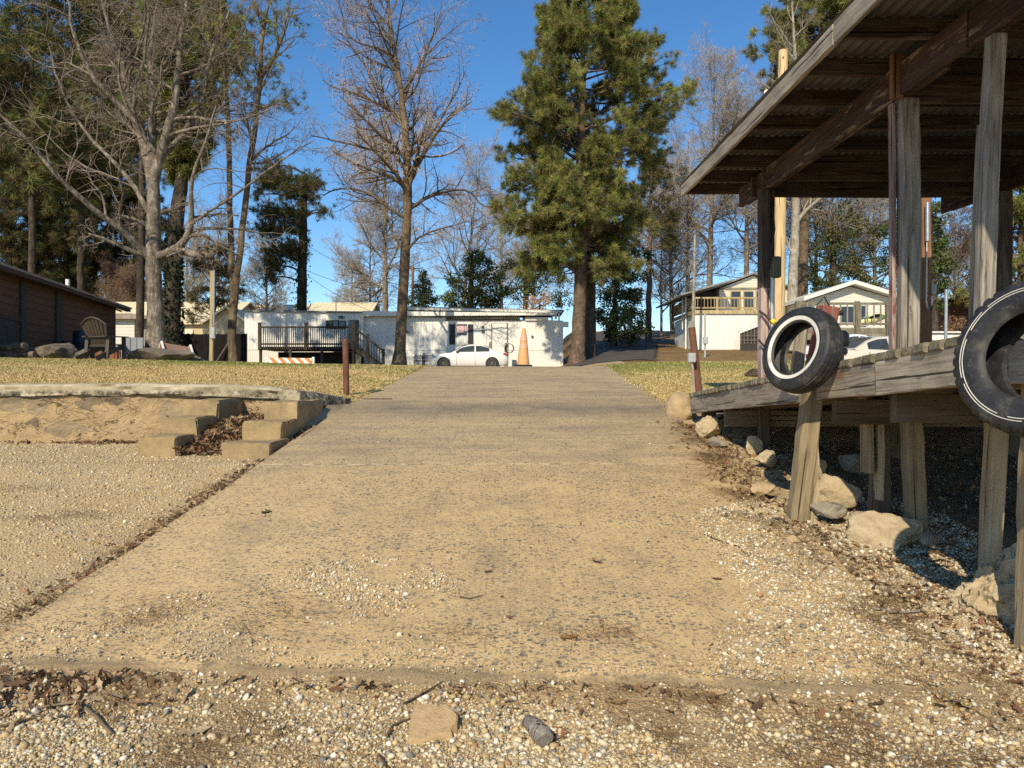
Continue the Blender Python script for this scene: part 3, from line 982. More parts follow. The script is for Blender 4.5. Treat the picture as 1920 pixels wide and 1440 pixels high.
# sloped concrete fill between the steps and the ramp
mb = MB()
mb.add([(-2.53, 8.6, CZ - .62), (-2.37, 8.4, CZ - .59), (-2.3, 10.7, CZ - .285), (-2.52, 10.45, CZ - .24), (-2.53, 8.6, CZ - 1.1), (-2.37, 8.4, CZ - 1.1), (-2.3, 10.7, CZ - 1.1), (-2.52, 10.45, CZ - 1.1)],
       [(0, 1, 2, 3), (0, 4, 5, 1), (3, 7, 4, 0)])
tag(mb.build('concrete_apron', M['ramp']), 'sloped concrete wedge between right steps and ramp edge', 'concrete apron')


# ------------------------------------------------------------------ scattered pebbles, leaves, needles, grass
def ico():
    t = (1 + 5 ** .5) / 2
    v = np.array([(-1, t, 0), (1, t, 0), (-1, -t, 0), (1, -t, 0), (0, -1, t), (0, 1, t), (0, -1, -t), (0, 1, -t), (t, 0, -1), (t, 0, 1), (-t, 0, -1), (-t, 0, 1)], float)
    v /= np.linalg.norm(v[0])
    f = np.array([(0, 11, 5), (0, 5, 1), (0, 1, 7), (0, 7, 10), (0, 10, 11), (1, 5, 9), (5, 11, 4), (11, 10, 2), (10, 7, 6), (7, 1, 8), (3, 9, 4), (3, 4, 2), (3, 2, 6), (3, 6, 8), (3, 8, 9), (4, 9, 5), (2, 4, 11), (6, 2, 10), (8, 6, 7), (9, 8, 1)])
    return v, f


def rot_batch(rng, n, tilt=None):
    """n random rotation matrices; tilt: max lean from level"""
    if tilt is None:
        q = rng.normal(size=(n, 4)); q /= np.linalg.norm(q, axis=1, keepdims=True)
        w, x, y, z = q.T
        return np.stack([np.stack([1-2*(y*y+z*z), 2*(x*y-z*w), 2*(x*z+y*w)], -1), np.stack([2*(x*y+z*w), 1-2*(x*x+z*z), 2*(y*z-x*w)], -1), np.stack([2*(x*z-y*w), 2*(y*z+x*w), 1-2*(x*x+y*y)], -1)], 1)
    a = rng.uniform(0, 2 * np.pi, n); b = rng.normal(0, tilt, n); c = rng.normal(0, tilt, n)
    ca, sa, cb, sb, cc, sc_ = np.cos(a), np.sin(a), np.cos(b), np.sin(b), np.cos(c), np.sin(c)
    o, z = np.ones(n), np.zeros(n)
    Rz = np.stack([np.stack([ca, -sa, z], -1), np.stack([sa, ca, z], -1), np.stack([z, z, o], -1)], 1)
    Rx = np.stack([np.stack([o, z, z], -1), np.stack([z, cb, -sb], -1), np.stack([z, sb, cb], -1)], 1)
    Ry = np.stack([np.stack([cc, z, sc_], -1), np.stack([z, o, z], -1), np.stack([-sc_, z, cc], -1)], 1)
    return Rx @ Ry @ Rz


PAL = np.array([(.66, .58, .42), (.62, .5, .31), (.55, .41, .21), (.44, .325, .17), (.3, .275, .235), (.74, .69, .58), (.44, .26, .13), (.19, .17, .145), (.57, .46, .31), (.38, .31, .22)])
PW = np.array([.17, .2, .2, .14, .06, .06, .03, .03, .07, .04]); PW = PW / PW.sum()


def pebbles(rng, X, Y, Z, size, name, label=None, pw=PW, squash=.62, sink=.25):
    n = len(X); pw = np.asarray(pw) / np.sum(pw)
    v, f = ico()
    sc = np.stack([size * rng.uniform(.75, 1.25, n), size * rng.uniform(.65, 1.0, n), size * rng.uniform(.4, .85, n) * squash / .62], -1) * .5
    base = v[None] * (1 + rng.uniform(-.2, .2, (n, 12, 1)))
    R = rot_batch(rng, n, .35)
    W = np.einsum('nij,nvj->nvi', R, base * sc[:, None, :])
    W[:, :, 0] += X[:, None]; W[:, :, 1] += Y[:, None]; W[:, :, 2] += (Z + sc[:, 2] * (1 - 2 * sink))[:, None]
    c = PAL[rng.choice(len(PAL), n, p=pw)] * rng.uniform(.72, 1.12, (n, 1))
    col = np.repeat(c, 12, 0)
    F = (f[None] + (np.arange(n) * 12)[:, None, None]).reshape(-1, 3)
    o = mesh_np(name, W.reshape(-1, 3), tris=F, mat=M['pebble'], col=col, smooth=True)
    tag(o, label, 'gravel' if label else None, kind='stuff')
    return o


def ground_z(X, Y):
    u = X - SH * Y
    on = (u > UL) & (u < UR) & (Y > edge_y(X) + .03)
    return np.where(on, ramp_z(Y) + wob(X, Y, 1.1, 4) * .006, low_z(X, Y))


def scatter(rng, n, x0, x1, y0, y1, dens):
    X = rng.uniform(x0, x1, n); Y = rng.uniform(y0, y1, n)
    k = rng.uniform(0, 1, n) < dens(X, Y)
    return X[k], Y[k]


rng = np.random.RandomState(21)
# strip of pebbles in front of the slab
d = lambda X, Y: np.clip(.62 + .55 * wob(X, Y, 3.1, 7) + .25 * wob(X, Y, 7.3, 8), .12, 1) * (Y < edge_y(X) - .02) * (.25 + .75 * sstep(.0, .25, edge_y(X) - Y + .05 * wob(X, Y, 5, 2)))
X, Y = scatter(rng, 235000, -2.9, 4.4, 2.15, 3.55, d)
pebbles(rng, X, Y, low_z(X, Y), np.clip(rng.lognormal(-4.66, .52, len(X)), .004, .042), 'foreground_gravel', 'mixed white cream and tan pebbles along the foot of the ramp')
# left gravel bank
d = lambda X, Y: ((X - SH * Y) < UL - .03) * np.clip(.7 + .35 * wob(X, Y, 1.7, 8), .1, 1) * (X > -Y * .72 - 1.6) * np.clip(1.25 - Y / 11, .3, 1)
X, Y = scatter(rng, 200000, -8, -2.2, 2.3, 9.8, d)
pebbles(rng, X, Y, low_z(X, Y), np.clip(rng.lognormal(-4.4, .4, len(X)), .007, .04), 'bank_gravel', 'tan gravel bank below the stone wall on the left', sink=.35, pw=np.array([.06, .2, .3, .26, .04, .005, .04, .02, .05, .03]))


# gravel washed over the right of the slab and onto the bank
def spill(X, Y):
    u = X - SH * Y
    edge = np.interp(Y, [3.1, 3.4, 4.0, 4.6, 5.2, 5.7, 6.1], [.55, .95, 1.22, 1.28, 1.22, 1.5, 1.9]) + .12 * wob(X, Y, 4.2, 9)
    a = sstep(-.05, .12, X - edge) * (Y < 6.2) * np.clip(.8 + .35 * wob(X, Y, 3.0, 1), .1, 1)
    a = a * (1 - .55 * sstep(.9, 1.6, X - edge) * (wob(X, Y, 2.2, 3) > -.2))
    # a washed patch in the middle left of the slab
    px = (X + .86 + .3 * (Y - 4.28)) / .5; py = (Y - 4.28) / .46
    r = px * px + py * py + .6 * wob(X, Y, 5.5, 4)
    b = (1 - sstep(.45, 1.2, r)) * 1.0 * (wob(X, Y, 9.0, 6) > -.3)
    b = np.maximum(b, .25 * (X < -1.0 - .2 * wob(X, Y, 3, 2)) * (Y < 4.15 + .12 * wob(X, Y, 4, 1)) * (wob(X, Y, 6.0, 9) > -.1))
    # a thin band of grit near the lip
    c = .3 * np.exp(-((Y - 3.6 - .1 * np.sin(X * 2)) / .12) ** 2) * (wob(X, Y, 3.5, 5) > .0)
    lipd = Y - edge_y(X)
    c = np.maximum(c, .55 * np.exp(-(lipd / (.05 + .05 * (1 + wob(X, Y, 2.4, 8)))) ** 2) * (wob(X, Y, 5.2, 2) > -.25))
    return np.maximum(np.maximum(a, b), c) * (Y > edge_y(X) - .03)
X, Y = scatter(rng, 130000, -2.4, 3.4, 3.15, 6.3, spill)
pebbles(rng, X, Y, ground_z(X, Y), np.clip(rng.lognormal(np.where(X < .2, -4.72, -4.6), .46, len(X)), .0035, .036), 'spilled_gravel', 'pale gravel washed over the right side of the ramp', sink=.15, pw=np.array([.22, .2, .16, .09, .06, .1, .03, .03, .07, .05]))
# sparse grit everywhere on the slab
X, Y = scatter(rng, 9000, -2.4, 2.2, 3.4, 12, lambda X, Y: ((X - SH * Y) > UL) * ((X - SH * Y) < UR) * (.06 + .25 * (wob(X, Y, 2.1, 10) > .35)) * np.clip(5.0 / Y, .2, 1))
pebbles(rng, X, Y, ground_z(X, Y), np.clip(rng.lognormal(-4.75, .45, len(X)), .004, .03), 'loose_grit', 'loose grit scattered thinly over the ramp surface', sink=.1)
# under the dock
X, Y = scatter(rng, 22000, 1.9, 6.0, 2.8, 8.6, lambda X, Y: ((X - SH * Y) > UR) * (1 - .75 * sstep(2.7, 3.2, X)) * np.clip(.6 + .4 * wob(X, Y, 2.2, 6), .1, 1))
pebbles(rng, X, Y, low_z(X, Y), np.clip(rng.lognormal(-4.35, .45, len(X)), .006, .05), 'shore_gravel', 'shaded gravel under the dock', sink=.25)


def leaves(rng, X, Y, Z, size, name, label, tilt=.55, cols=None):
    """dead leaves: a lobed, folded blade each"""
    n = len(X)
    base = np.array([(-.5, 0, .02), (-.22, .2, .1), (-.05, .12, .05), (.15, .26, .14), (.3, .1, .06), (.55, 0, .12), (.3, -.1, .05), (.15, -.26, .13), (-.05, -.12, .04), (-.22, -.2, .12), (0, 0, 0)], float)
    f = np.array([(10, i, i + 1) for i in range(9)] + [(10, 9, 0)])
    B = base[None] * np.stack([size, size * rng.uniform(.6, 1.1, n), size * rng.uniform(-.6, 1.6, n)], -1)[:, None, :]
    R = rot_batch(rng, n, tilt)
    W = np.einsum('nij,nvj->nvi', R, B) + np.stack([X, Y, Z + size * .16], -1)[:, None, :]
    cols = np.array([(.24, .145, .075), (.31, .195, .105), (.19, .11, .06), (.4, .28, .165), (.25, .125, .065), (.13, .08, .05)]) if cols is None else cols
    c = cols[rng.randint(0, len(cols), n)] * rng.uniform(.7, 1.2, (n, 1))
    F = (f[None] + (np.arange(n) * 11)[:, None, None]).reshape(-1, 3)
    o = mesh_np(name, W.reshape(-1, 3), tris=F, mat=M['litter'], col=np.repeat(c, 11, 0))
    return tag(o, label, 'leaves', kind='stuff')


# heap of leaves between the two flights of steps
n = 900
X = rng.uniform(-3.56, -2.95, n); Y = 7.9 + 1.8 * rng.rand(n) ** 1.2
Z = CZ - .75 + sstep(7.9, 9.0, Y) * .3 * (1 - .5 * np.abs(X + 3.2)) + rng.rand(n) * .05
leaves(rng, X, Y, Z, rng.uniform(.05, .11, n), 'leaf_heap', 'heap of brown dead leaves between the two flights of steps', .7)
n = 170
t = rng.rand(n)
X = -2.5 + .0 * t + rng.normal(0, .05, n); Y = 8.1 + 1.0 * t
leaves(rng, X, Y, ramp_z(Y) - .06 + rng.rand(n) * .04, rng.uniform(.05, .1, n), 'leaf_heap', 'brown leaves caught between right steps and ramp edge', .7)
# line of litter along the left edge of the ramp and under the wall
Y = rng.uniform(3.9, 7.6, 700); X = UL + SH * Y - np.abs(rng.normal(0, .09, 700)) + .03
leaves(rng, X, Y, low_z(X, Y), rng.uniform(.025, .07, 700), 'edge_litter', 'strip of dead leaves along the left edge of the ramp', .4)
X = rng.uniform(-8.5, -3.9, 420); Y = wall_y(X) - .12 - np.abs(rng.normal(0, .14, 420))
X = np.where(rng.rand(420) < .45, rng.uniform(-5.6, -4.15, 420), X)
leaves(rng, X, Y, low_z(X, Y), rng.uniform(.05, .1, 420), 'wall_litter', 'dead leaves blown against the foot of the stone wall', .5)
# right bank: leaves and needles between the slab and the piles
n = 1500
Y = rng.uniform(3.3, 9.3, n); c0 = np.interp(Y, [3.3, 4.2, 5.0, 5.6, 6.5, 7.5, 9.3], [2.3, 2.25, 2.15, 2.05, 1.98, 2.12, 2.2])
X = c0 + rng.normal(0, .19, n) + .08
leaves(rng, X, Y, ground_z(X, Y) + .003, rng.uniform(.025, .075, n), 'bank_litter', 'brown leaf litter along the bank below the dock', .45)
n = 1500
X = rng.uniform(2.4, 5.6, n); Y = rng.uniform(4.2, 9.3, n)
leaves(rng, X, Y, low_z(X, Y), rng.uniform(.05, .1, n), 'shade_litter', 'leaf litter lying in the shade under the dock', .45)
n = 200
X = -2.4 + np.abs(rng.normal(0, .36, n)); Y = edge_y(X) - .05 - np.abs(rng.normal(0, .13, n))
leaves(rng, X, Y, low_z(X, Y) + .01, rng.uniform(.03, .1, n), 'corner_litter', 'curled brown leaves against the lip in the lower left corner', .7, np.array([(.34, .21, .12), (.42, .29, .18), (.25, .15, .085), (.48, .36, .23), (.18, .11, .07)]))


def needles(rng, X, Y, Z, length, ang, name, label, width=.00085, cols=None):
    n = len(X)
    a = ang
    dx, dy = np.cos(a), np.sin(a)
    l = length
    p0 = np.stack([X - dx * l / 2, Y - dy * l / 2, Z + rng.rand(n) * .006], -1)
    p2 = np.stack([X + dx * l / 2, Y + dy * l / 2, Z + rng.rand(n) * .006], -1)
    mid = (p0 + p2) / 2 + np.stack([-dy * l * rng.normal(0, .1, n), dx * l * rng.normal(0, .1, n), .002 + rng.rand(n) * .006], -1)
    w = np.stack([-dy, dx, np.zeros(n)], -1) * width
    up = np.array([0, 0, width * 1.5])
    W = np.stack([p0 - w, p0 + w, mid - w, mid + w, p2 - w * .6, p2 + w * .6 + up], 1)
    q = np.array([(0, 1, 3, 2), (2, 3, 5, 4)])
    F = (q[None] + (np.arange(n) * 6)[:, None, None]).reshape(-1, 4)
    cols = np.array([(.34, .19, .08), (.42, .25, .11), (.26, .135, .06), (.5, .34, .18), (.17, .1, .05)]) if cols is None else cols
    c = cols[rng.randint(0, len(cols), n)] * rng.uniform(.7, 1.15, (n, 1))
    o = mesh_np(name, W.reshape(-1, 3), quads=F, mat=M['litter'], col=np.repeat(c, 6, 0))
    return tag(o, label, 'needles', kind='stuff')


def ndens(X, Y):
    c0 = np.interp(Y, [2.2, 2.8, 3.3, 4.2, 5.0, 5.6, 6.5, 7.5, 9.3], [1.9, 1.75, 1.9, 2.05, 2.0, 1.9, 1.88, 2.05, 2.2])
    a = 1.3 * np.exp(-((X - c0) / .24) ** 2) * (.75 + .25 * wob(X, Y, 3, 1))
    b = .9 * np.exp(-(((X - 1.55 - .5 * wob(X, Y, 1.5, 2)) / .75) ** 2 + ((Y - 3.05) / .3) ** 2)) * (wob(X, Y, 4, 9) > -.3)
    c = .22 * np.exp(-((Y - edge_y(X) + .05) / .1) ** 2) * (.4 + .6 * (wob(X, Y, 2.5, 5) > 0))
    e = .5 * np.exp(-(((X + 1.6) / .6) ** 2 + ((Y - 3.9) / .22) ** 2)) + .5 * np.exp(-(((X - .35) / .7) ** 2 + ((Y - 3.72) / .1) ** 2))
    z_ = .5 * (Y < edge_y(X) - .03) * (wob(X, Y, 3.1, 7) < -.35)
    g = .55 * np.exp(-((X - UL - SH * Y + .08) / .09) ** 2) * (Y < 7)
    # streaks of needles on the left gravel
    h = .5 * np.exp(-(((X + 3.7 + .9 * (Y - 5.6)) / .9) ** 2 + ((Y - 5.6 - .12 * X - .45) / .12) ** 2)) + .4 * np.exp(-(((X + 4.3) / .5) ** 2 + ((Y - 6.4) / .09) ** 2))
    return np.clip(a + b + c + e + g + h + z_, 0, 1) * np.clip(.55 + .9 * wob(X, Y, 8.0, 6), .04, 1) + .0015
X, Y = scatter(rng, 300000, -5.5, 3.2, 2.2, 9.3, ndens)
n = len(X)
needles(rng, X, Y, ground_z(X, Y) + .004, rng.uniform(.06, .17, n), 2.75 + .5 * wob(X, Y, 3.0, 2) + rng.normal(0, .85, n), 'pine_needles', 'drifts of brown pine needles lying on gravel and ramp')

X = rng.uniform(-1.9, 2.4, 150); Y = edge_y(X) - .03 - np.abs(rng.normal(0, .05, 150))
X = X + .1 * np.sin(X * 5)
leaves(rng, X, Y, low_z(X, Y) + .008, rng.uniform(.025, .075, 150), 'lip_litter', 'brown leaves and bark caught along the lip of the ramp', .6)
n = 1500
X = rng.uniform(-2.6, 2.8, n); Y = edge_y(X) - .02 - np.abs(rng.normal(0, .22, n))
k_ = (wob(X, Y, 2.3, 5) > -.1) & (Y > 2.25); X, Y = X[k_], Y[k_]
leaves(rng, X, Y, low_z(X, Y) + .006, rng.uniform(.012, .04, len(X)), 'debris_litter', 'crumbled leaf and bark debris on the foreground gravel', .5, np.array([(.22, .13, .07), (.32, .2, .11), (.13, .085, .055), (.4, .29, .17)]))
X = rng.uniform(-2.3, 2.3, 420); Y = 3.4 + 8 * rng.rand(420) ** 1.6
leaves(rng, X, Y, ground_z(X, Y) + .003, rng.uniform(.01, .03, 420), 'ramp_litter', 'tiny leaf crumbs scattered over the ramp', .4, np.array([(.16, .1, .06), (.25, .16, .09), (.1, .07, .05)]))

X = rng.uniform(-9.5, -2.5, 160); Y = 10.3 + 7.5 * rng.rand(160)
leaves(rng, X, Y, upper_z(X, Y) + .01, rng.uniform(.03, .08, 160), 'lawn_litter', 'few dead leaves blown over the left lawn', .5)
# turf: dry blades
def turf(rng, n, x0, x1, y0, y1, test, name, label):
    X = rng.uniform(x0, x1, n); Y = y0 + (y1 - y0) * rng.rand(n) ** 1.5
    k = test(X, Y); X, Y = X[k], Y[k]; n = len(X)
    Z = np.where(((X - SH * Y) > UL) & ((X - SH * Y) < UR), ramp_z(Y), upper_z(X, Y)) - .004
    bare = (wob(X, Y, 2.6, 10) > .72) & (rng.rand(n) < .8)
    X, Y, Z = X[~bare], Y[~bare], Z[~bare]; n = len(X)
    h = rng.uniform(.012, .034, n) * (1 + .35 * wob(X, Y, 5.0, 4)); a = rng.uniform(0, 6.28, n)
    w = .004 + .0006 * Y
    wx, wy = np.cos(a) * w, np.sin(a) * w
    lean = rng.normal(0, .5, (n, 2)) * h[:, None]
    W = np.stack([np.stack([X - wx, Y - wy, Z], -1), np.stack([X + wx, Y + wy, Z], -1), np.stack([X + lean[:, 0], Y + lean[:, 1], Z + h], -1)], 1)
    dry = np.array([(.73, .55, .25), (.62, .455, .19), (.78, .62, .33), (.48, .34, .15)])[rng.randint(0, 4, n)]
    grn = np.array([(.27, .3, .07), (.21, .25, .06), (.38, .36, .11), (.17, .2, .055)])[rng.randint(0, 4, n)]
    g = np.clip(.05 + 1.0 * sstep(14.6, 17.4, Y) * (.6 + .5 * wob(X, Y, .8, 2)) + .25 * (wob(X, Y, .9, 7) > .7), 0, .9)
    g = np.where(X > 1.9, np.clip(g + .2, 0, .85), g)
    c = np.where((rng.rand(n) < g)[:, None], grn, dry) * rng.uniform(.65, 1.15, (n, 1))
    o = mesh_np(name, W.reshape(-1, 3), tris=np.arange(n * 3).reshape(-1, 3), mat=M['blade'], col=np.repeat(c, 3, 0))
    return tag(o, label, 'grass', kind='stuff')
turf(rng, 190000, -13.5, -2.2, 9.8, 18.6, lambda X, Y: ((X - SH * Y) < UL + .03 + .09 * wob(X, Y, 6, 3) + .04 * wob(X, Y, 17, 5)) & (X > -.72 * Y) & (Y > wall_y(X) + .14 + .05 * wob(X, Y, 7, 1)), 'lawn_grass', 'short dormant straw coloured grass on the left lawn')
turf(rng, 90000, 2.0, 9, 10.1, 24, lambda X, Y: ((X - SH * Y) > UR - .04 + .1 * wob(X, Y, 6, 3) + .05 * wob(X, Y, 17, 5)) & (X < .42 * Y), 'lawn_grass', 'short half green grass on the right bank beyond the dock')
# ================================================================== the roofed dock on the right
def deck_z(Y): return CZ + .48 - .063 * Y
def eave_z(Y): return CZ + 2.16 + .0237 * Y


dock = empty('roofed_dock', (4.2, 5.2, CZ - 1.1), 'weathered timber dock with red beams and corrugated tin roof on posts', 'dock')
# planks (across the walkway), one worn deck
mb = MB(); rng = random.Random(4)
y = 3.46
while y < 9.42:
    w = .135 + rng.uniform(-.008, .006)
    z = deck_z(y + w / 2)
    e = rng.uniform(-.022, .022)
    Mx = Matrix.Translation(Vector((0, y + w / 2, z))) @ Matrix.Rotation(-.063 + rng.uniform(-.03, .03), 4, 'X')
    n = 5
    x0 = 2.236 + e * .6
    ym = w / 2 - .004
    # end grain a little rounded and split
    mb.add([Mx @ Vector(v) for v in [(x0 + .006, -ym, -.055), (x0, -ym + .008, -.045), (x0, ym - .008, -.045), (x0 + .006, ym, -.055), (x0 + .012, -ym, 0), (x0 + .004, -ym + .01, -.004), (x0 + .004, ym - .01, -.004), (x0 + .012, ym, 0), (6.1, -ym, -.055), (6.1, ym, -.055), (6.1, -ym, 0), (6.1, ym, 0)]],
           [(1, 2, 6, 5), (0, 1, 5, 4), (2, 3, 7, 6), (4, 5, 6, 7), (0, 3, 2, 1), (4, 7, 11, 10), (0, 8, 9, 3), (0, 4, 10, 8), (3, 9, 11, 7), (8, 10, 11, 9)])
    y += w + .012
def deckplank_mat():
    t = NT('deck_plank', .9, .15)
    w = t.world((1.6, 24, 24))
    n = t.noise(w, 1.4, 6, .68, .4); b = t.noise(t.world((7, 7, 7)), 1.0, 4, .6); k = t.noise(t.world((.2, 7.1, .2)), 1.0, 1, .5)
    c = t.ramp(t.math('ADD', t.math('MULTIPLY', n, .6), t.math('MULTIPLY', k, .4)), [(.34, (.1, .088, .055)), (.5, (.235, .205, .14)), (.66, (.36, .32, .235))])
    c = t.mix(t.ramp(b, [(.45, 0.0), (.7, .6)]), c, (.085, .08, .045))
    return t.done(c, t.bump(n, .8, .01))
mb.build('deck_boards', deckplank_mat(), dock)
# rim boards with a stepped splice
beam('rim_board', (2.29, 3.46, deck_z(3.46) - .16), (6.08, 3.46, deck_z(3.46) - .16), .045, .2, M['grey_wood'], dock)
for (y0, y1, dz, dx, h) in ((9.42, 5.9, 0, 0, .2), (5.92, 4.62, .0, -.004, .2), (4.6, 3.46, .005, -.012, .205)):
    beam('rim_board', (2.275 + dx, y0, deck_z(y0) - .06 - h / 2 + dz), (2.275 + dx, y1, deck_z(y1) - .06 - h / 2 + dz), .045, h, M['rim_lit_wood'], dock, rough=.006, seg=.12)
beam('rim_board', (2.26, 9.4, deck_z(9.4) - .15), (6.08, 9.4, deck_z(9.4) - .15), .045, .2, M['grey_wood'], dock)
for x in (2.78, 4.15, 5.45):
    beam('stringer', (x, 9.3, deck_z(9.3) - .15), (x, 3.46, deck_z(3.46) - .15), .09, .2, M['pile_dark'], dock)
for yy in (8.25, 5.45, 4.6):
    beam('cross_beam', (2.35, yy, deck_z(yy) - .34), (6.05, yy, deck_z(yy) - .34), .08, .18, M['pile_dark'], dock)
# piles under the walkway
def pile(p0, p1, w, d, mat='pile_wood', **k): return beam('pile', p0, p1, w, d, M[mat], dock, rough=.008, seg=.15, bevel=.012, **k)
def gz(x, y): return float(low_z(np.array([x]), np.array([y]))[0])
pile((2.88, 5.32, gz(2.88, 5.32) - .15), (2.84, 5.36, deck_z(5.3) - .05), .125, .11, 'pile_wood')
pile((2.93, 4.62, gz(2.93, 4.62) - .15), (2.9, 4.45, deck_z(4.4) - .05), .105, .1, 'pile_wood')
pile((2.74, 8.12, gz(2.74, 8.1) - .15), (2.74, 8.2, deck_z(8.2) - .05), .11, .1, 'pile_dark')
pile((2.76, 5.62, gz(2.76, 5.6) - .15), (2.75, 5.66, deck_z(5.6) - .06), .11, .15, 'pile_dark')
pile((2.66, 5.58, CZ - .66), (2.66, 5.62, deck_z(5.6) - .2), .055, .14, 'pile_wood')
pile((2.735, 5.585, CZ - .86), (2.735, 5.6, deck_z(5.6) - .24), .05, .13, 'pile_wood')
for (x, yy) in ((4.15, 8.1), (4.15, 5.4), (4.15, 3.6), (5.45, 8.2), (5.45, 5.4), (3.3, 8.9), (2.42, 9.2)):
    pile((x, yy, gz(x, yy) - .15), (x, yy, deck_z(yy) - .05), .15, .15, 'pile_dark')
# mooring posts on the ramp side (each carries a tyre)
ma = beam('mooring_post', (2.115, 5.6, gz(2.1, 5.6) - .2), (2.284, 5.57, CZ + .2), .132, .13, M['pile_wood'], dock, rough=.01, seg=.1, bevel=.014, up=(0, 1, 0))
beam('split_board', (2.235, 5.6, gz(2.2, 5.6) - .1), (2.25, 5.62, CZ - .3), .045, .12, M['pile_wood'], dock, rough=.012, seg=.08, up=(0, 1, 0))
beam('post_cap', (2.286, 5.57, CZ + .2), (2.345, 5.54, CZ + .575), .12, .14, M['red_top'], dock, rough=.006, seg=.1, up=(0, 1, 0))
beam('cleat_board', P(1487, 740, 5.85), P(1504, 612, 5.85), .085, .05, M['grey_wood'], dock, rough=.004, up=(0, 1, 0))
beam('mooring_post', (2.555, 3.63, gz(2.4, 3.6) - .2), (2.53, 3.5, CZ + .5), .15, .16, M['pile_wood'], dock, rough=.01, seg=.12, bevel=.014, up=(0, 1, 0))
beam('split_board', (2.465, 3.62, gz(2.4, 3.6) - .15), (2.45, 3.5, CZ - .1), .025, .11, M['pile_wood'], dock, rough=.008, seg=.1, up=(0, 1, 0))
# roof posts
def zpost(y): return eave_z(y) - .235
beam('post', (2.765, 8.2, deck_z(8.2)), (2.765, 8.2, CZ + 1.05), .1, .13, M['pink_post'], dock, rough=.003)
beam('post', (2.765, 8.2, CZ + 1.05), (2.765, 8.2, zpost(8.2)), .102, .132, M['joist_wood'], dock, rough=.003)  # darker wood: shade below the roof put into the upper part's colour
beam('post', (2.86, 8.24, deck_z(8.2)), (2.86, 8.24, zpost(8.2)), .04, .12, M['red_beam'], dock, rough=.003)
beam('post', (2.855, 5.4, deck_z(5.4)), (2.855, 5.4, zpost(5.4)), .14, .1, M['post_wood'], dock, rough=.008, seg=.14, bevel=.014)
beam('post', (2.762, 5.43, deck_z(5.4)), (2.76, 5.43, zpost(5.4) - .02), .03, .06, M['pink_post'], dock, rough=.003)
beam('post', (2.78, 4.4, deck_z(4.4)), (2.825, 4.36, zpost(4.36)), .095, .085, M['post_wood'], dock, rough=.008, seg=.14, bevel=.012)
beam('post', (5.43, 8.25, deck_z(8.25)), (5.43, 8.25, zpost(8.25)), .13, .13, M['joist_wood'], dock)
beam('post', (5.43, 5.4, deck_z(5.4)), (5.43, 5.4, zpost(5.4)), .15, .15, M['joist_wood'], dock)
beam('post', (2.85, 1.2, gz(2.85, 1.2) - .1), (2.85, 1.2, zpost(1.2)), .15, .15, M['post_wood'], dock)
beam('post', (5.43, 1.2, gz(5.43, 1.2) - .1), (5.43, 1.2, zpost(1.2)), .15, .15, M['post_wood'], dock)
# long beams: doubled red timbers
for x in (2.775, 5.43):
    for k, (ya, yb) in enumerate(((9.05 if x < 3 else 9.42, 4.52), (4.5, .8))):
        beam('roof_beam', (x, ya, eave_z(ya) - .118), (x, yb, eave_z(yb) - .118), .045, .23, M['red_beam'], dock, rough=.004, seg=.3)
        beam('roof_beam', (x + .05, ya - .12, eave_z(ya) - .118), (x + .05, yb + .3 * (k == 0), eave_z(yb) - .118), .045, .22, M['red_beam'], dock, rough=.004, seg=.3)
# joists
yy = 9.38
while yy > .8:
    h = .135
    beam('joist', (2.2, yy, eave_z(yy) + h / 2), (6.22, yy + random.uniform(-.03, .03), eave_z(yy) + h / 2), .042, h, M['joist_wood'], dock, rough=.004, seg=.3, up=(0, 0, 1))
    yy -= .635
beam('header_beam', (2.7, 8.42, zpost(8.4) + .1), (5.5, 8.42, zpost(8.4) + .1), .045, .23, M['joist_wood'], dock)
beam('header_beam', (2.72, 8.12, zpost(8.1) + .18), (5.5, 8.12, zpost(8.1) + .18), .045, .18, M['joist_wood'], dock)
beam('header_beam', (2.85, 5.52, zpost(5.4) + .12), (5.5, 5.52, zpost(5.4) + .12), .045, .2, M['joist_wood'], dock)
beam('header_beam', (2.85, 4.47, zpost(4.4) + .12), (5.5, 4.47, zpost(4.4) + .12), .045, .2, M['joist_wood'], dock)
beam('block', (2.74, 5.32, eave_z(5.3) - .25), (2.74, 5.32, eave_z(5.3) + .06), .085, .04, M['brown_pole'], dock)
# eave board and tin
beam('eave_board', (2.165, 9.46, eave_z(9.46) + .065), (2.165, 5.0, eave_z(5) + .065), .038, .14, M['grey_wood'], dock, rough=.006, seg=.15)
beam('eave_board', (2.162, 4.97, eave_z(4.97) + .065), (2.162, .8, eave_z(.8) + .065), .038, .14, M['grey_wood'], dock, rough=.006, seg=.15)
xs = np.arange(2.143, 6.36, .076 / 6); ys_ = np.linspace(.7, 9.52, 15)
Xg, Yg = np.meshgrid(xs, ys_)
lap = (np.floor((Xg - 2.09) / .66) % 2) * .004
Zg = eave_z(Yg) + .148 + .009 * np.sin(Xg / .076 * 2 * np.pi) + lap
nn = len(xs); i = np.arange((len(ys_) - 1) * nn).reshape(len(ys_) - 1, nn)[:, :-1].ravel()
mesh_np('tin_roof', np.stack([Xg, Yg, Zg], -1).reshape(-1, 3), quads=np.stack([i, i + 1, i + nn + 1, i + nn], -1), mat=M['tin'], parent=dock, smooth=True)
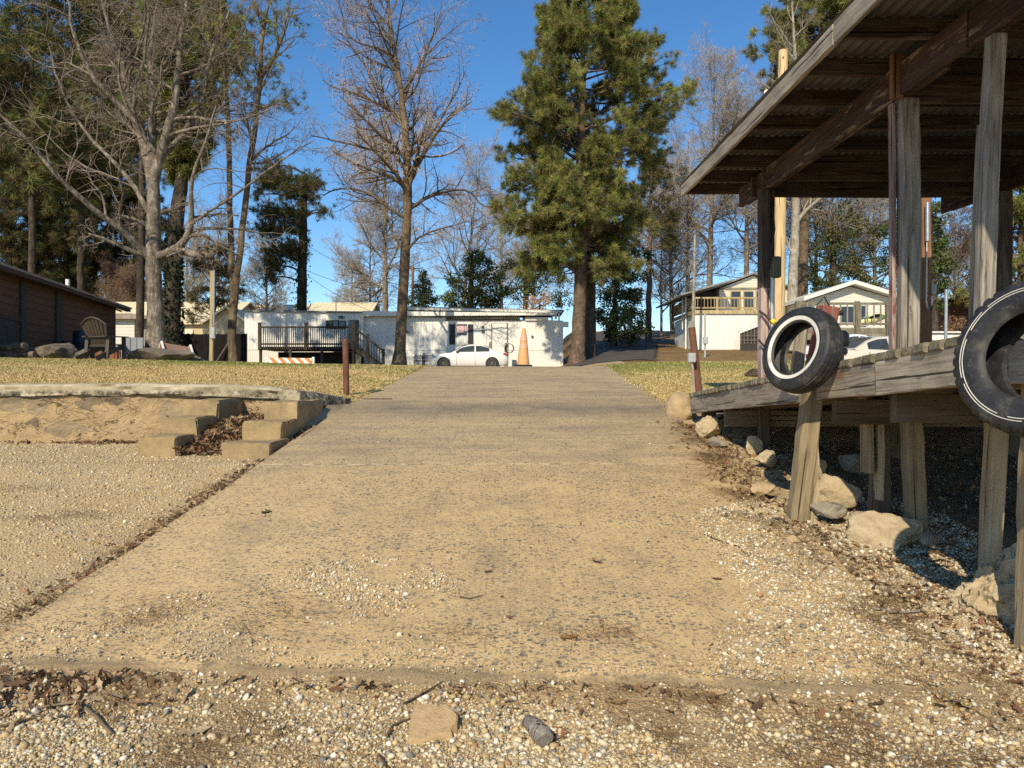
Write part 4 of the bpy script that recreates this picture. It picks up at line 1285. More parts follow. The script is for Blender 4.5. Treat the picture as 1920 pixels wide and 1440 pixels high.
# wiring on the far post
mb = MB()
mb.tube([(2.83, 8.12, deck_z(8.2)), (2.83, 8.12, CZ + 1.25)], .022, 8)
mb.build('conduit', M['galv'], dock, smooth=True)
mb = MB(); mb.box(2.81, 2.91, 8.05, 8.13, CZ + 1.15, CZ + 1.38)
mb.build('junction_box', M['dark_box'], dock, bevel=.015)
mb = MB()
mb.tube([P(1448, 495, 8.08), P(1446, 470, 8.05), P(1452, 430, 8.05), P(1449, 395, 8.1), P(1450, 370, 8.2)], .012, 6)
mb.build('cable', M['cable'], dock, smooth=True); mb = MB()
mb.tube([P(1424, 583, 8.1), P(1436, 592, 8.05), P(1446, 602, 8.0), P(1450, 608, 8.0)], .013, 6)
mb.build('cable', M['cable'], dock, smooth=True); mb = MB()
mb.tube([P(1422, 637, 8.1), P(1432, 648, 8.05), P(1441, 660, 8.05), P(1444, 690, 8.05), P(1436, 697, 8.05)], .012, 6)
mb.build('cable', M['cable'], dock, smooth=True)
mb = MB(); mb.tube([P(1447, 605, 8.0), P(1453, 601, 7.99)], .032, 10)
mb.build('plug', M['yellow'], dock, smooth=True)

# ------------------------------------------------------------------ tyres
def tyre(label, c, normal, spin, R=.312, W=.17, rim=.19, white=True, thin=False, tread='road'):
    nrm = Vector(normal).normalized()
    q = nrm.to_track_quat('Z', 'Y').to_matrix().to_4x4()
    Mw = Matrix.Translation(Vector(c)) @ q @ Matrix.Rotation(spin, 4, 'Z')
    h = W / 2
    prof = [(rim + .012, -h * .62), (rim, -h * .78), (rim + .01, -h * .9), (rim + .03, -h * .97), (rim + .062, -h * 1.04), (R - .055, -h * 1.0), (R - .026, -h * .93), (R - .012, -h * .84),
            (R - .005, -h * .66), (R - .013, -h * .62), (R - .013, -h * .57), (R - .001, -h * .53), (R, -h * .24), (R - .011, -h * .21), (R - .011, -h * .16), (R + .001, -h * .12),
            (R + .001, h * .12), (R - .011, h * .16), (R - .011, h * .21), (R, h * .24), (R - .001, h * .53), (R - .013, h * .57), (R - .013, h * .62), (R - .005, h * .66),
            (R - .012, h * .84), (R - .026, h * .93), (R - .055, h * 1.0), (rim + .062, h * 1.04), (rim + .03, h * .97), (rim + .01, h * .9), (rim, h * .78), (rim + .012, h * .62),
            (rim + .045, h * .6), (R - .05, h * .78), (R - .024, h * .55), (R - .02, 0), (R - .024, -h * .55), (R - .05, -h * .78), (rim + .045, -h * .6), (rim + .012, -h * .62)]
    n = 160
    vs, fs = [], []
    for i, (r, z) in enumerate(prof):
        for k in range(n):
            a = 2 * math.pi * k / n
            rr, zz = r, z
            if 6 <= i <= 25 and abs(z) > h * .6:
                # sipes and shoulder lugs
                if tread == 'lug' and k % 4 == 0: rr -= .011
                if tread == 'road' and k % 2 == 0: rr -= .0018
            if tread == 'lug' and 11 <= i <= 20 and (k + int(i * 1.3)) % 5 == 0: rr -= .006
            vs.append((rr * math.cos(a), rr * math.sin(a), zz))
    m = len(prof)
    for i in range(m - 1):
        for k in range(n):
            k2 = (k + 1) % n
            fs.append((i * n + k, i * n + k2, (i + 1) * n + k2, (i + 1) * n + k))
    root = empty('hanging_tyre', Mw.translation, label, 'tyre', 'old tyres hung as fenders on the dock')
    b = MB(); b.add(vs, fs)
    b.build('casing', M['rubber'], root, smooth=True, world=Mw, sharp=38)
    wb = MB()
    def ring(r0, r1, dz, gap=None):
        pr = []
        z_at = lambda r: np.interp(r, [rim + .01, rim + .03, rim + .062, R - .055, R - .026], [h * .9, h * .97, h * 1.04, h * 1.0, h * .93])
        rad = [r0, r0 + .002, (r0 + r1) / 2, r1 - .002, r1]
        for j, r in enumerate(rad): pr.append((r, float(z_at(r)) + (dz if 0 < j < 4 else -.002)))
        nn = 120
        v, f = [], []
        for r, z in pr:
            for k in range(nn):
                a = 2 * math.pi * k / nn
                v.append((r * math.cos(a), r * math.sin(a), z))
        for i in range(4):
            for k in range(nn):
                if gap and (k % gap[1]) < gap[0]: continue
                f.append((i * nn + k, i * nn + (k + 1) % nn, (i + 1) * nn + (k + 1) % nn, (i + 1) * nn + k))
        wb.add(v, f)
    if thin:
        ring(rim + .083, rim + .089, .0022, (3, 31)); ring(rim + .094, rim + .1, .0022, (2, 23))
    else:
        ring(rim + .014, rim + .044, .0025)
    wb.build('whitewall', M['whitewall'], root, smooth=True, world=Mw)
    return root


tyre('old tyre with a broad whitewall ring hung on the farther mooring post', P(1502, 657, 5.33), (-.9, -.42, .26), .4)
tyre('larger black tyre with thin chipped white lines, cut by the right frame edge', P(1957, 672, 3.07), (-.87, -.46, .2), 1.1, R=.335, W=.21, rim=.185, thin=True, tread='lug')

# ------------------------------------------------------------------ small things on and near the dock
om = empty('outboard_motor', (2.74, 6.3, deck_z(6.3)), 'small black outboard engine standing on the deck behind the whitewall tyre', 'outboard motor')
b = MB(); c = P(1574, 636, 6.25)
b.lathe([(.0, .075), (.05, .07), (.075, .04), (.08, -.02), (.07, -.06), (.0, -.065)], c, 14)
b.build('cowl', M['black_metal'], om, smooth=True)
b = MB(); c2 = P(1570, 660, 6.25)
b.box(c2.x - .05, c2.x + .04, c2.y - .05, c2.y + .05, deck_z(6.25) - .01, c2.z + .06)
b.box(c2.x - .1, c2.x + .08, c2.y - .03, c2.y + .03, c2.z - .02, c2.z + .03)
b.build('bracket', M['black_metal'], om, bevel=.012)
b = MB(); b.tube([P(1566, 640, 6.25), P(1562, 600, 6.25), P(1570, 588, 6.2), P(1580, 586, 6.2)], .022, 8)
b.tube([P(1556, 575, 6.2), P(1545, 556, 6.2), P(1538, 566, 6.2), P(1530, 572, 6.2)], .006, 6)
b.build('tiller', M['black_metal'], om, smooth=True)
rr = MB(); c = P(1424, 703, 8.9)
for k in range(4):
    rr.tube([(c.x + (.16 - .02 * k) * math.cos(a), c.y + .14 * math.sin(a), c.z - .0 + .018 * k + .008 * math.sin(3 * a + k)) for a in [i * .33 for i in range(20)]], .017, 6)
tag(rr.build('mooring_rope', M['stick_dark'], smooth=True), 'dark frayed coil of rope lying on the far end of the deck', 'rope')
lp = beam('leaning_pole', (P(1819, 655, 4.7)), P(1837, 235, 4.55), .03, .03, M['grey_wood'], rough=.002, bevel=.008)
tag(lp, 'thin grey pole leaning left of the nearer roof post, its long shaft free', 'pole', 'poles leaning on the dock post')
lp = beam('leaning_pole', (P(1829, 650, 4.62)), P(1842, 270, 4.5), .022, .022, M['pile_dark'], rough=.002, bevel=.006)
tag(lp, 'darker pole tight against the nearer roof post', 'pole', 'poles leaning on the dock post')
up = empty('service_post', (XX(1733, 10.6), 10.6, float(upper_z(5.85, 10.6))), 'reddish brown wooden service post with grey conduit seen past the grey roof post', 'post')
beam('shaft', (XX(1734, 10.6), 10.6, float(upper_z(5.85, 10.6)) - .2), (XX(1732, 10.6), 10.6, ZZ(372, 10.6)), .15, .14, M['brown_pole'], up)
b = MB(); b.tube([P(1739, 380, 10.45), P(1739, 452, 10.45)], .027, 10); b.build('conduit', M['galv'], up, smooth=True)
b = MB(); b.tube([P(1738, 452, 10.46), P(1737, 565, 10.46), P(1739, 578, 10.46), P(1744, 584, 10.46), P(1747, 572, 10.46), P(1747, 555, 10.46)], .01, 6); b.build('cable', M['galv'], up, smooth=True)
b = MB(); a0 = P(1744, 534, 10.55); a1 = P(1753, 553, 10.55); b.box(a0.x, a1.x, 10.5, 10.62, a1.z, a0.z); b.build('meter_box', M['grey_box'], up, bevel=.008)
b = MB(); x = XX(1772, 12.5); b.tube([(x, 12.5, float(upper_z(x, 12.5)) - .1), (x + .02, 12.5, ZZ(543, 12.5))], .026, 10)
tag(b.build('steel_pipe', M['galv'], smooth=True), 'bare galvanised steel pipe standing upright beyond the dock', 'pipe')

# leaning rusty pipe with electric box, left of the dock; bollard on the left lawn
lp = empty('leaning_pipe', (XX(1311, 10.9), 10.9, float(upper_z(2.72, 10.9))), 'rusty brown steel pipe leaning left at the shore end of the dock', 'pipe post')
b = MB(); b.tube([P(1311, 737, 10.9), P(1297, 614, 10.9)], .052, 16); b.build('pipe', M['rust_pipe'], lp, smooth=True)
eb = empty('outlet_box', (XX(1301, 10.75), 10.75, float(upper_z(2.6, 10.75))), 'grey weatherproof outlet box on a pink conduit beside the leaning pipe', 'outlet box')
b = MB(); a0 = P(1290, 662, 10.75); a1 = P(1304, 680, 10.75); b.box(a0.x, a1.x, 10.7, 10.8, a1.z, a0.z); b.build('box', M['grey_box'], eb, bevel=.012)
b = MB(); b.tube([P(1297, 680, 10.75), P(1299, 690, 10.75), P(1302, 738, 10.75)], .019, 8); b.build('conduit', M['pink_post'], eb, smooth=True)
b = MB(); x = XX(649, 11.5); z0 = float(upper_z(x, 11.5))
b.tube([(x + .01, 11.5, z0 - .2), (x - .012, 11.5, z0 + .86), (x - .012, 11.5, z0 + .865)], [.046, .046, .04], 18)
tag(b.build('steel_bollard', M['rust_pipe'], smooth=True), 'brown steel pipe bollard standing upright in the lawn left of the ramp', 'bollard')
b = MB(); pts = [(660, 716), (680, 722), (700, 719), (720, 722), (735, 727)]  # dark tube laid along the bollard's cast shadow, part hose
hp = []
for (px, py) in pts:
    x = XX(px, 11.25); hp.append((x, 11.25, float(upper_z(x, 11.25)) + .02))
b.tube(hp, .016, 6); tag(b.build('dark_tube', M['stick_dark'], smooth=True), 'short length of dark hose lying in grass beside bollard', 'hose')


# ------------------------------------------------------------------ rocks
from mathutils import noise as mnoise


def rock(name, c, size, seed, mat, label, group=None, cat='rock', flat=.45, rotz=None, tilt=0.0, sub=4, rough=1.0, nplanes=12):
    import bmesh
    bm = bmesh.new()
    bmesh.ops.create_icosphere(bm, subdivisions=sub, radius=1)
    rng = random.Random(seed)
    off = Vector((seed * 3.7, seed * 1.3, seed * 7.1))
    planes = [(Vector((rng.gauss(0, 1), rng.gauss(0, 1), rng.gauss(0, .8))).normalized(), rng.uniform(.42, .8)) for _ in range(nplanes)]
    for v in bm.verts:
        p = v.co.copy()
        for nr, d in planes:
            k = p.dot(nr) - d
            if k > 0: p -= nr * k * .97
        s = 1 + .12 * mnoise.noise(p * 2.1 + off) + .08 * rough * mnoise.noise(p * 5 + off) + .05 * rough * mnoise.noise(p * 11 + off) + .03 * (rough - .6) * mnoise.noise(p * 24 + off)
        v.co = p * s
    R = Matrix.Rotation(tilt, 3, 'Y') @ Matrix.Rotation(rng.uniform(0, 6.28) if rotz is None else rotz, 3, 'Z')
    for v in bm.verts:
        v.co = R @ v.co if rotz is None else v.co
        v.co = Vector((v.co.x * size[0] / 1.5, v.co.y * size[1] / 1.5, v.co.z * size[2] / 1.5))
        if rotz is not None: v.co = R @ v.co
    me = bpy.data.meshes.new(name); bm.to_mesh(me); bm.free()
    me.polygons.foreach_set('use_smooth', np.ones(len(me.polygons), bool))
    me.set_sharp_from_angle(angle=math.radians(32))
    setmat(me, mat)
    return tag(place(me, name, None, Matrix.Translation(Vector(c))), label, cat, group)


G = 'rocks along the right bank'
for (px, py, Y, w, h, mt, lab) in [
    (1276, 768, 9.75, .36, .38, 'rock_tan', 'rounded tan boulder against the shore end of the dock'),
    (1331, 806, 8.6, .27, .24, 'rock_conc', 'pale jagged rock just below the shore end of the dock'),
    (1347, 829, 8.05, .2, .1, 'rock_grey', 'flat grey stone at the ramp edge under the rim board'),
    (1412, 836, 7.7, .14, .16, 'rock_conc', 'upright pale stone at the foot of the far pile'),
    (1440, 862, 7.1, .22, .14, 'rock_conc', 'pale rubble block on the leafy bank left of the tyre post'),
    (1532, 880, 6.15, .13, .16, 'rock_conc', 'pale pointed stone just right of the tyre post'),
    (1560, 920, 5.85, .36, .24, 'rock_conc', 'rounded sandstone boulder right of the tyre post'),
    (1546, 957, 5.5, .24, .1, 'rock_grey', 'low tan stone at the foot of the split board'),
    (1432, 917, 6.05, .15, .11, 'rock_tan', 'small squarish stone in the leaves left of the tyre post'),
    (1640, 998, 5.16, .44, .34, 'rock_conc', 'big smooth sandstone slab in front of the middle piles'),
    (1486, 1013, 5.02, .1, .06, 'rock_tan', 'small oval tan stone lying on the washed gravel'),
    (1608, 868, 6.9, .3, .2, 'rock_grey', 'shaded grey rock under the dock behind sandstone boulder'),
    (1740, 1013, 4.95, .14, .08, 'rock_grey', 'dark stone between two piles at the shadow edge'),
]:
    c = P(px, py, Y)
    big = {1640: (.56, .42, .27), 1276: (.3, .3, .34)}.get(px)
    rock('bank_rock', c if px != 1640 else c - Vector((0, 0, .03)), big or (w, w * .8, h), px + py + (3 if px == 1640 else 0), M[mt], lab, G, nplanes=0 if px == 1276 else 12, rough=1.5 if mt == 'rock_conc' else .8)
rock('concrete_chunk', P(1880, 1120, 4.12), (.5, .34, .46), 79, M['rock_conc'], 'broken lump of pale rough concrete at the foot of the nearest pile', None, 'concrete chunk', sub=5, rough=2.6, nplanes=7)
for (px, py, lab, w) in [(1001, 928, 'tiny white stone alone on the middle of the ramp', .035), (842, 1051, 'small pale stone standing on the ramp beside the gravel patch', .045), (1238 - 40, 1216, 'white pebble lying near the lower edge of the ramp', .03)]:
    Yg_ = 1.75 / ((py - 720) / FP + .137)
    c = P(px, py, Yg_); rock('loose_stone', (c.x, c.y, c.z + w * .25), (w, w, w * .8), px, M['rock_conc'], lab, 'loose stones on the ramp', 'stone', sub=2)

# the flat tan stone in the foreground
Yf = 2.92
out = [(764, 1390), (770, 1345), (778, 1324), (812, 1321), (822, 1327), (840, 1323), (859, 1342), (857, 1358), (846, 1368), (848, 1377), (812, 1381), (790, 1392)]
mb = MB(); n = len(out)
def gp(px, py, up=0.0):
    k = (py - 720) / FP
    Y = (1.75 + .075 - up) / (k + .137); return P(px, py, Y) 
top = [gp(*p_, up=.022 + (1392 - p_[1]) / 70 * .05) for p_ in out]
cen = sum(top, Vector()) / n
ring2 = [cen + (v - cen) * .93 + Vector((0, 0, .008)) for v in top]
bot = [cen + (v - cen) * 1.01 + Vector((0, .0, -.035)) for v in top]
vs = [cen + Vector((0, 0, .011))] + ring2 + top + bot
fs = [(0, 1 + i, 1 + (i + 1) % n) for i in range(n)] + [(1 + i, 1 + n + i, 1 + n + (i + 1) % n, 1 + (i + 1) % n) for i in range(n)] + [(1 + n + i, 1 + 2 * n + i, 1 + 2 * n + (i + 1) % n, 1 + n + (i + 1) % n) for i in range(n)]
mb.add(vs, fs)
tag(mb.build('flat_stone', M['rock_orange'], smooth=True, sharp=30), 'flat tan sandstone piece lying on gravel in front of the ramp', 'stone')
# weathered wood stub
c = gp(1006, 1378, .03)
mb = MB(); mb.tube([c + Vector((-.04, .1, .016)), c + Vector((-.032, .07, .022)), c + Vector((0, 0, .026)), c + Vector((.026, -.055, .02)), c + Vector((.032, -.07, .014))], [.01, .026, .036, .04, .034], 12)
tag(mb.build('wood_stub', M['drift'], smooth=True), 'short dark weathered wood stub lying on the foreground gravel', 'driftwood')


def stick(pts, r, label, mat='stick', group='fallen sticks and twigs', up=.01):
    mb = MB()
    ps = []
    for (px, py) in pts:
        k = (py - 720) / FP
        Y = 1.75 / (k + .137)
        p_ = P(px, py, Y)
        z = float(ground_z(np.array([p_.x]), np.array([p_.y]))[0]) + r + up
        ps.append((p_.x, p_.y, z))
    mb.tube(ps, [r * (1 - .45 * i / (len(ps) - 1)) for i in range(len(ps))], 7)
    tag(mb.build('fallen_stick', M[mat], smooth=True), label, 'stick', group)
stick([(208, 1352), (180, 1322), (145, 1296), (110, 1300), (72, 1306)], .008, 'pale bent stick among leaves in the lower left corner')
stick([(725, 1357), (738, 1338), (760, 1329), (788, 1318)], .006, 'pale crooked stick just left of the flat stone')
stick([(756, 1303), (790, 1290), (830, 1272)], .005, 'brown twig lying along the ramp lip above flat stone', 'stick_dark')
stick([(755, 1448), (728, 1415), (710, 1390)], .007, 'dark straight stick at the bottom edge left of centre', 'stick_dark')
stick([(1320, 1004), (1355, 1018), (1385, 1027), (1402, 1045)], .004, 'thin dark twig lying on the right half of the ramp', 'stick_dark', up=.004)
stick([(1640, 1146), (1690, 1142), (1735, 1138)], .007, 'short dead branch on the gravel near concrete lump', 'drift')
stick([(862, 1122), (880, 1126), (905, 1120)], .004, 'small brown twig in the middle of the lower ramp', 'stick_dark', up=.004)
stick([(0, 1338), (40, 1328), (85, 1318)], .006, 'straight pale stick at the left edge of the picture')


def oak_leaf(px, py, size, yaw, label, col, curl=1.0, lift=0.0):
    k = (py - 720) / FP; Y = 1.75 / (k + .137); p_ = P(px, py, Y)
    z = float(ground_z(np.array([p_.x]), np.array([p_.y]))[0]) + .006 + lift
    half = [(0, .03), (.12, .1), (.2, .3), (.28, .16), (.4, .2), (.48, .46), (.56, .2), (.7, .22), (.78, .38), (.86, .14), (1, .0)]
    vs, fs = [], []
    n = len(half)
    for s in (-1, 0, 1):
        for (x, y) in half:
            zz = curl * (.22 * (abs(s) * y) ** 1.2 + .35 * (x - .45) ** 2) - .02
            vs.append((x - .5, s * y, zz))
    for r in (0, 1):
        for i in range(n - 1):
            fs.append((r * n + i, r * n + i + 1, (r + 1) * n + i + 1, (r + 1) * n + i))
    Mx = Matrix.Translation(Vector((p_.x, p_.y, z))) @ Matrix.Rotation(yaw, 4, 'Z') @ Matrix.Scale(size, 4)
    me = bpy.data.meshes.new('fallen_leaf'); me.from_pydata([Mx @ Vector(v) for v in vs], [], fs)
    t = plain('leaf_%d' % px, col, .8, .2, var=.3, scale=30)
    setmat(me, t)
    tag(place(me, 'fallen_leaf'), label, 'leaf', 'dead oak leaves lying singly')
oak_leaf(1119, 1058, .085, 2.2, 'curled brown oak leaf standing on the middle of the ramp', (.36, .22, .11), 2.2, .01)
oak_leaf(1066, 1197, .1, .3, 'orange brown leaf lying low on the ramp right of centre', (.36, .18, .07), .9)
oak_leaf(362, 1336, .14, .25, 'pale tan oak leaf lying on gravel lower left', (.46, .34, .2), .6)
oak_leaf(1043, 1350, .13, .9, 'rusty oak leaf beside the dark wood stub', (.3, .13, .05), 1.0)
oak_leaf(1538, 1388, .15, 2.8, 'pale lobed oak leaf on gravel at lower right', (.4, .27, .14), .7)
oak_leaf(1858, 1148, .13, 2.4, 'tan lobed leaf leaning on the broken concrete lump', (.5, .34, .2), 1.0, .02)
oak_leaf(1160, 1300, .08, .2, 'dull brown leaf lying at the lip of the ramp', (.27, .15, .07), 1.0)
oak_leaf(915, 1075, .06, .6, 'small dark leaf on the ramp near gravel patch', (.14, .08, .045), 1.0)
oak_leaf(1345, 1087, .06, 3.0, 'small maroon leaf on the right of the ramp', (.17, .06, .045), .8)
oak_leaf(497, 962, .1, 1.0, 'crumpled dark leaf on the left half of the ramp', (.12, .085, .05), 2.0)
oak_leaf(955, 1160, .05, 2.0, 'tiny brown leaf in the centre of the lower ramp', (.2, .11, .06), 1.0)
# ================================================================== buildings and yard things
def uz(x, y): return float(upper_z(np.array([float(x)]), np.array([float(y)]))[0])


# ------------------------------------------------------------------ mobile home
YT = 47.0
th = empty('mobile_home', (-6.7, 49, uz(-6.7, 47)), 'long low white ribbed mobile home with flat roof behind the yard', 'mobile home')
X0, X1, XM = XX(461, YT), XX(1056, YT), XX(683, YT)
zb = .95 + CZ - .35
zl, zr0, zr1 = ZZ(587, YT), ZZ(592, YT), ZZ(601, YT)
mb = MB()
mb.prism([(X0, zb), (XM, zb), (XM, ZZ(588, YT)), (X0, ZZ(585, YT))], 'y', YT - .25, YT + 4.5)
mb.build('wall', M['trailer_white'], th)
mb = MB()
mb.prism([(XM, zb), (X1, zb), (X1, zr1), (XM, zr0)], 'y', YT, YT + 4.3)
mb.build('wall', M['trailer_white'], th)
mb = MB()
x = X0 + .1
zsk = ZZ(655, YT)
while x < X1 - .1:
    yf = YT - .25 if x < XM else YT
    t = (x - X0) / (X1 - X0)
    zt = (ZZ(586.5, YT) if x < XM else zr0 + (zr1 - zr0) * (x - XM) / (X1 - XM)) - .1
    mb.box(x, x + .07, yf - .012, yf, zsk, zt)
    x += .19
mb.build('wall_ribs', M['trailer_white'], th)
mb = MB()
x = X0 + .05
while x < X1 - .1:
    yf = YT - .25 if x < XM else YT
    mb.box(x, x + .05, yf - .01, yf, zb, zsk - .05)
    x += .14
mb.box(X0, XM, YT - .285, YT - .25, zsk - .045, zsk)
mb.box(XM, X1, YT - .03, YT, zsk - .045, zsk)
mb.build('skirting', M['trim_white'], th)
mb = MB()
mb.prism([(X0 - .1, ZZ(585, YT)), (XM + .1, ZZ(588, YT)), (XM + .1, ZZ(585, YT)), (X0 - .1, ZZ(582, YT))], 'y', YT - .4, YT + 4.6)
mb.build('roof', M['grey_roof'], th)
# roof-over with white gutters on short posts
mb = MB()
mb.prism([(XX(680, 46.6), ZZ(593, 46.6)), (XX(1040, 46.6), ZZ(591, 46.6)), (XX(1040, 46.6), ZZ(587, 46.6)), (XX(680, 46.6), ZZ(583, 46.6))], 'y', 46.55, 46.75)
mb.prism([(XX(765, 49), ZZ(581, 49)), (XX(1053, 49), ZZ(587, 49)), (XX(1053, 49), ZZ(583, 49)), (XX(765, 49), ZZ(577, 49))], 'y', 48.9, 49.1)
mb.build('gutter', M['trim_white'], th)
mb = MB()
mb.prism([(XX(765, 49), ZZ(578, 49) + .02), (XX(1058, 49), ZZ(584, 49) + .02), (XX(1058, 49), ZZ(581, 49) + .02), (XX(765, 49), ZZ(575, 49) + .02)], 'y', 49.12, 53)
mb.prism([(XX(680, 46.7), ZZ(592, 46.7)), (XX(1038, 46.7), ZZ(590, 46.7)), (XX(1038, 46.7), ZZ(588, 46.7)), (XX(680, 46.7), ZZ(585, 46.7))], 'y', 46.78, 48.85)
mb.build('roof_over', M['grey_roof'], th)
mb = MB()
for px in (788, 833, 1042): mb.box(XX(px, 47.2) - .07, XX(px, 47.2) + .07, 47.05, 47.2, zr0 - .2, ZZ(586, 47.2))
for px in (1035, 1048): mb.box(XX(px, 49.05) - .05, XX(px, 49.05) + .05, 48.9, 49.08, zr1 - .2, ZZ(585, 49))
mb.build('gutter_post', M['trim_white'], th)
mb = MB(); mb.box(XX(985, 46.9), XX(1028, 46.9), 46.85, 46.98, ZZ(601, 46.9), ZZ(595, 46.9)); mb.build('fascia_panel', M['trim_white'], th)
mb = MB()
px = 836
while px < 975:
    x = XX(px, 46.7); mb.box(x, x + .06, 46.72, 47.0, ZZ(597, 46.7), ZZ(592.5, 46.7)); px += 3.2
mb.box(XX(836, 46.95), XX(975, 46.95), 46.92, 46.99, ZZ(601, 46.9), ZZ(593, 46.9))
mb.build('eave_slats', M['drab_rail'], th)


def window(parent, px0, px1, py0, py1, Y, fr='trim_white', panes=1, extra=None):
    a, b = P(px0, py0, Y), P(px1, py1, Y)
    mb = MB(); t = .05
    mb.box(a.x - t, b.x + t, Y - .05, Y, a.z, a.z + t); mb.box(a.x - t, b.x + t, Y - .06, Y, b.z - t, b.z)
    mb.box(a.x - t, a.x, Y - .05, Y, b.z, a.z); mb.box(b.x, b.x + t, Y - .05, Y, b.z, a.z)
    for i in range(1, panes):
        x = a.x + (b.x - a.x) * i / panes
        mb.box(x - .03, x + .03, Y - .045, Y, b.z, a.z)
    f = mb.build('window', M[fr], parent)
    mb = MB(); mb.box(a.x, b.x, Y - .02, Y + .0, b.z, a.z)
    mb.build('pane', M['glass'], f)
    return f
window(th, 613, 634, 602, 615, YT - .27, 'black_metal', 2)
window(th, 636, 647, 603, 615, YT - .27, 'black_metal', 1)
window(th, 653, 674, 600, 655, YT - .27, 'trim_white', 1)
w = window(th, 856, 876, 608, 646, YT - .02, 'trim_white', 1)
mb = MB(); a, b = P(857, 611, YT - .05), P(875, 624, YT - .05); mb.box(a.x, b.x, YT - .065, YT - .048, b.z, a.z); mb.build('poster', M['pink_paper'], w)
mb = MB(); a, b = P(856.5, 629, YT - .05), P(875.5, 645, YT - .05); mb.box(a.x, b.x, YT - .06, YT - .045, b.z, a.z); mb.build('blind', M['white_plastic'], w)
for (p0, p1) in ((842.5, 853.5), (877.5, 887.5)):
    mb = MB(); a, b = P(p0, 608, YT), P(p1, 646, YT); mb.box(a.x, b.x, YT - .06, YT - .027, b.z, a.z)
    z = b.z + .08
    while z < a.z - .08: mb.box(a.x + .04, b.x - .04, YT - .075, YT - .06, z, z + .035); z += .08
    mb.build('shutter', M['shutter'], th)
d = None
mb = MB(); a, b = P(923, 606, YT), P(950, 664, YT); mb.box(a.x, b.x, YT - .06, YT - .026, b.z, a.z); mb.box(a.x - .06, b.x + .06, YT - .09, YT - .026, a.z, a.z + .06)
fm = MB(); fm.box(a.x - .07, a.x - .02, YT - .07, YT - .026, b.z, a.z); fm.box(b.x + .02, b.x + .07, YT - .07, YT - .026, b.z, a.z); fm.build('door_frame', M['drab_rail'], th)
d = mb.build('door', M['white_paint'], th)
mb = MB(); a = P(947, 636, YT); mb.lathe([(0, 0), (.035, .01), (.04, .04), (0, .06)], (0, 0, 0), 8, Matrix.Translation(Vector((a.x, YT - .06, a.z))) @ Matrix.Rotation(math.pi / 2, 4, 'X')); mb.build('handle', M['galv'], d)
for (px, py, w_, h_, mt) in ((770, 611, .2, .12, 'cream_wall'), (764, 622, .14, .13, 'dark_box'), (905, 613, .13, .13, 'dark_box'), (906, 621, .16, .16, 'dark_box'), (998, 631, .13, .12, 'dark_box'), (640, 595, .3, .16, 'dark_box')):
    mb = MB(); yf = YT - .27 if px < 683 else YT
    a = P(px, py, yf); mb.box(a.x - w_ / 2, a.x + w_ / 2, yf - .1, yf - .02, a.z - h_ / 2, a.z + h_ / 2); mb.build('fixture', M[mt], th)
# right hand end cap and vent hood
mb = MB(); a, b = P(1040, 603, YT), P(1066, 613, YT); mb.box(a.x, b.x, YT - .05, YT + .3, b.z, a.z); mb.build('end_hood', M['white_paint'], th)
# tv aerial
an = empty('tv_aerial', (XX(858, 50), 50, ZZ(590, 50)), 'thin television aerial mast on the mobile home roof', 'aerial')
mb = MB(); mb.tube([(XX(858, 50), 50, ZZ(592, 50)), (XX(858, 50), 50, ZZ(531, 50))], .022, 6); mb.build('mast', M['galv'], an)
mb = MB(); mb.bar(P(850, 532, 50), P(866, 533, 50), .03, .03)
for k in range(5): mb.bar(P(852 + 3 * k, 532, 49.6), P(852 + 3 * k, 532.5, 50.4), .015, .015)
mb.build('aerial_rods', M['galv'], an)

# porch deck of the mobile home
pd = empty('porch', (XX(600, 44), 44, uz(XX(600, 44), 44)), 'dark weathered wooden porch with baluster railing and stairs before the mobile home', 'porch')
Yd = 43.6
zf, zt = ZZ(650, Yd), ZZ(613.5, Yd)
xa, xb = XX(487, Yd), XX(664, Yd)
gzp = uz(-11, Yd)
mb = MB(); mb.box(xa, xb, Yd, Yd + 2.9, zf - .16, zf); mb.build('floor', M['old_rail'], pd)
mb = MB(); mb.box(xa - .03, xb + .03, Yd - .09, Yd - .02, zt - .05, zt + .05); mb.box(xa, xb, Yd - .07, Yd - .03, zf + .1, zf + .2); mb.build('rail', M['old_rail'], pd)
mb = MB(); x = xa + .1
while x < xb: mb.box(x, x + .045, Yd - .11, Yd - .075, zf - .12, zt); x += .125
mb.build('balusters', M['old_rail'], pd)
for px in (487, 574, 664):
    mb = MB(); x = XX(px, Yd); mb.box(x - .08, x + .08, Yd - .1, Yd + .06, zf - .2, zt + .22); mb.box(x - .1, x + .1, Yd - .12, Yd + .08, zt + .22, zt + .27); mb.build('post', M['old_rail'], pd)
for px in (488, 544, 603, 662):
    mb = MB(); x = XX(px, Yd); mb.box(x - .07, x + .07, Yd + .0, Yd + .14, gzp - .3, zf - .16); mb.build('leg', M['old_rail'], pd)
mb = MB(); mb.box(xa + .2, xb, Yd + 2.8, Yd + 2.85, gzp - .2, zf - .2); mb.build('under_shade', M['porch_dark'], pd)  # dark sheet standing in for the shade below the porch floor
xs0, xs1 = XX(664, Yd), XX(719, Yd)
for i in range(7):
    f = i / 7.0
    z = zf - (zf - gzp) * (f + .1)
    mb = MB(); x = xs0 + (xs1 - xs0) * f; mb.box(x, x + .3, Yd, Yd + 1.1, z - .05, z); mb.build('step', M['old_rail'], pd)
mb = MB()
mb.bar((xs0, Yd - .03, zt), (xs1 - .1, Yd - .03, ZZ(656, Yd)), .06, .12); mb.bar((xs0, Yd, zf - .1), (xs1, Yd, gzp), .06, .26)
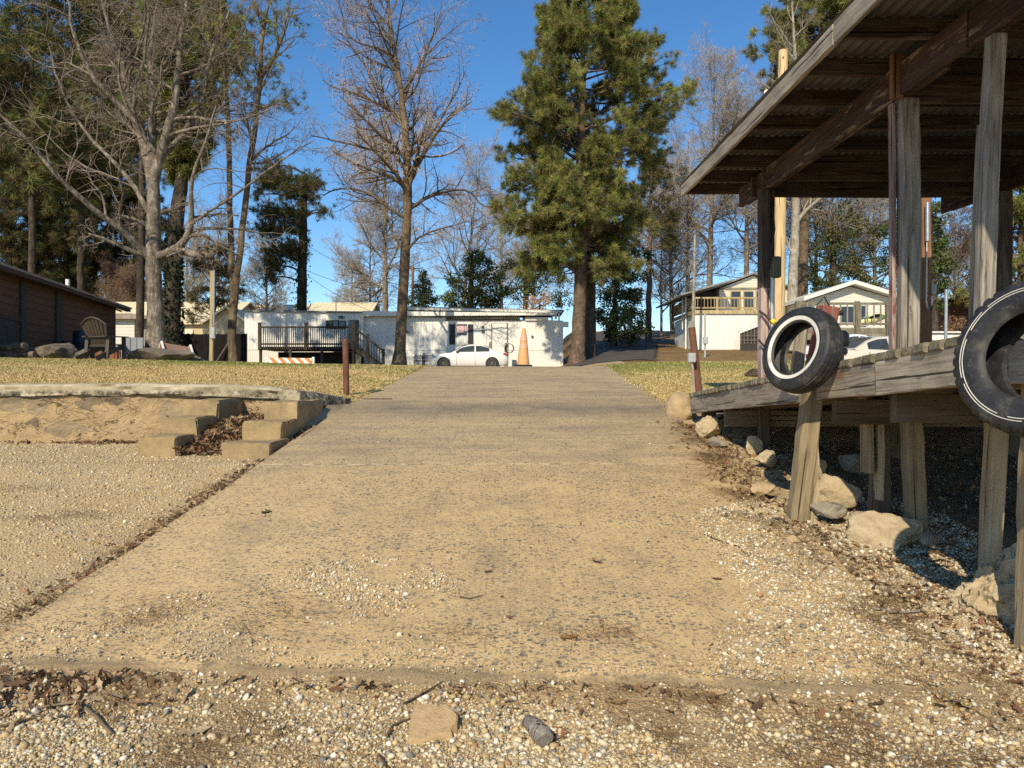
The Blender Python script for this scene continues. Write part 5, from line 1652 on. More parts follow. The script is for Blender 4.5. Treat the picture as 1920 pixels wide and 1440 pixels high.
for i in range(11):
    f = (i + .5) / 11
    x = xs0 + (xs1 - xs0) * f
    mb.box(x - .022, x + .022, Yd - .05, Yd - .01, zf - (zf - gzp) * f, zt - (zt - ZZ(656, Yd)) * f)
mb.build('stair_rail', M['old_rail'], pd)
for (px, p1, p2) in ((690, 626, 690), (719, 653, 690)):
    mb = MB(); x = XX(px, Yd); mb.box(x - .07, x + .07, Yd - .07, Yd + .07, gzp - .2, ZZ(p1, Yd)); mb.build('newel_post', M['old_rail'], pd)
mb = MB(); mb.prism([(XX(662, Yd), gzp - .2), (XX(676, Yd), gzp - .2), (XX(676, Yd), ZZ(655, Yd)), (XX(662, Yd), ZZ(655, Yd))], 'y', Yd + .16, Yd + .2); mb.build('skirt_board', M['drab_rail'], pd)

# front door stoop posts and coiled hose
for (px, top, lab) in ((918, 641, 'short pale wooden post left of the mobile home door behind the car'), (949, 643, 'stout weathered wooden post right of the white door')):
    x = XX(px, 45.6); o_ = beam('stoop_post', (x, 45.6, uz(x, 45.6) - .2), (x + .03, 45.6, ZZ(top, 45.6)), .16 if px < 930 else .26, .14, M['post_wood'], seg=.6)
    tag(o_, lab, 'post')
mb = MB(); c = P(955, 653, 45.4)
for k in range(3): mb.tube([(c.x + (.24 + .02 * k) * math.cos(a * .35), c.y + .02 * k, c.z + .28 * math.sin(a * .35)) for a in range(19)], .018, 5)
tag(mb.build('dark_tube', M['cable'], smooth=True), 'dark coil of hose hanging on the stout post by the white door', 'hose')


def yard_chair(px, Y, label):
    x = XX(px, Y); g = uz(x, Y)
    r = empty('metal_chair', (x, Y, g), label, 'chair', 'black metal chairs by the mobile home')
    z0 = ZZ(671, Y)
    for (dx, dy) in ((-.26, -.22), (.26, -.22), (-.26, .24), (.26, .24)):
        mb = MB(); mb.tube([(x + dx, Y + dy, g), (x + dx * .95, Y + dy, z0 + (.25 if dy > 0 else .1))], .022, 6); mb.build('leg', M['black_metal'], r)
    mb = MB()
    for k in range(4): mb.box(x - .27, x + .27, Y + .22, Y + .25, z0 + .02 + .085 * k - .16, z0 + .06 + .085 * k - .16)
    mb.build('backrest', M['black_metal'], r)
    mb = MB(); mb.box(x - .27, x + .27, Y - .24, Y + .24, g + .42, g + .46); mb.build('seat', M['black_metal'], r)
    for s in (-1, 1):
        mb = MB(); mb.box(x + s * .27 - .03, x + s * .27 + .03, Y - .25, Y + .26, z0 + .0, z0 + .04); mb.build('arm', M['black_metal'], r)
yard_chair(785, 45.2, 'black metal chair nearer the tree trunk, one of two side by side')
yard_chair(803, 45.2, 'black metal chair against the nose of the white car')


# ------------------------------------------------------------------ cars
def car(name, origin, yaw, paint, label, Ln=4.55, W=1.76, H=1.45, group=None):
    """sedan, nose towards local -x"""
    z0 = .0
    root = empty(name, origin, label, 'car', group, rz=yaw)
    Mw = WM[root.name]
    # station: x, sill z, belt z, roof z (None: none), half width at belt
    xs = [-2.27, -2.2, -2.0, -1.7, -1.35, -1.0, -.75, -.4, 0, .4, .8, 1.15, 1.5, 1.8, 2.05, 2.2, 2.28]
    belt = [.55, .68, .78, .86, .91, .94, .955, .96, .965, .97, .975, .98, .99, .985, .97, .92, .78]
    sill = [.32, .26, .22, .2, .19, .19, .19, .19, .19, .19, .19, .19, .2, .22, .25, .3, .38]
    hw = [.55, .66, .76, .83, .86, .875, .88, .88, .88, .88, .88, .88, .87, .84, .79, .72, .6]
    k = Ln / 4.55
    vs, fs = [], []
    for x, bz, sz, h in zip(xs, belt, sill, hw):
        h *= W / 1.76
        crown = .03 if x < -.8 or x > 1.4 else .0
        sec = [(-h * .9, sz), (-h * .985, sz + .12), (-h, (sz + bz) / 2), (-h * .99, bz - .1), (-h * .94, bz - .015), (-h * .5, bz + crown), (0, bz + crown * 1.4),
               (h * .5, bz + crown), (h * .94, bz - .015), (h * .99, bz - .1), (h, (sz + bz) / 2), (h * .985, sz + .12), (h * .9, sz)]
        vs += [(x * k, y, z) for y, z in sec]
    n = 13
    for i in range(len(xs) - 1):
        for j in range(n - 1): fs.append((i * n + j, i * n + j + 1, (i + 1) * n + j + 1, (i + 1) * n + j))
        fs.append((i * n + n - 1, i * n, (i + 1) * n, (i + 1) * n + n - 1))
    fs.append(tuple(range(n))); fs.append(tuple((len(xs) - 1) * n + j for j in range(n))[::-1])
    # greenhouse
    cab = [(-.98, .94, .94, .80), (-.72, .95, 1.1, .78), (-.3, .955, 1.33, .72), (.05, .96, 1.425, .67), (.4, .96, 1.44, .66), (.75, .97, 1.41, .66), (1.1, .975, 1.3, .68), (1.42, .98, 1.13, .72), (1.68, .985, 1.0, .76)]
    b = len(vs)
    for x, bz, rz, h in cab:
        rz = bz + (rz - bz) * (H / 1.45); hb = .83 * W / 1.76; t = (rz - bz) / .5
        ht = hb - .2 * min(1, t)
        sec = [(-hb, bz - .03), (-(hb + ht) / 2, (bz + rz) / 2), (-ht, rz - .03 * min(1, t * 2)), (-ht * .6, rz + .015 * t), (0, rz + .025 * t), (ht * .6, rz + .015 * t), (ht, rz - .03 * min(1, t * 2)), ((hb + ht) / 2, (bz + rz) / 2), (hb, bz - .03)]
        vs += [(x * k, y, z) for y, z in sec]
    m = 9
    for i in range(len(cab) - 1):
        for j in range(m - 1): fs.append((b + i * m + j, b + i * m + j + 1, b + (i + 1) * m + j + 1, b + (i + 1) * m + j))
    B = MB(); B.add([Mw @ Vector(v) for v in vs], fs); B.build('body', M[paint], root, smooth=True, sharp=35)
    def hb_at(f): return .83 * W / 1.76 - .2 * f
    # glass, set 6 mm proud
    def cabz(x):
        r = np.interp(x, [c_[0] for c_ in cab], [c_[2] for c_ in cab]); bb = np.interp(x, [c_[0] for c_ in cab], [c_[1] for c_ in cab]); return bb, bb + (r - bb) * H / 1.45
    for s in (-1, 1):
        for (xa, xb_) in ((-.62, .34), (.42, 1.2)):
            G_ = MB(); q = []
            pts = [xa + (xb_ - xa) * i / 6 for i in range(7)]
            lo, hi = [], []
            for x in pts:
                bb, rr = cabz(x); tt = (rr - bb) / .5
                zl = bb + .03; zh = max(zl + .01, bb + (rr - bb) * .84 - .01)
                yb = (hb_at(0) + (hb_at(min(1, tt)) - hb_at(0)) * (zl - bb + .03) / (rr - bb + .03)) + .012
                yh = (hb_at(0) + (hb_at(min(1, tt)) - hb_at(0)) * (zh - bb + .03) / (rr - bb + .03)) + .012
                lo.append((x * k, s * yb, zl)); hi.append((x * k, s * yh, zh))
            v = [Mw @ Vector(p_) for p_ in lo + hi]
            G_.add(v, [(i, i + 1, 7 + i + 1, 7 + i) for i in range(6)])
            G_.build('side_window', M['car_glass'], root)
    for (xa, xb_) in ((-.92, -.08), (1.6, .84)):
        G_ = MB(); v = []
        for i in range(6):
            x = xa + (xb_ - xa) * i / 5; bb, rr = cabz(x); tt = min(1, (rr - bb) / .5)
            h = hb_at(tt) * .9 - .02
            for y in (-h, -h * .55, 0, h * .55, h): v.append(Mw @ Vector((x * k, y, rr + .028 * tt + .012 - .02 * abs(y) / h * tt)))
        G_.add(v, [(i * 5 + j, i * 5 + j + 1, (i + 1) * 5 + j + 1, (i + 1) * 5 + j) for i in range(5) for j in range(4)])
        G_.build('windscreen' if xa < 0 else 'rear_window', M['car_glass'], root, smooth=True)
    for x in (-1.42, 1.36):
        for s in (-1, 1):
            q = Mw @ Matrix.Translation(Vector((x * k, s * (W / 2 - .1), .315))) @ Matrix.Rotation(math.pi / 2, 4, 'X')
            ar = MB(); ar.lathe([(.385, s * -.108), (.34, s * -.106), (0, s * -.104)], (0, 0, 0), 24, q); ar.build('wheel_arch', M['black_metal'], root, smooth=True)
            wh = MB(); wh.lathe([(.2, -.11), (.3, -.1), (.318, -.06), (.318, .06), (.3, .1), (.2, .11)], (0, 0, 0), 24, q @ Matrix.Translation(Vector((0, 0, -s * .02)))); w_ = wh.build('wheel', M['rubber'], root, smooth=True)
            rm = MB(); rm.lathe([(.21, s * -.125), (.2, s * -.11), (.12, s * -.1), (.05, s * -.12), (0, s * -.12)], (0, 0, 0), 10, q); rm.build('rim', M['dark_box'], w_)
    for s in (-1, 1):
        mb = MB(); v0 = [(-2.18, .5), (-1.9, .68), (-1.9, .57), (-2.16, .4)]
        mb.add([Mw @ Vector((x * k, s * (y + .015), z)) for x, y, z in ((-2.215, .64, .66), (-1.86, .8, .8), (-1.88, .81, .7), (-2.2, .66, .57))], [(0, 1, 2, 3)]); mb.build('headlight', M['light_clear'], root)
        mb = MB(); mb.add([Mw @ Vector((x * k, s * y, z)) for x, y, z in ((2.29, .5, .9), (2.285, .5, .76), (2.215, .745, .77), (2.22, .74, .9), (2.0, .82, .93), (1.99, .83, .83))], [(0, 1, 2, 3), (3, 2, 5, 4)]); mb.build('tail_light', M['light_red'], root)
        mb = MB(); mb.box(-.72 * k, -.56 * k, s * .9 - .06, s * .9 + .06, .95, 1.06, M=Mw); mb.build('mirror', M['dark_box'] if s > 0 or paint != 'car_white' else M['dark_box'], root, bevel=.02)
        for x in (-.02, .92):
            mb = MB(); mb.box(x, x + .16, s * .885 - .015, s * .885 + .015, .82, .85, M=Mw); mb.build('door_handle', M[paint], root)
        mb = MB()
        for x in (-.68, .38, 1.2): mb.box(x * k - .006, x * k + .006, s * .872 - .012, s * .872 + .012, .26, .9, M=Mw)
        mb.build('door_gap', M['black_metal'], root)
    return root


xc = XX(880, 43.6)
car('parked_car', (xc, 43.6, uz(xc, 43.6)), 0.0, 'car_white', 'white sedan parked side on before the mobile home, nose to the left')
# two cars on the low ground beyond the dock
def car_at(px, Y, yaw, paint, label, roofpy, **kw):
    x = XX(px, Y); g = uz(x, Y)
    return car('parked_car', (x, Y, ZZ(roofpy, Y) - kw.get('H', 1.45)), yaw, paint, label, **kw)
car_at(1652, 23.5, math.radians(196), 'car_beige', 'pale beige sedan seen from behind over the deck, left of the roof post', 633, H=1.42)
car_at(1600, 29, math.radians(200), "car_bright", 'white car behind the beige sedan, mostly hidden', 626, H=1.5)

# ------------------------------------------------------------------ traffic cone on the crest
xk = XX(981, 19.2); zk = float(ramp_z(19.2))
ck = empty('traffic_cone', (xk, 19.2, zk), 'tall slim faded orange traffic cone standing at the head of the ramp', 'traffic cone')
Mk = Matrix.Translation(Vector((xk, 19.2, zk))) @ Matrix.Rotation(.02, 4, 'Y')
mb = MB(); mb.prism([(-.23, -.2), (-.2, -.23), (.2, -.23), (.23, -.2), (.23, .2), (.2, .23), (-.2, .23), (-.23, .2)], 'z', 0, .045); mb.v = [tuple(Mk @ Vector(v)) for v in mb.v]; mb.build('base', M['dark_plastic'], ck, bevel=.012)
mb = MB(); mb.lathe([(.165, .045), (.158, .08), (.11, .5), (.1, .58), (.062, .88), (.05, .9), (.046, .97), (.035, .985), (0, .985)], (0, 0, 0), 24, Mk); mb.build('cone', M['cone_orange'], ck, smooth=True)
mb = MB(); mb.lathe([(.118, .46), (.104, .58)], (0, 0, 0), 24, Mk); mb.lathe([(.097, .66), (.078, .8)], (0, 0, 0), 24, Mk); mb.build('reflective_band', M['cone_band'], ck, smooth=True)


# ------------------------------------------------------------------ barricades
def board(name, p, w, h, mat, parent, tilt=0.0, yaw=0.0):
    Mx = Matrix.Translation(Vector(p)) @ Matrix.Rotation(yaw, 4, 'Z') @ Matrix.Rotation(tilt, 4, 'Y')
    mb = MB(); mb.box(-w / 2, w / 2, -.015, .015, -h / 2, h / 2)
    return mb.build(name, mat, parent, world=Mx)
br = empty('barricade', (XX(543, 20), 20, uz(XX(543, 20), 20)), 'low road barricade board with bright orange and white slanted stripes', 'barricade')
zc = ZZ(677, 19.9)
board('board', (XX(543, 19.9), 19.9, zc), 1.18, .17, M['stripe_bright'], br, .015)
for s in (-.62, .62):
    mb = MB(); x = XX(543, 19.9) + s; mb.box(x - .03, x + .03, 19.92, 19.99, zc - .3, zc + .11); mb.build('leg', M['white_plastic'], br)
br = empty('barricade', (XX(328, 22), 22, uz(XX(328, 22), 22)), 'faded brown barricade leaning with chipped white folding legs by the big tree', 'barricade')
board('board', (XX(331, 22), 22, ZZ(653, 22)), .95, .2, M['stripe_faded'], br, .16)
for (px, y0, y1) in ((303, 640, 668), (357, 647, 672)):
    mb = MB()
    mb.bar(P(px - 8, y1, 22.2), P(px, y0, 21.95), .05, .04); mb.bar(P(px + 7, y1, 21.7), P(px, y0, 21.93), .05, .04)
    mb.build('leg', M['white_paint'], br)

# ------------------------------------------------------------------ adirondack chair, seen from behind
xa_, ya_ = XX(190, 17.6), 17.6
ga = uz(xa_, ya_)
ac = empty('garden_chair', (xa_, ya_, ga), 'brown slatted garden chair with a rounded fan back seen from behind', 'chair', rz=math.radians(-13))
Mc = WM[ac.name]
sc_ = .93
# faces local +y (away from the viewer); the back leans towards -y at the top
def cp(x, y, z): return Mc @ Vector((x * sc_, y * sc_, z * sc_))
backdir = Vector((0, -.42, 1)).normalized()
for i in range(7):
    f = (i - 3) / 3.0
    xb0, xb1 = f * .2, f * .33
    hgt = .78 - .17 * f * f
    b0 = Vector((xb0, -.02, .33)); b1 = Vector((xb1, -.02, .33)) + backdir * hgt
    mb = MB(); w0, w1 = .028, .044
    nrm = Vector((0, 1, .42)).normalized() * .012
    v = [b0 + Vector((-w0, 0, 0)), b0 + Vector((w0, 0, 0)), b1 + Vector((w1, 0, -.03 * f)), b1 + Vector((-w1, 0, .03 * f))]
    vs = [Mc @ ((q + nrm) * sc_) for q in v] + [Mc @ ((q - nrm) * sc_) for q in v]
    mb.add(vs, [(0, 1, 2, 3), (7, 6, 5, 4), (0, 4, 5, 1), (1, 5, 6, 2), (2, 6, 7, 3), (3, 7, 4, 0)])
    mb.build('back_slat', M['chair_brown'], ac)
mb = MB()
arc = []
for i in range(13):
    f = (i - 6) / 6.0
    arc.append(Mc @ ((Vector((f * .375, -.045, .33)) + backdir * (.765 - .2 * f * f)) * sc_))
mb.tube(arc, .022, 6); mb.build('top_rail', M['chair_brown'], ac, smooth=True)
for (zz, ww) in ((.57, .66), (.36, .52)):
    y = -.05 - (zz - .33) * .42
    mb = MB(); mb.bar(cp(-ww / 2, y, zz), cp(ww / 2, y, zz), .07 * sc_, .025); mb.build('back_rail', M['chair_brown'], ac)
for s in (-1, 1):
    mb = MB(); mb.add([cp(s * .24, -.25, .56), cp(s * .36, -.25, .56), cp(s * .4, .5, .58), cp(s * .25, .5, .58), cp(s * .24, -.25, .585), cp(s * .36, -.25, .585), cp(s * .4, .5, .605), cp(s * .25, .5, .605)], [(0, 1, 2, 3), (7, 6, 5, 4), (0, 4, 5, 1), (1, 5, 6, 2), (2, 6, 7, 3), (3, 7, 4, 0)]); mb.build('arm', M['chair_brown'], ac)
    mb = MB(); mb.bar(cp(s * .32, .4, 0), cp(s * .32, .4, .58), .1 * sc_, .03); mb.build('leg', M['chair_brown'], ac)
    mb = MB(); mb.bar(cp(s * .29, -.5, .0), cp(s * .29, .44, .36), .03, .12 * sc_); mb.build('leg', M['chair_brown'], ac)
    mb = MB(); mb.bar(cp(s * .31, -.18, .0), cp(s * .31, -.12, .57), .08 * sc_, .03); mb.build('leg', M['chair_brown'], ac)
for i in range(6):
    y = -.05 + i * .088; z = .34 + y * .13
    mb = MB(); mb.bar(cp(-.29, y, z), cp(.29, y, z), .075 * sc_, .024); mb.build('seat_slat', M['chair_brown'], ac)

# rusty fire ring panels behind and under the chair
fr_ = empty('fire_ring', (XX(195, 18.6), 18.6, uz(XX(195, 18.6), 18.6)), 'rusty cut steel fire ring behind the slatted garden chair', 'fire ring')
for (p0, p1, y0, y1, Y) in ((158, 168, 655, 674, 18.3), (178, 204, 657, 674, 18.2), (204, 226, 656, 675, 18.6)):
    a, b = P(p0, y0, Y), P(p1, y1, Y)
    mb = MB(); n = 5
    for i in range(n):
        xA = a.x + (b.x - a.x) * i / n; xB = a.x + (b.x - a.x) * (i + 1) / n
        mb.box(xA, xB, Y - .06 * math.sin(i / (n - 1) * math.pi), Y + .03, b.z - .15, a.z)
    mb.build('panel', M['rust_panel'], fr_)

# boulders along the fire pit
for (px, py, Y, w, d_, h, lab, tl) in [
    (97, 660, 19.0, 1.25, .8, .5, 'long dark layered boulder in front of the brown shed', .08),
    (148, 666, 19.2, .6, .5, .28, 'low grey boulder left of the slatted chair', 0),
    (283, 668, 18.6, 1.35, .8, .42, 'long dark flat boulder right of the slatted chair', -.03),
    (318, 671, 18.8, .5, .5, .3, 'small squarish rock against the long flat boulder', 0),
    (350, 672, 19.2, .75, .6, .24, 'low dark rock at the right end of the boulder row', .1),
]:
    c = P(px, py, Y)
    rock('boulder', (c.x, c.y, c.z - .03), (w * 1.15, d_, h * 1.1), px + 7, M['rock_dark'], lab, 'boulders around the fire pit', 'boulder', rotz=.05, tilt=tl, sub=4)
# split logs
for i, (px, py, r, ln, dx) in enumerate([(8, 663, .1, .5, .3), (30, 649, .09, .62, .55), (26, 657, .09, .6, .5), (10, 651, .08, .4, .35), (45, 665, .085, .55, .5), (6, 672, .075, .5, .4), (24, 668, .08, .3, .2)]):
    c = P(px, py, 18.6)
    mb = MB(); a = Vector((c.x - ln / 2, c.y + .1 * (i % 3), c.z)); b = Vector((c.x + ln / 2, c.y - .12 * (i % 2), c.z + .015 * (i % 3 - 1)))
    mb.tube([a, (a + b) / 2 + Vector((0, 0, .01)), b], [r, r * 1.04, r * .97], 9)
    lg = mb.build('split_log', M['firewood_bark'], smooth=True)
    tag(lg, ['log at the left edge of the firewood pile', 'topmost long log of the firewood pile', 'second log from the top of the firewood pile', 'upper left short log of the firewood pile', 'rightmost dark log of the firewood pile', 'lowest log of the firewood pile on the grass', 'short log in the middle of the firewood pile'][i], 'log', 'firewood pile by the brown shed')
mb = MB(); mb.tube([P(-12, 675, 17.8), P(27, 676, 17.8)], [.05, .045], 8); tag(mb.build('pale_log', M['wood_end'], smooth=True), 'pale peeled log lying in the grass at the left edge', 'log')
mb = MB(); mb.tube([P(34, 676, 17.9), P(48, 675.5, 17.9)], [.045, .04], 8); tag(mb.build('pale_log', M['wood_end'], smooth=True), 'short pale peeled log end right of the longer one', 'log')
# grey slabs and blue barrel
for i, (p0, p1) in enumerate(((233, 244), (245, 256), (256.5, 268))):
    a, b = P(p0, 632.5 + .3 * i, 23.5), P(p1, 657, 23.5)
    mb = MB(); mb.box(a.x, b.x, 23.5, 23.56, b.z - .25, a.z)
    tag(mb.build('grey_panel', M['grey_slab'], bevel=.01), ['grey upright panel next to the shed, leftmost of three', 'grey upright panel in the middle of three', 'grey upright panel nearest the big tree'][i], 'panel', 'grey panels standing beside the tree')
mb = MB(); c = P(157, 650, 21.5)
mb.lathe([(.0, .45), (.26, .45), (.285, .4), (.285, .12), (.295, .1), (.285, .08), (.285, -.25), (.0, -.25)], (c.x, c.y, c.z), 18)
tag(mb.build('blue_barrel', M['blue_barrel'], smooth=True), 'dark blue plastic barrel against the brown shed behind the chair', 'barrel')
mb = MB(); c = P(130, 652, 22.4); mb.lathe([(.0, .2), (.2, .2), (.22, .17), (.2, -.2), (0, -.2)], (c.x, c.y, c.z), 16)
tag(mb.build('plastic_tub', M['blue_barrel'], smooth=True), 'small dark tub on the ground by the shed wall', 'tub')

# ------------------------------------------------------------------ brown shed
A = Vector((XX(-60, 17.2), 17.2)); B_ = Vector((XX(217, 28.0), 28.0))
sh = empty('brown_shed', (-14.5, 23, uz(-14, 23)), 'dark brown lap sided shed with a low tin roof at the left edge', 'shed')
dirw = (B_ - A).normalized(); nout = Vector((dirw.y, -dirw.x))
Lw = (B_ - A).length
zB = ZZ(664, 28.0) - .3; zE = ZZ(577, 28.0)
def sp(s, off, z): p_ = A + dirw * s + nout * off; return Vector((p_.x, p_.y, z))
def swall(mb, s0, s1, o0, o1, z0, z1): mb.add([sp(s, o, z) for z in (z0, z1) for o in (o0, o1) for s in (s0, s1)], [(0, 2, 3, 1), (4, 5, 7, 6), (0, 1, 5, 4), (2, 6, 7, 3), (0, 4, 6, 2), (1, 3, 7, 5)])
mb = MB(); swall(mb, 0, Lw, -5, 0, zB - .3, zE); mb.build('wall', M['shed_siding'], sh)
mb = MB()
# eave rises slightly towards the far corner; roof slopes up away from the viewer's right
e0, e1 = zE + .02, zE + .02
vs = [sp(-.5, .45, e0 - .03), sp(Lw + .45, .45, e1 - .03), sp(Lw + .45, -2.6, e1 + 1.0), sp(-.5, -2.6, e0 + 1.0), sp(-.5, -5.6, e0 - .03), sp(Lw + .45, -5.6, e1 - .03)]
vs += [v + Vector((0, 0, .06)) for v in vs]
mb.add(vs, [(0, 1, 2, 3), (3, 2, 5, 4), (6, 9, 8, 7), (9, 10, 11, 8), (0, 6, 7, 1), (1, 7, 8, 2), (2, 8, 11, 5), (4, 10, 9, 3), (3, 9, 6, 0), (4, 5, 11, 10)]); mb.build('roof', M['shed_roof'], sh)
mb = MB(); mb.add([sp(Lw - .002, 0, zE), sp(Lw - .002, -5, zE), sp(Lw - .002, -2.5, zE + .9), sp(.002, 0, zE), sp(.002, -5, zE), sp(.002, -2.5, zE + .9)], [(0, 1, 2), (3, 5, 4)]); mb.build('gable', M['shed_siding'], sh)
mb = MB(); swall(mb, -.3, Lw + .3, .3, .44, zE - .12, zE + .0); mb.build('fascia', M['shed_trim'], sh)
s_of = lambda px: None
def s_at(px):
    # where the view ray through column px meets the wall line
    k = (px - CX) / FP
    return (k * A.y - A.x) / (dirw.x - k * dirw.y)
for (p0, p1, nm) in ((103, 115, 'post'), (36, 46, 'post')):
    mb = MB(); swall(mb, s_at(p0), s_at(p1), 0.003, .06, zB - .2, zE - .12); mb.build(nm, M['porch_dark'], sh)
mb = MB(); swall(mb, s_at(-50), s_at(30), .003, .02, ZZ(655, 20) - .3, ZZ(604, 20)); dr = mb.build('door', M['porch_dark'], sh)
mb = MB(); swall(mb, s_at(-60), s_at(36), .003, .05, ZZ(604, 20), ZZ(600, 20) + .05); mb.build('lintel', M['shed_trim'], sh)
mb = MB(); mb.bar(sp(s_at(75), .1, ZZ(538, 22)), sp(s_at(222), .1, ZZ(582, 28)), .05, .05)
mb.build('rod', M['shed_trim'], sh)
mb = MB(); pv = sp(Lw - 1.3, -1.2, 0); mb.tube([(pv.x, pv.y, zE + .2), (pv.x, pv.y, zE + .85)], .07, 10); mb.build('vent_pipe', M['white_plastic'], sh, smooth=True)

# white outhouse between shed and tree
oh = empty('white_outhouse', (XX(245, 40), 41, uz(XX(245, 40), 40)), 'small white lap sided outhouse with dark doorway behind the big tree', 'outhouse')
a, b = P(205, 599, 40), P(252, 664, 40)
mb = MB(); mb.box(a.x - 1, b.x, 40, 42.5, b.z - .5, a.z); mb.build('wall', M['white_siding'], oh)
c = P(269, 599, 40); mb = MB(); mb.box(b.x + .003, c.x, 40.3, 42.5, b.z - .5, a.z); mb.build('wall', M['grey_siding'], oh)
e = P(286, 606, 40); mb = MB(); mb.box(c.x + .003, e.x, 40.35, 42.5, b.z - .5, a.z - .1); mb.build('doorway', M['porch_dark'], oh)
mb = MB(); mb.prism([(a.x - 1.2, a.z), (e.x + .3, a.z), (e.x + .3, a.z + .12), (b.x, a.z + .3), (a.x - 1.2, a.z + .25)], 'y', 39.6, 43); mb.build('roof', M['shed_roof'], oh)

# ------------------------------------------------------------------ cream metal-roofed buildings
def cream_house(name, px0, px1, pyr, pye, Y, label, gable_px=None, wall_py=650, depth=5.0):
    r = empty(name, (XX((px0 + px1) / 2, Y), Y + depth / 2, uz(XX((px0 + px1) / 2, Y), Y)), label, 'building', 'long cream metal roofed buildings')
    x0, x1 = XX(px0, Y), XX(px1, Y)
    ze, zr = ZZ(pye, Y), ZZ(pyr, Y + depth)
    mb = MB(); mb.add([(x0, Y - .4, ze), (x1, Y - .4, ze), (x1 - .6 * 0, Y + depth, zr), (x0, Y + depth, zr), (x0, Y - .4, ze - .12), (x1, Y - .4, ze - .12), (x1, Y + depth, zr - .12), (x0, Y + depth, zr - .12), (x0, Y + 2 * depth, ze), (x1, Y + 2 * depth, ze)],
                      [(0, 1, 2, 3), (0, 4, 5, 1), (1, 5, 6, 2), (3, 7, 4, 0), (3, 2, 9, 8)]); mb.build('roof', M['cream_roof'], r)
    mb = MB(); mb.box(x0 + .3, x1 - .3, Y, Y + depth * 2 - .4, ZZ(wall_py, Y) - .6, ze - .1); mb.build('wall', M['tan_wall'], r)
    mb = MB(); mb.add([(x1 - .31, Y, ze - .1), (x1 - .31, Y + 2 * depth - .4, ze - .1), (x1 - .31, Y + depth, zr - .15)], [(0, 1, 2)]); mb.build('gable', M['tan_wall'], r)
    mb = MB(); mb.tube([(x0 + (x1 - x0) * .55, Y - .5, ZZ(wall_py, Y) - .3), (x0 + (x1 - x0) * .55, Y - .5, zr)], .05, 6); mb.build('vent_pipe', M['galv'], r)
    return r
h1 = cream_house('metal_roof_house', 150, 428, 566, 606, 58, 'tan walled house with long cream metal roof behind the black fence')
window(h1, 334, 344, 612, 624, 57.97, 'trim_white')
mb = MB(); a, b = P(347, 618, 57.96), P(362, 626, 57.96); mb.box(a.x, b.x, 57.9, 57.98, b.z, a.z); mb.build('wall_panel', M['cream_wall'], h1)
# its front gable
gy = 53.0
mb = MB(); mb.add([P(372, 606, gy), P(423, 573, gy), P(470, 606, gy), P(467, 609, gy), P(423, 577, gy), P(376, 609, gy)], [(0, 1, 4, 5), (1, 2, 3, 4)])
v = [Vector(q) for q in mb.v]; mb.add([q + Vector((0, 5, 0)) for q in v[:3]] + v[:3], [(0, 1, 4, 3), (1, 2, 5, 4)]); mb.build('gable_roof', M['cream_roof'], h1)
mb = MB(); mb.add([P(380, 606, gy + .4), P(423, 577, gy + .4), P(464, 606, gy + .4), P(464, 665, gy + .4), P(380, 665, gy + .4)], [(0, 1, 2, 3, 4)]); mb.build('gable_wall', M['tan_wall'], h1)
cream_house('metal_roof_house', 428, 556, 571, 600, 70, 'middle cream metal roof showing above the mobile home left end')
cream_house('metal_roof_house', 562, 690, 567, 600, 70, 'cream metal roof right of the dark pine trunk', None)
# dark board fence
fz = uz(-19, 43)
fe = empty('board_fence', (XX(390, 43), 43, fz), 'dark shaded board fence below the tan walled house', 'fence')
mb = MB(); x = XX(322, 43)
while x < XX(462, 43):
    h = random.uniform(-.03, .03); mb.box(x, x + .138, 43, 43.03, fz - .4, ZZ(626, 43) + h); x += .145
mb.build('boards', M['shaded_fence_wood'], fe)
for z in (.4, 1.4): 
    mb = MB(); mb.box(XX(322, 43), XX(462, 43), 43.031, 43.09, fz + z, fz + z + .09); mb.build('rail', M['shaded_fence_wood'], fe)
mb = MB(); mb.bar((XX(400, 42.5), 42.5, fz - .1), (XX(432, 42.95), 42.95, ZZ(636, 43)), .09, .05); mb.build('brace', M['drab_rail'], fe)

# wooden meter post on the left
mp = empty('meter_post', (XX(397, 26), 26, uz(XX(397, 26), 26)), 'yellowish wooden post carrying a grey meter box left of the mobile home', 'post')
beam('shaft', (XX(396, 26), 26, uz(XX(397, 26), 26) - .3), (XX(398, 26), 26, ZZ(508, 26)), .12, .12, M['tan_rail'], mp, seg=.6)
mb = MB(); mb.tube([P(400.5, 612, 25.95), P(401.5, 507, 25.95)], .03, 8); mb.build('conduit', M['galv'], mp, smooth=True)
mb = MB(); a, b = P(395, 614, 25.9), P(404, 635, 25.9); mb.box(a.x, b.x, 25.82, 25.94, b.z, a.z); mb.build('meter_box', M['grey_box'], mp, bevel=.015)

# ------------------------------------------------------------------ house on the right with a raised deck
YH = 45.0
hr = empty('raised_house', (XX(1370, 48), 48, uz(XX(1370, 46), 46)), 'white raised house with tan deck railing and gabled cream upper storey', 'house')
xl, xr = XX(1303, YH), XX(1470, YH)
zdk = ZZ(588, YH); zg = uz(xl, YH) - .8
mb = MB(); mb.add([(xl, YH, zg), (xr, YH, zg), (xr, YH + 9, zg), (xl + .1, YH + 6, zg), (xl, YH, zdk), (xr, YH, zdk), (xr, YH + 9, zdk), (xl + .1, YH + 6, zdk)], [(0, 1, 5, 4), (1, 2, 6, 5), (2, 3, 7, 6), (3, 0, 4, 7), (4, 5, 6, 7)]); mb.build('lower_wall', M['trailer_white'], hr)
mb = MB(); x = xl + .2
while x < xr: mb.box(x, x + .05, YH - .02, YH, zg, zdk - .15); x += .3
mb.build('wall_battens', M['trailer_white'], hr)
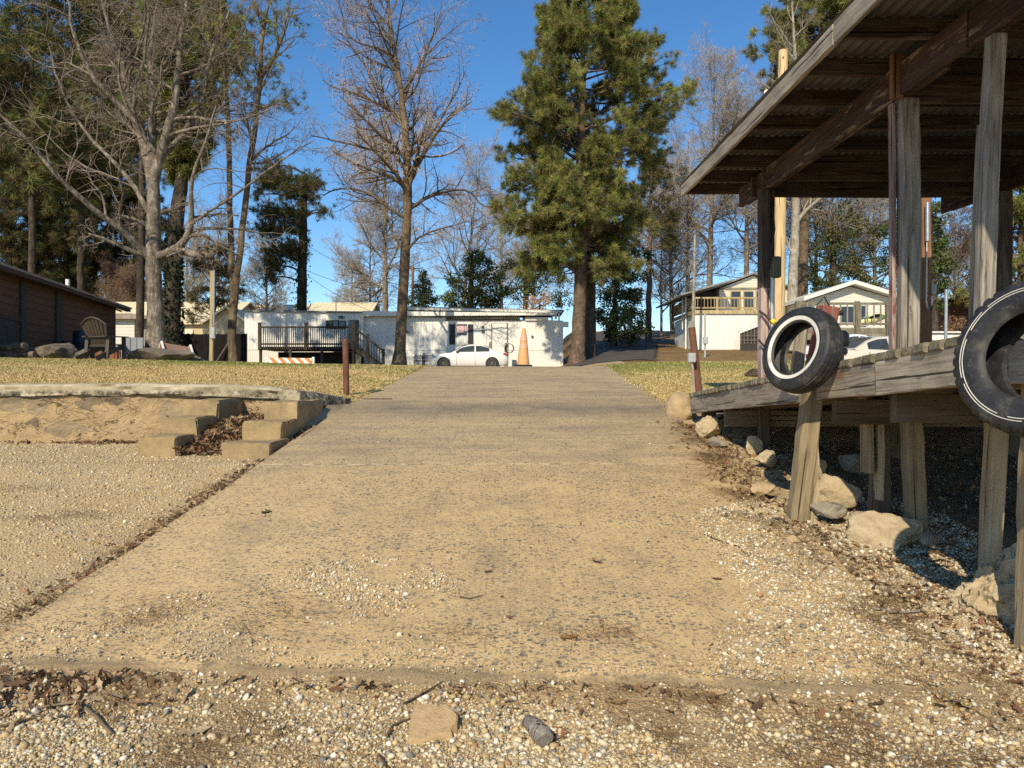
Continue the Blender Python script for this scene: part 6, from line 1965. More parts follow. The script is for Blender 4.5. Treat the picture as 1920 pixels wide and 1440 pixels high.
mb = MB(); mb.box(xl - .1, xr, YH - .12, YH - .03, zdk - .02, zdk + .2); mb.box(xl - .13, xl - .03, YH, YH + 6, zdk - .02, zdk + .2); mb.build('deck_edge', M['tan_rail'], hr)
zt = ZZ(558.5, YH)
mb = MB(); mb.box(xl - .1, xr, YH - .1, YH - .02, zt - .06, zt + .04); mb.box(xl - .1, xr, YH - .08, YH - .04, zdk + .3, zdk + .38); mb.box(xl - .12, xl - .04, YH, YH + 6, zt - .06, zt + .04); mb.box(xl - .11, xl - .05, YH, YH + 6, zdk + .3, zdk + .38); mb.build('deck_rail', M['tan_rail'], hr)
mb = MB(); x = xl + .15
while x < xr: mb.box(x - .02, x + .02, YH - .075, YH - .04, zdk + .3, zt); x += .2
y = YH + .2
while y < YH + 6: mb.box(xl - .1, xl - .06, y - .02, y + .02, zdk + .3, zt); y += .22
mb.build('balusters', M['tan_rail'], hr)
for x in (xl - .05, XX(1344, YH), XX(1386, YH), XX(1430, YH)):
    mb = MB(); mb.box(x - .07, x + .07, YH - .11, YH + .02, zdk + .2, zt + .05); mb.build('post', M['tan_rail'], hr)
YU = 47.6
xul, xur = XX(1349, YU), XX(1480, YU)
pk = P(1411, 517, YU); el = P(1346, 541, YU); er = P(1476, 541, YU)
mb = MB(); mb.add([(xul, YU, zdk), (xur, YU, zdk), (xur, YU, er.z), (pk.x, YU, pk.z), (xul, YU, el.z), (xul, YU + 7, zdk), (xur, YU + 7, zdk), (xur, YU + 7, er.z), (pk.x, YU + 7, pk.z), (xul, YU + 7, el.z)], [(0, 1, 2, 3, 4), (0, 4, 9, 5), (1, 6, 7, 2), (5, 9, 8, 7, 6)]); mb.build('upper_wall', M['cream_siding'], hr)
mb = MB(); d = Vector((0, 0, .1))
vs = [el + Vector((-.25, -.35, -.02)), pk + Vector((0, -.35, .08)), er + Vector((.25, -.35, -.02)), el + Vector((-.25, 7, -.02)), pk + Vector((0, 7, .08)), er + Vector((.25, 7, -.02))]
vs += [v + d for v in vs]; mb.add(vs, [(0, 1, 4, 3), (1, 2, 5, 4), (6, 9, 10, 7), (7, 10, 11, 8), (0, 6, 7, 1), (1, 7, 8, 2), (0, 3, 9, 6), (2, 8, 11, 5)]); mb.build('roof', M['grey_roof'], hr)
mb = MB(); mb.box(xul, xur, YU - .05, YU - .003, el.z - .08, el.z + .06); mb.build('band_board', M['drab_rail'], hr)
for (p0, p1) in ((1371, 1388), (1395, 1412), (1418, 1434)): window(hr, p0, p1, 547, 578, YU - .01, 'tan_rail', 1)
# porch roof on the left
q = [P(1350, 534, YU), P(1350, 543, 45.2), P(1262, 561, 46.0), P(1278, 549, 51)]
mb = MB(); a0 = Vector((xul + .1, YU + 5, ZZ(536, YU))); a1 = Vector((xul + .1, YH - .3, ZZ(536, YU) - .05)); a2 = Vector((xl - .9, YH - .3, ZZ(555, YH))); a3 = Vector((xl - .9, YU + 5, ZZ(555, YH)))
mb.add([a0, a1, a2, a3, a0 + d, a1 + d, a2 + d, a3 + d], [(0, 1, 2, 3), (7, 6, 5, 4), (0, 4, 5, 1), (1, 5, 6, 2), (2, 6, 7, 3), (3, 7, 4, 0)]); mb.build('porch_roof', M['grey_roof'], hr)
mb = MB(); mb.box(xl + .4, xul - .003, YU + .6, YU + .7, zdk, ZZ(545, YU)); mb.build('porch_wall', M['porch_dark'], hr)
for (x, y) in ((xl - .05, YH + .05), (xl - .08, YH + 5.8)):
    mb = MB(); mb.box(x - .06, x + .06, y - .06, y + .06, zdk, ZZ(552, YH)); mb.build('porch_post', M['old_rail'], hr)
# meter pipes on the left wall
mb = MB(); mb.tube([(xl - .2, YH + 1.5, uz(xl, YH)), (xl - .2, YH + 1.5, ZZ(552, YH))], .05, 8); mb.tube([(xl - .25, YH + 2.2, zdk - .8), (xl - .25, YH + 2.2, ZZ(552, YH))], .035, 8); mb.build('service_pipe', M['white_plastic'], hr, smooth=True)
# lattice stair enclosure
xs_, xe_ = XX(1388, 43.2), XX(1440, 43.2)
mb = MB(); za, zb_, zc_ = ZZ(622, 43.2), ZZ(602, 43.2), uz(xs_, 43.2) - .1
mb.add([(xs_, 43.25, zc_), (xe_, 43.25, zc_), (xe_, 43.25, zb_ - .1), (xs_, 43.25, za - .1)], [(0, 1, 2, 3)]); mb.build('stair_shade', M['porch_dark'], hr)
mb = MB(); x = xs_
while x < xe_:
    t = (x - xs_) / (xe_ - xs_); mb.box(x, x + .04, 43.17, 43.2, zc_ + .5, za + (zb_ - za) * t - .1); x += .2
for k in range(6):
    z0 = zc_ + .7 + .25 * k
    if z0 < za - .1: mb.box(xs_, xe_, 43.15, 43.17, z0, z0 + .03)
mb.build('lattice', M['drab_rail'], hr)
mb = MB(); mb.bar((xs_ - .1, 43.15, za), (xe_, 43.15, zb_), .12, .14); mb.build('stair_rail', M['white_paint'], hr)

# low concrete edge in front of the right house
mb = MB(); pts = [(1232, 679), (1275, 675), (1345, 674), (1420, 673)]
for (a, b) in zip(pts[:-1], pts[1:]):
    A0 = P(a[0], a[1], 27); B0 = P(b[0], b[1], 27)
    zA, zB2 = uz(A0.x, 27), uz(B0.x, 27)
    mb.add([(A0.x, 27, zA - .1), (B0.x, 27, zB2 - .1), (B0.x, 27, zB2 + .14), (A0.x, 27, zA + .14), (A0.x, 28.2, zA + .14), (B0.x, 28.2, zB2 + .14)], [(0, 1, 2, 3), (3, 2, 5, 4)])
tag(mb.build('kerb', M['cap']), kind='structure')

# ------------------------------------------------------------------ white gabled cabin with a deck, behind the cars
YC = 42.0
hc = empty('white_cabin', (XX(1590, 44), 44, uz(XX(1590, 43), 43)), 'low white gabled cabin behind the parked cars', 'cabin')
pk = P(1594, 534, YC); el = P(1500, 564, YC); er = P(1690, 562, YC)
zb2 = ZZ(640, YC)
mb = MB(); xa2, xb2 = XX(1512, YC), XX(1682, YC)
mb.add([(xa2, YC, zb2 - 1), (xb2, YC, zb2 - 1), (xb2, YC, er.z), (pk.x, YC, pk.z - .1), (xa2, YC, el.z), (xa2, YC + 7, zb2 - 1), (xb2, YC + 7, zb2 - 1), (xb2, YC + 7, er.z), (xa2, YC + 7, el.z)], [(0, 1, 2, 3, 4), (0, 4, 8, 5), (1, 6, 7, 2)]); mb.build('wall', M['white_siding'], hc)
mb = MB(); d = Vector((0, 0, .22))
vs = [el + Vector((0, -.6, -.06)), pk + Vector((0, -.6, -.02)), er + Vector((0, -.6, -.06)), el + Vector((0, 7, -.06)), pk + Vector((0, 7, -.02)), er + Vector((0, 7, -.06))]
vs += [v + d for v in vs]; mb.add(vs, [(0, 1, 4, 3), (1, 2, 5, 4), (6, 9, 10, 7), (7, 10, 11, 8), (0, 6, 7, 1), (1, 7, 8, 2), (0, 3, 9, 6), (2, 8, 11, 5)]); mb.build('roof', M['white_roof'], hc)
window(hc, 1577, 1600, 575, 605, YC - .01, 'trim_white', 1); window(hc, 1612, 1622, 574, 610, YC - .01, 'grey_box', 1)
dk = empty('cabin_deck', (XX(1600, 38), 38, uz(XX(1600, 38), 38)), 'drab raised timber deck with thin balusters before the white cabin', 'deck')
YD = 37.5; z1, z2 = ZZ(568, YD), ZZ(615, YD)
x0, x1 = XX(1494, YD), XX(1672, YD)
mb = MB(); mb.box(x0, x1, YD, YD + 4, z2 - .25, z2); mb.build('floor', M['drab_rail'], dk)
mb = MB(); mb.box(x0, x1, YD - .08, YD - .01, z1 - .1, z1 + .02); mb.box(x0, x1, YD - .06, YD - .02, z2 + .15, z2 + .25); mb.build('rail', M['drab_rail'], dk)
mb = MB(); px = 1500
while px < 1670: x = XX(px, YD); mb.box(x - .03, x + .03, YD - .09, YD - .05, z2 + .1, z1); px += 12.5
mb.build('balusters', M['drab_rail'], dk)
for px in (1496, 1551, 1607, 1665):
    mb = MB(); x = XX(px, YD); mb.box(x - .11, x + .11, YD - .1, YD + .1, uz(x, YD) - .5, z1 + .08); mb.build('post', M['drab_rail'], dk)
mb = MB(); mb.box(x0, x1, YD + .3, YD + .34, uz(x0, YD) - .3, z2 - .3); mb.build('under_shade', M['porch_dark'], dk)  # dark sheet standing in for the shade beneath the deck
mb = MB(); mb.box(x0, x1, YD + .02, YD + .08, ZZ(637, YD), ZZ(621, YD)); mb.build('skirt_board', M['drab_rail'], dk)
ky = empty('kayak', (XX(1637, 38.6), 38.6, z2), 'pale yellow green kayak propped behind the cabin deck railing', 'kayak')
mb = MB(); prof = [(-.9, .02), (-.7, .12), (-.3, .2), (.2, .25), (.7, .22), (1.1, .13), (1.35, .02)]
a = P(1605, 606, 38.4); b = P(1668, 590, 38.6); dv = (b - a) / 2.25
mb.tube([a + dv * (s + .9) for s, _ in prof], [r for _, r in prof], 12); mb.build('hull', M['kayak_yellow'], ky, smooth=True)
mb = MB(); c = a + dv * 1.2; mb.tube([c + dv * -.4 + Vector((0, -.17, .09)), c + Vector((0, -.2, .12)), c + dv * .4 + Vector((0, -.18, .1))], [.06, .1, .06], 8); mb.build('cockpit', M['dark_plastic'], ky, smooth=True)
# lean dark house far right
bh = empty('dark_house', (XX(1850, 50), 52, uz(XX(1850, 50), 50)), 'dark low roofed house glimpsed beyond the steel pipe', 'house')
a, b = P(1752, 590, 50), P(2050, 650, 50)
mb = MB(); mb.box(a.x + .8, b.x, 50, 58, b.z - 1.5, ZZ(566, 50)); mb.build('wall', M['shed_brown'], bh)
mb = MB(); mb.prism([(XX(1786, 49), ZZ(560, 49)), (b.x + 1, ZZ(560, 49)), (b.x + 1, ZZ(554, 49)), (XX(1790, 49), ZZ(556, 49))], 'y', 48.6, 58.5); mb.build('roof', M['porch_dark'], bh)
wt = empty('white_skiff', (XX(1755, 26), 26, uz(XX(1755, 26), 26)), 'white flat hulled boat parked beyond the brown service post', 'boat')
c = P(1752, 632, 26)
mb = MB(); mb.prism([(c.x - .75, c.z + .1), (c.x + .6, c.z + .08), (c.x + .42, c.z - .16), (c.x - .6, c.z - .16)], 'y', 25.4, 28); mb.build('hull', M['white_paint'], wt, bevel=.03)
mb = MB(); mb.box(c.x - .8, c.x + .65, 25.3, 28.1, c.z + .1, c.z + .15); mb.build('gunwale', M['trim_white'], wt)
mb = MB(); mb.box(c.x - .5, c.x + .4, 26, 27.5, uz(c.x, 26) - .1, c.z - .17); mb.build('trailer_frame', M['dark_box'], wt)

# ------------------------------------------------------------------ utility poles and wires
xq = XX(1458, 19.5)
ut = empty('utility_pole', (xq, 19.5, uz(xq, 19.5)), 'new yellow timber utility pole rising past the eave of the dock roof', 'utility pole')
mb = MB(); mb.tube([(xq, 19.5, uz(xq, 19.5) - .3), (XX(1462, 19.5), 19.5, ZZ(450, 19.5)), (XX(1468.5, 19.5), 19.5, ZZ(95, 19.5))], [.165, .15, .115], 16); mb.build('shaft', M['fresh_wood'], ut, smooth=True)
mb = MB(); mb.tube([(XX(1468.5, 19.36), 19.36, ZZ(108, 19.4)), (XX(1468.5, 19.42), 19.42, ZZ(108, 19.4))], .02, 8); mb.build('bolt', M['black_metal'], ut)
mb = MB(); mb.box(XX(1449, 19.3), XX(1452, 19.3), 19.3, 19.32, ZZ(538, 19.3), ZZ(514, 19.3)); mb.build('ribbon', M['sun_red'], ut)
mb = MB(); mb.lathe([(0, .16), (.05, .15), (.07, .08), (.06, -.02), (.09, -.06), (.07, -.22), (.03, -.25)], P(1437, 180, 19.5), 12); mb.build('insulator', M['white_plastic'], ut, smooth=True)
mb = MB(); mb.bar(P(1437, 188, 19.5), P(1466, 210, 19.5), .06, .06); mb.build('bracket', M['galv'], ut)
x2 = XX(1301, 41)
p2 = empty('slim_pole', (x2, 41, uz(x2, 41)), 'slim pale grey pole standing before the raised white house', 'pole')
mb = MB(); mb.tube([(XX(1297, 41), 41, uz(x2, 41) - .3), (XX(1299.5, 41), 41, ZZ(600, 41)), (XX(1303, 41), 41, ZZ(440, 41))], [.1, .085, .07], 10); mb.build('shaft', M['bark_white'], p2, smooth=True)
x3 = XX(1322, 36)
p3 = empty('meter_stand', (x3, 36, uz(x3, 36)), 'thin grey stand with a small meter before the white lower wall', 'meter stand')
mb = MB(); mb.tube([(x3, 36, uz(x3, 36) - .2), (x3, 36, ZZ(588, 36))], .045, 8); mb.build('shaft', M['grey_box'], p3, smooth=True)
mb = MB(); mb.box(x3 - .12, x3 + .12, 35.85, 35.95, ZZ(645, 36), ZZ(632, 36)); mb.build('meter_box', M['grey_box'], p3, bevel=.02)
x4 = XX(774, 62)
p4 = empty('utility_pole', (x4, 62, uz(x4, 62)), 'brown distant utility pole right of the bare sweetgum trunk', 'utility pole')
mb = MB(); mb.tube([(x4, 62, uz(x4, 62)), (x4, 62, ZZ(500, 62))], [.14, .11], 10); mb.build('shaft', M['brown_pole'], p4, smooth=True)
def wire(a, b, sag, label):
    mb = MB(); a, b = Vector(a), Vector(b)
    mb.tube([a + (b - a) * t + Vector((0, 0, -sag * 4 * t * (1 - t))) for t in [i / 10 for i in range(11)]], .016, 4)
    tag(mb.build('overhead_wire', M['cable']), label, 'wire', 'overhead wires')
wire(P(569, 456, 60), P(774, 540, 62), .5, 'upper wire from the ivy pine trunk down to the right')
wire(P(570, 505, 60), P(774, 556, 62), .4, 'middle wire from the ivy pine trunk to distant pole')
wire(P(571, 512, 60), P(700, 585, 62), .3, 'lower wire dropping steeply from the ivy pine trunk')
wire(P(562, 508, 60), P(400, 560, 58), .9, 'sagging wire running left from the ivy pine trunk')
# ================================================================== trees
def norm(v): return v / np.maximum(np.linalg.norm(v, axis=-1, keepdims=True), 1e-9)


def tubes(Pp, Rr, sides):
    """Pp (B,n,3), Rr (B,n) -> verts, quads"""
    B, n, _ = Pp.shape
    T = np.empty_like(Pp)
    T[:, 1:-1] = Pp[:, 2:] - Pp[:, :-2]; T[:, 0] = Pp[:, 1] - Pp[:, 0]; T[:, -1] = Pp[:, -1] - Pp[:, -2]
    T = norm(T)
    ref = np.zeros((B, 1, 3)); d = norm(Pp[:, -1] - Pp[:, 0])
    ax = np.argmin(np.abs(d), 1); ref[np.arange(B), 0, ax] = 1
    N = norm(np.cross(T, np.broadcast_to(ref, T.shape))); Bn = np.cross(T, N)
    a = np.arange(sides) * 2 * np.pi / sides
    V = Pp[:, :, None] + Rr[:, :, None, None] * (np.cos(a)[:, None] * N[:, :, None] + np.sin(a)[:, None] * Bn[:, :, None])
    idx = (np.arange(B)[:, None, None] * n + np.arange(n - 1)[None, :, None]) * sides + np.arange(sides)[None, None]
    nx = (np.arange(B)[:, None, None] * n + np.arange(n - 1)[None, :, None]) * sides + (np.arange(sides)[None, None] + 1) % sides
    q = np.stack([idx, nx, nx + sides, idx + sides], -1).reshape(-1, 4)
    return V.reshape(-1, 3), q


class Geo:
    def __init__(s): s.v = []; s.q = []; s.t = []; s.c = []; s.n = 0
    def add(s, v, q=None, t=None, col=(.1, .1, .1)):
        if len(v) == 0: return
        s.v.append(v)
        if q is not None: s.q.append(q + s.n)
        if t is not None: s.t.append(t + s.n)
        c = np.asarray(col, float)
        s.c.append(np.broadcast_to(c, (len(v), 3)) if c.ndim == 1 else c)
        s.n += len(v)
    def build(s, name, mat, parent, smooth=False):
        if not s.v: return None
        return mesh_np(name, np.concatenate(s.v), quads=np.concatenate(s.q) if s.q else None, tris=np.concatenate(s.t) if s.t else None, mat=mat, parent=parent, col=np.concatenate(s.c), smooth=smooth)


def at_t(Pp, t, idx):
    n = Pp.shape[1]
    s = np.clip(t, 0, .9999) * (n - 1); i = s.astype(int); f = (s - i)[:, None]
    a, b = Pp[idx, i], Pp[idx, i + 1]
    return a + (b - a) * f, norm(b - a), i, s - i


def grow(rng, Pp, Rr, k, t0, t1, ang, asd, lenf, n, wig, up, rr, rmin, taper=.3, az=None, droop=0.0, tpow=1.0):
    """k children per parent polyline; returns polylines and radii"""
    B = len(Pp)
    idx = np.repeat(np.arange(B), k); m = B * k
    t = t0 + (t1 - t0) * ((np.tile(np.arange(k), B) + rng.rand(m)) / k) ** tpow
    pos, tan, i, f = at_t(Pp, t, idx)
    r = Rr[idx, i] * (1 - f) + Rr[idx, np.minimum(i + 1, Rr.shape[1] - 1)] * f
    pl = np.linalg.norm(np.diff(Pp, axis=1), axis=2).sum(1)[idx]
    ref = np.zeros((m, 3)); ref[np.arange(m), np.argmin(np.abs(tan), 1)] = 1
    e1 = norm(np.cross(tan, ref)); e2 = np.cross(tan, e1)
    a = rng.uniform(0, 2 * np.pi, m) if az is None else az(m, t)
    th = np.radians(ang + rng.normal(0, asd, m))
    d = norm(np.cos(th)[:, None] * tan + np.sin(th)[:, None] * (np.cos(a)[:, None] * e1 + np.sin(a)[:, None] * e2))
    Ln = lenf(t, pl, d, pos) * rng.uniform(.7, 1.25, m)
    pts = np.empty((m, n, 3)); pts[:, 0] = pos
    st = (Ln / (n - 1))[:, None]
    for j in range(1, n):
        d = norm(d + rng.normal(0, wig, (m, 3)) + np.array([0, 0, up - droop * j / n]))
        pts[:, j] = pts[:, j - 1] + d * st
    r0 = np.clip(r * rr, rmin, None)
    rad = np.maximum(r0[:, None] * np.linspace(1, taper, n)[None], rmin * .8)
    return pts, rad, t


def trunk_line(pts, radii, n=24, rng=None, wob_=0.0):
    """pts: [(px, py, Y)]"""
    w = np.array([P(*p_) for p_ in pts]); s = np.concatenate([[0], np.cumsum(np.linalg.norm(np.diff(w, axis=0), axis=1))]); s /= s[-1]
    u = np.linspace(0, 1, n)
    out = np.stack([np.interp(u, s, w[:, i]) for i in range(3)], -1)
    k = np.array([.25, .5, .25])
    for _ in range(2): out[1:-1] = out[:-2] * .25 + out[1:-1] * .5 + out[2:] * .25
    r = np.interp(u, s if len(radii) == len(pts) else np.linspace(0, 1, len(radii)), radii)
    if rng is not None: out[1:-1] += rng.normal(0, wob_, (n - 2, 3)) * np.array([1, 1, .2])
    return out, r


def flare(Pt, Rt):
    """root flare"""
    h = Pt[:, 2] - Pt[0, 2]
    return Rt * (1 + .55 * np.exp(-h / .35))


def tree_root(name, base, label, cat='tree', group=None):
    return empty(name, Vector((float(base[0]), float(base[1]), float(base[2]))), label, cat, group)


def bare_tree(name, label, trunks, limbs, seed, bark='bark_grey', twig=((.23, .18, .13), (.33, .27, .2), (.17, .12, .09)), levels=None, L1=None, tips=None, group=None, rmin=.008, root=None):
    """trunks/limbs: lists of (pixel polyline, radii). Grown branches fill in the crown."""
    rng = np.random.RandomState(seed)
    lines = [trunk_line(p_, r, 26, rng, .012) for p_, r in trunks]
    base = lines[0][0][0]
    root = root or tree_root(name, base, label, group=group)
    tg = Geo()
    for j, (Pt, Rt) in enumerate(lines):
        if j == 0: Pt[0, 2] -= .15; Rt = flare(Pt, Rt)
        v, q = tubes(Pt[None], Rt[None], 14); tg.add(v, q)
    lim = [trunk_line(p_, r, 16, rng, .02) for p_, r in limbs]
    for Pt, Rt in lim:
        v, q = tubes(Pt[None], Rt[None], 9); tg.add(v, q)
    L1 = L1 or {}
    allP, allR = [], []
    for j, (Pt, Rt) in enumerate(lines):
        o = dict(k=16, t0=.35, t1=1.0, ang=48, asd=12, ln=5.0, up=.07, wig=.1, shape=None); o.update(L1.get(j, L1.get('all', {})))
        sh_ = o['shape'] or (lambda t: 1 - .6 * t)
        p_, r_, _ = grow(rng, Pt[None], Rt[None], o['k'], o['t0'], o['t1'], o['ang'], o['asd'], lambda t, pl, d, pos: o['ln'] * sh_(t), 10, o['wig'], o['up'], .5, .02, .22)
        v, q = tubes(p_, r_, 6); tg.add(v, q)
        allP.append(p_); allR.append(r_)
    for Pt, Rt in lim:
        i = np.linspace(0, 15, 10).astype(int)
        allP.append(Pt[i][None]); allR.append(Rt[i][None])
    P1 = np.concatenate(allP); R1 = np.concatenate(allR)
    cg = Geo()
    tw = np.array(twig)
    for li, lv in enumerate(levels or [dict(k=9, ang=42, ln=.45, up=.05), dict(k=7, ang=40, ln=.45, up=.03), dict(k=4, ang=38, ln=.5, up=.02)]):
        o = dict(k=6, t0=.15, t1=1.0, ang=42, asd=14, ln=.45, up=.03, wig=.13, n=6, rr=.55, droop=0.0); o.update(lv)
        p_, r_, _ = grow(rng, P1, R1, o['k'], o['t0'], o['t1'], o['ang'], o['asd'], lambda t, pl, d, pos: o['ln'] * pl * (1.1 - .55 * t) + .08, o['n'], o['wig'], o['up'], o['rr'], rmin, .35, None, o['droop'])
        v, q = tubes(p_, r_, 4 if li == 0 else 3)
        col = np.repeat(tw[rng.randint(0, len(tw), len(p_))] * rng.uniform(.75, 1.2, (len(p_), 1)), len(v) // len(p_), 0)
        (tg if li == 0 and bark else cg).add(v, q, None, col)
        P1, R1 = p_, r_
    if tips:
        n_, size, col = tips
        e = P1[:, -1]; e = e[rng.choice(len(e), min(n_, len(e)), False)]
        o8 = np.array([(1, 0, 0), (-1, 0, 0), (0, 1, 0), (0, -1, 0), (0, 0, 1), (0, 0, -1)], float) * size
        f8 = np.array([(0, 2, 4), (2, 1, 4), (1, 3, 4), (3, 0, 4), (2, 0, 5), (1, 2, 5), (3, 1, 5), (0, 3, 5)])
        v = (e[:, None] + o8[None] + np.array([0, 0, -size])).reshape(-1, 3)
        t = (f8[None] + np.arange(len(e))[:, None, None] * 6).reshape(-1, 3)
        cg.add(v, None, t, np.repeat(np.array(col)[rng.randint(0, len(col), len(e))], 6, 0))
    mesh_np('trunk', np.concatenate(tg.v), quads=np.concatenate(tg.q), mat=M[bark], parent=root, smooth=True)
    cg.build('twigs', M['twig'], root)
    return root


def tufts(rng, pos, dirs, n, ln, w, cols, spread=1.0):
    """needle tufts: n thin triangles from each point"""
    B = len(pos)
    d = norm(dirs[:, None] * .75 + rng.normal(0, spread * .6, (B, n, 3)))
    L_ = ln * rng.uniform(.65, 1.2, (B, n, 1))
    side = norm(np.cross(d, rng.normal(0, 1, (B, n, 3)))) * w
    root = pos[:, None] + d * L_ * .05 + rng.normal(0, ln * .12, (B, n, 3))
    droop = np.zeros((B, n, 3)); droop[..., 2] = -.12 * L_[..., 0]
    tip = root + d * L_ + droop
    V = np.stack([root - side, root + side, tip], 2)
    cc = cols[rng.randint(0, len(cols), B)][:, None] * rng.uniform(.75, 1.2, (B, n, 1))
    C = np.repeat(cc[:, :, None], 3, 2)
    return V.reshape(-1, 3), np.arange(B * n * 3).reshape(-1, 3), C.reshape(-1, 3)


PINE = np.array([(.29, .31, .085), (.38, .375, .105), (.22, .25, .075), (.13, .155, .055), (.33, .26, .1)])
PINE_MID = np.array([(.2, .22, .065), (.26, .25, .075), (.14, .165, .055), (.1, .12, .045), (.25, .18, .08)])
PINE_DARK = np.array([(.13, .14, .045), (.14, .14, .048), (.075, .09, .035), (.17, .14, .055), (.18, .12, .06)])


def pine(name, label, trunk, radii, seed, prof, k=70, sub=9, t0=.3, bark='bark_pine', cols=PINE, tuft=(18, .3, .016), ang=78, up=.03, fill=2, group=None, root=None, clump=4, bare=0.25):
    """prof(z) -> (left reach, right reach) in metres at height z"""
    rng = np.random.RandomState(seed)
    Pt, Rt = trunk_line(trunk, radii, 26, rng, .02)
    base = Pt[0].copy()
    root = root or tree_root(name, base, label, group=group)
    Pt[0, 2] -= .15
    Rt = flare(Pt, Rt)
    tg, cg = Geo(), Geo()
    v, q = tubes(Pt[None], Rt[None], 14); tg.add(v, q)
    def az(m, t): return np.arange(m) * 2.399 + rng.normal(0, .5, m)
    def reach(t, pl, d, pos):
        a, b = prof(pos[:, 2])
        dx = d[:, 0] / np.maximum(np.hypot(d[:, 0], d[:, 1]), 1e-6)
        side = np.where(dx < 0, a, b); depth = (a + b) / 2
        return np.maximum(.25, np.sqrt((side * dx) ** 2 + (depth * np.sqrt(np.maximum(0, 1 - dx * dx))) ** 2)) * .95
    p1, r1, t = grow(rng, Pt[None], Rt[None], k, t0, .995, ang, 9, reach, 9, .07, up, .42, .015, .25, az)
    v, q = tubes(p1, r1, 6); tg.add(v, q)
    p2, r2, _ = grow(rng, p1, r1, sub, bare, 1.0, 46, 12, lambda t, pl, d, pos: .42 * pl * (1.15 - .7 * t) + .2, 6, .12, .07, .5, .01, .4)
    v, q = tubes(p2, r2, 4); tg.add(v, q)
    p3, r3, _ = grow(rng, p2, r2, clump, .45, 1.0, 46, 16, lambda t, pl, d, pos: np.clip(.3 * pl, .15, .5), 4, .12, .1, .6, .006, .5)
    v, q = tubes(p3, r3, 3); tg.add(v, q)
    n, ln, w = tuft
    E, D = [p3[:, -1]], [norm(p3[:, -1] - p3[:, -2])]
    E.append(p2[:, -1]); D.append(norm(p2[:, -1] - p2[:, -2]))
    E.append(p1[:, -1]); D.append(norm(p1[:, -1] - p1[:, -2]))
    if fill >= 2: E.append(p3[:, 2]); D.append(norm(p3[:, 2] - p3[:, 1]))
    if fill >= 3: E.append(p2[:, 4]); D.append(norm(p2[:, 4] - p2[:, 3]))
    E = np.concatenate(E); D = norm(np.concatenate(D) + np.array([0, 0, .35]))
    shade = rng.uniform(.62, 1.28, len(p2))
    sh = [np.repeat(shade, clump), shade, np.ones(len(p1))] + ([np.repeat(shade, clump)] if fill >= 2 else []) + ([shade] if fill >= 3 else [])
    v, tt, c = tufts(rng, E, D, n, ln, w, cols)
    c = c * np.repeat(np.concatenate(sh), n * 3)[:, None]
    # brown inner needles
    cg.add(v, None, tt, c)
    mesh_np('trunk', np.concatenate(tg.v), quads=np.concatenate(tg.q), mat=M[bark], parent=root, smooth=True)
    cg.build('crown', M['needle'], root)
    return root


def zprof(Y, table, cx):
    """table: [(py, left px, right px)] outline of the crown in the photo -> reach in metres about column cx(py)"""
    zs = np.array([ZZ(p_, Y) for p_, a, b in table]); o = np.argsort(zs)
    Lr = np.array([(cx(p_) - a) / FP * Y for p_, a, b in table]); Rr = np.array([(b - cx(p_)) / FP * Y for p_, a, b in table])
    return lambda z: (np.maximum(.15, np.interp(z, zs[o], Lr[o])), np.maximum(.15, np.interp(z, zs[o], Rr[o])))


def leafy(name, label, trunk, radii, seed, blobs, cols, leaf=.09, per=170, bark='bark_dark', group=None, cat='tree', twigs=None, root=None, part='crown'):
    """blobs: [(px, py, Y, r)] clumps of leaf-sized faces on limbs that reach them"""
    rng = np.random.RandomState(seed)
    tg = Geo()
    Pt, Rt = trunk_line(trunk, radii, 14, rng, .03)
    base = Pt[0].copy(); root = root or tree_root(name, base, label, cat, group)
    Pt[0, 2] -= .15; Rt = flare(Pt, Rt)
    v, q = tubes(Pt[None], Rt[None], 10); tg.add(v, q)
    cg = Geo()
    cols = np.array(cols)
    for (px, py, Y, r) in blobs:
        c = np.array(P(px, py, Y))
        j = int(np.argmin(np.linalg.norm(Pt - c + np.array([0, 0, r]), axis=1)))
        s = Pt[j]; n = 8
        t = np.linspace(0, 1, n)[:, None]
        line = s + (c - s) * t + rng.normal(0, .05, (n, 3)) * np.sin(t * 3.14) + np.array([0, 0, .15]) * np.sin(t * 3.14)
        v, q = tubes(line[None], np.linspace(max(.03, Rt[j] * .4), .02, n)[None], 5); tg.add(v, q)
        m = int(per * r * r / .5)
        # sub-clumps on the shell of the blob so that gaps and dark hollows remain
        k = max(5, int(9 * r * r))
        sc = norm(rng.normal(0, 1, (k, 3))) * (r * rng.uniform(.35, 1.0, (k, 1))) * np.array([1, 1, .85])
        own = rng.randint(0, k, m)
        p_ = c + sc[own] + rng.normal(0, .2 * r ** .5, (m, 3))
        d = norm(rng.normal(0, 1, (m, 3)) + np.array([0, 0, .3])); e = norm(np.cross(d, rng.normal(0, 1, (m, 3))))
        cols_k = 1.55; L_ = leaf * rng.uniform(.6, 1.4, (m, 1))
        f = np.cross(d, e)
        V = np.stack([p_ - e * L_, p_ - f * L_ * .55, p_ + e * L_, p_ + f * L_ * .55], 1)
        cc = cols_k * cols[(rng.randint(0, len(cols), k))[own]] * rng.uniform(.65, 1.25, (m, 1))
        cg.add(V.reshape(-1, 3), np.arange(m * 4).reshape(-1, 4), None, np.repeat(cc, 4, 0))
    mesh_np('trunk', np.concatenate(tg.v), quads=np.concatenate(tg.q), mat=M[bark], parent=root, smooth=True)
    cg.build(part, M['needle'], root)
    return root


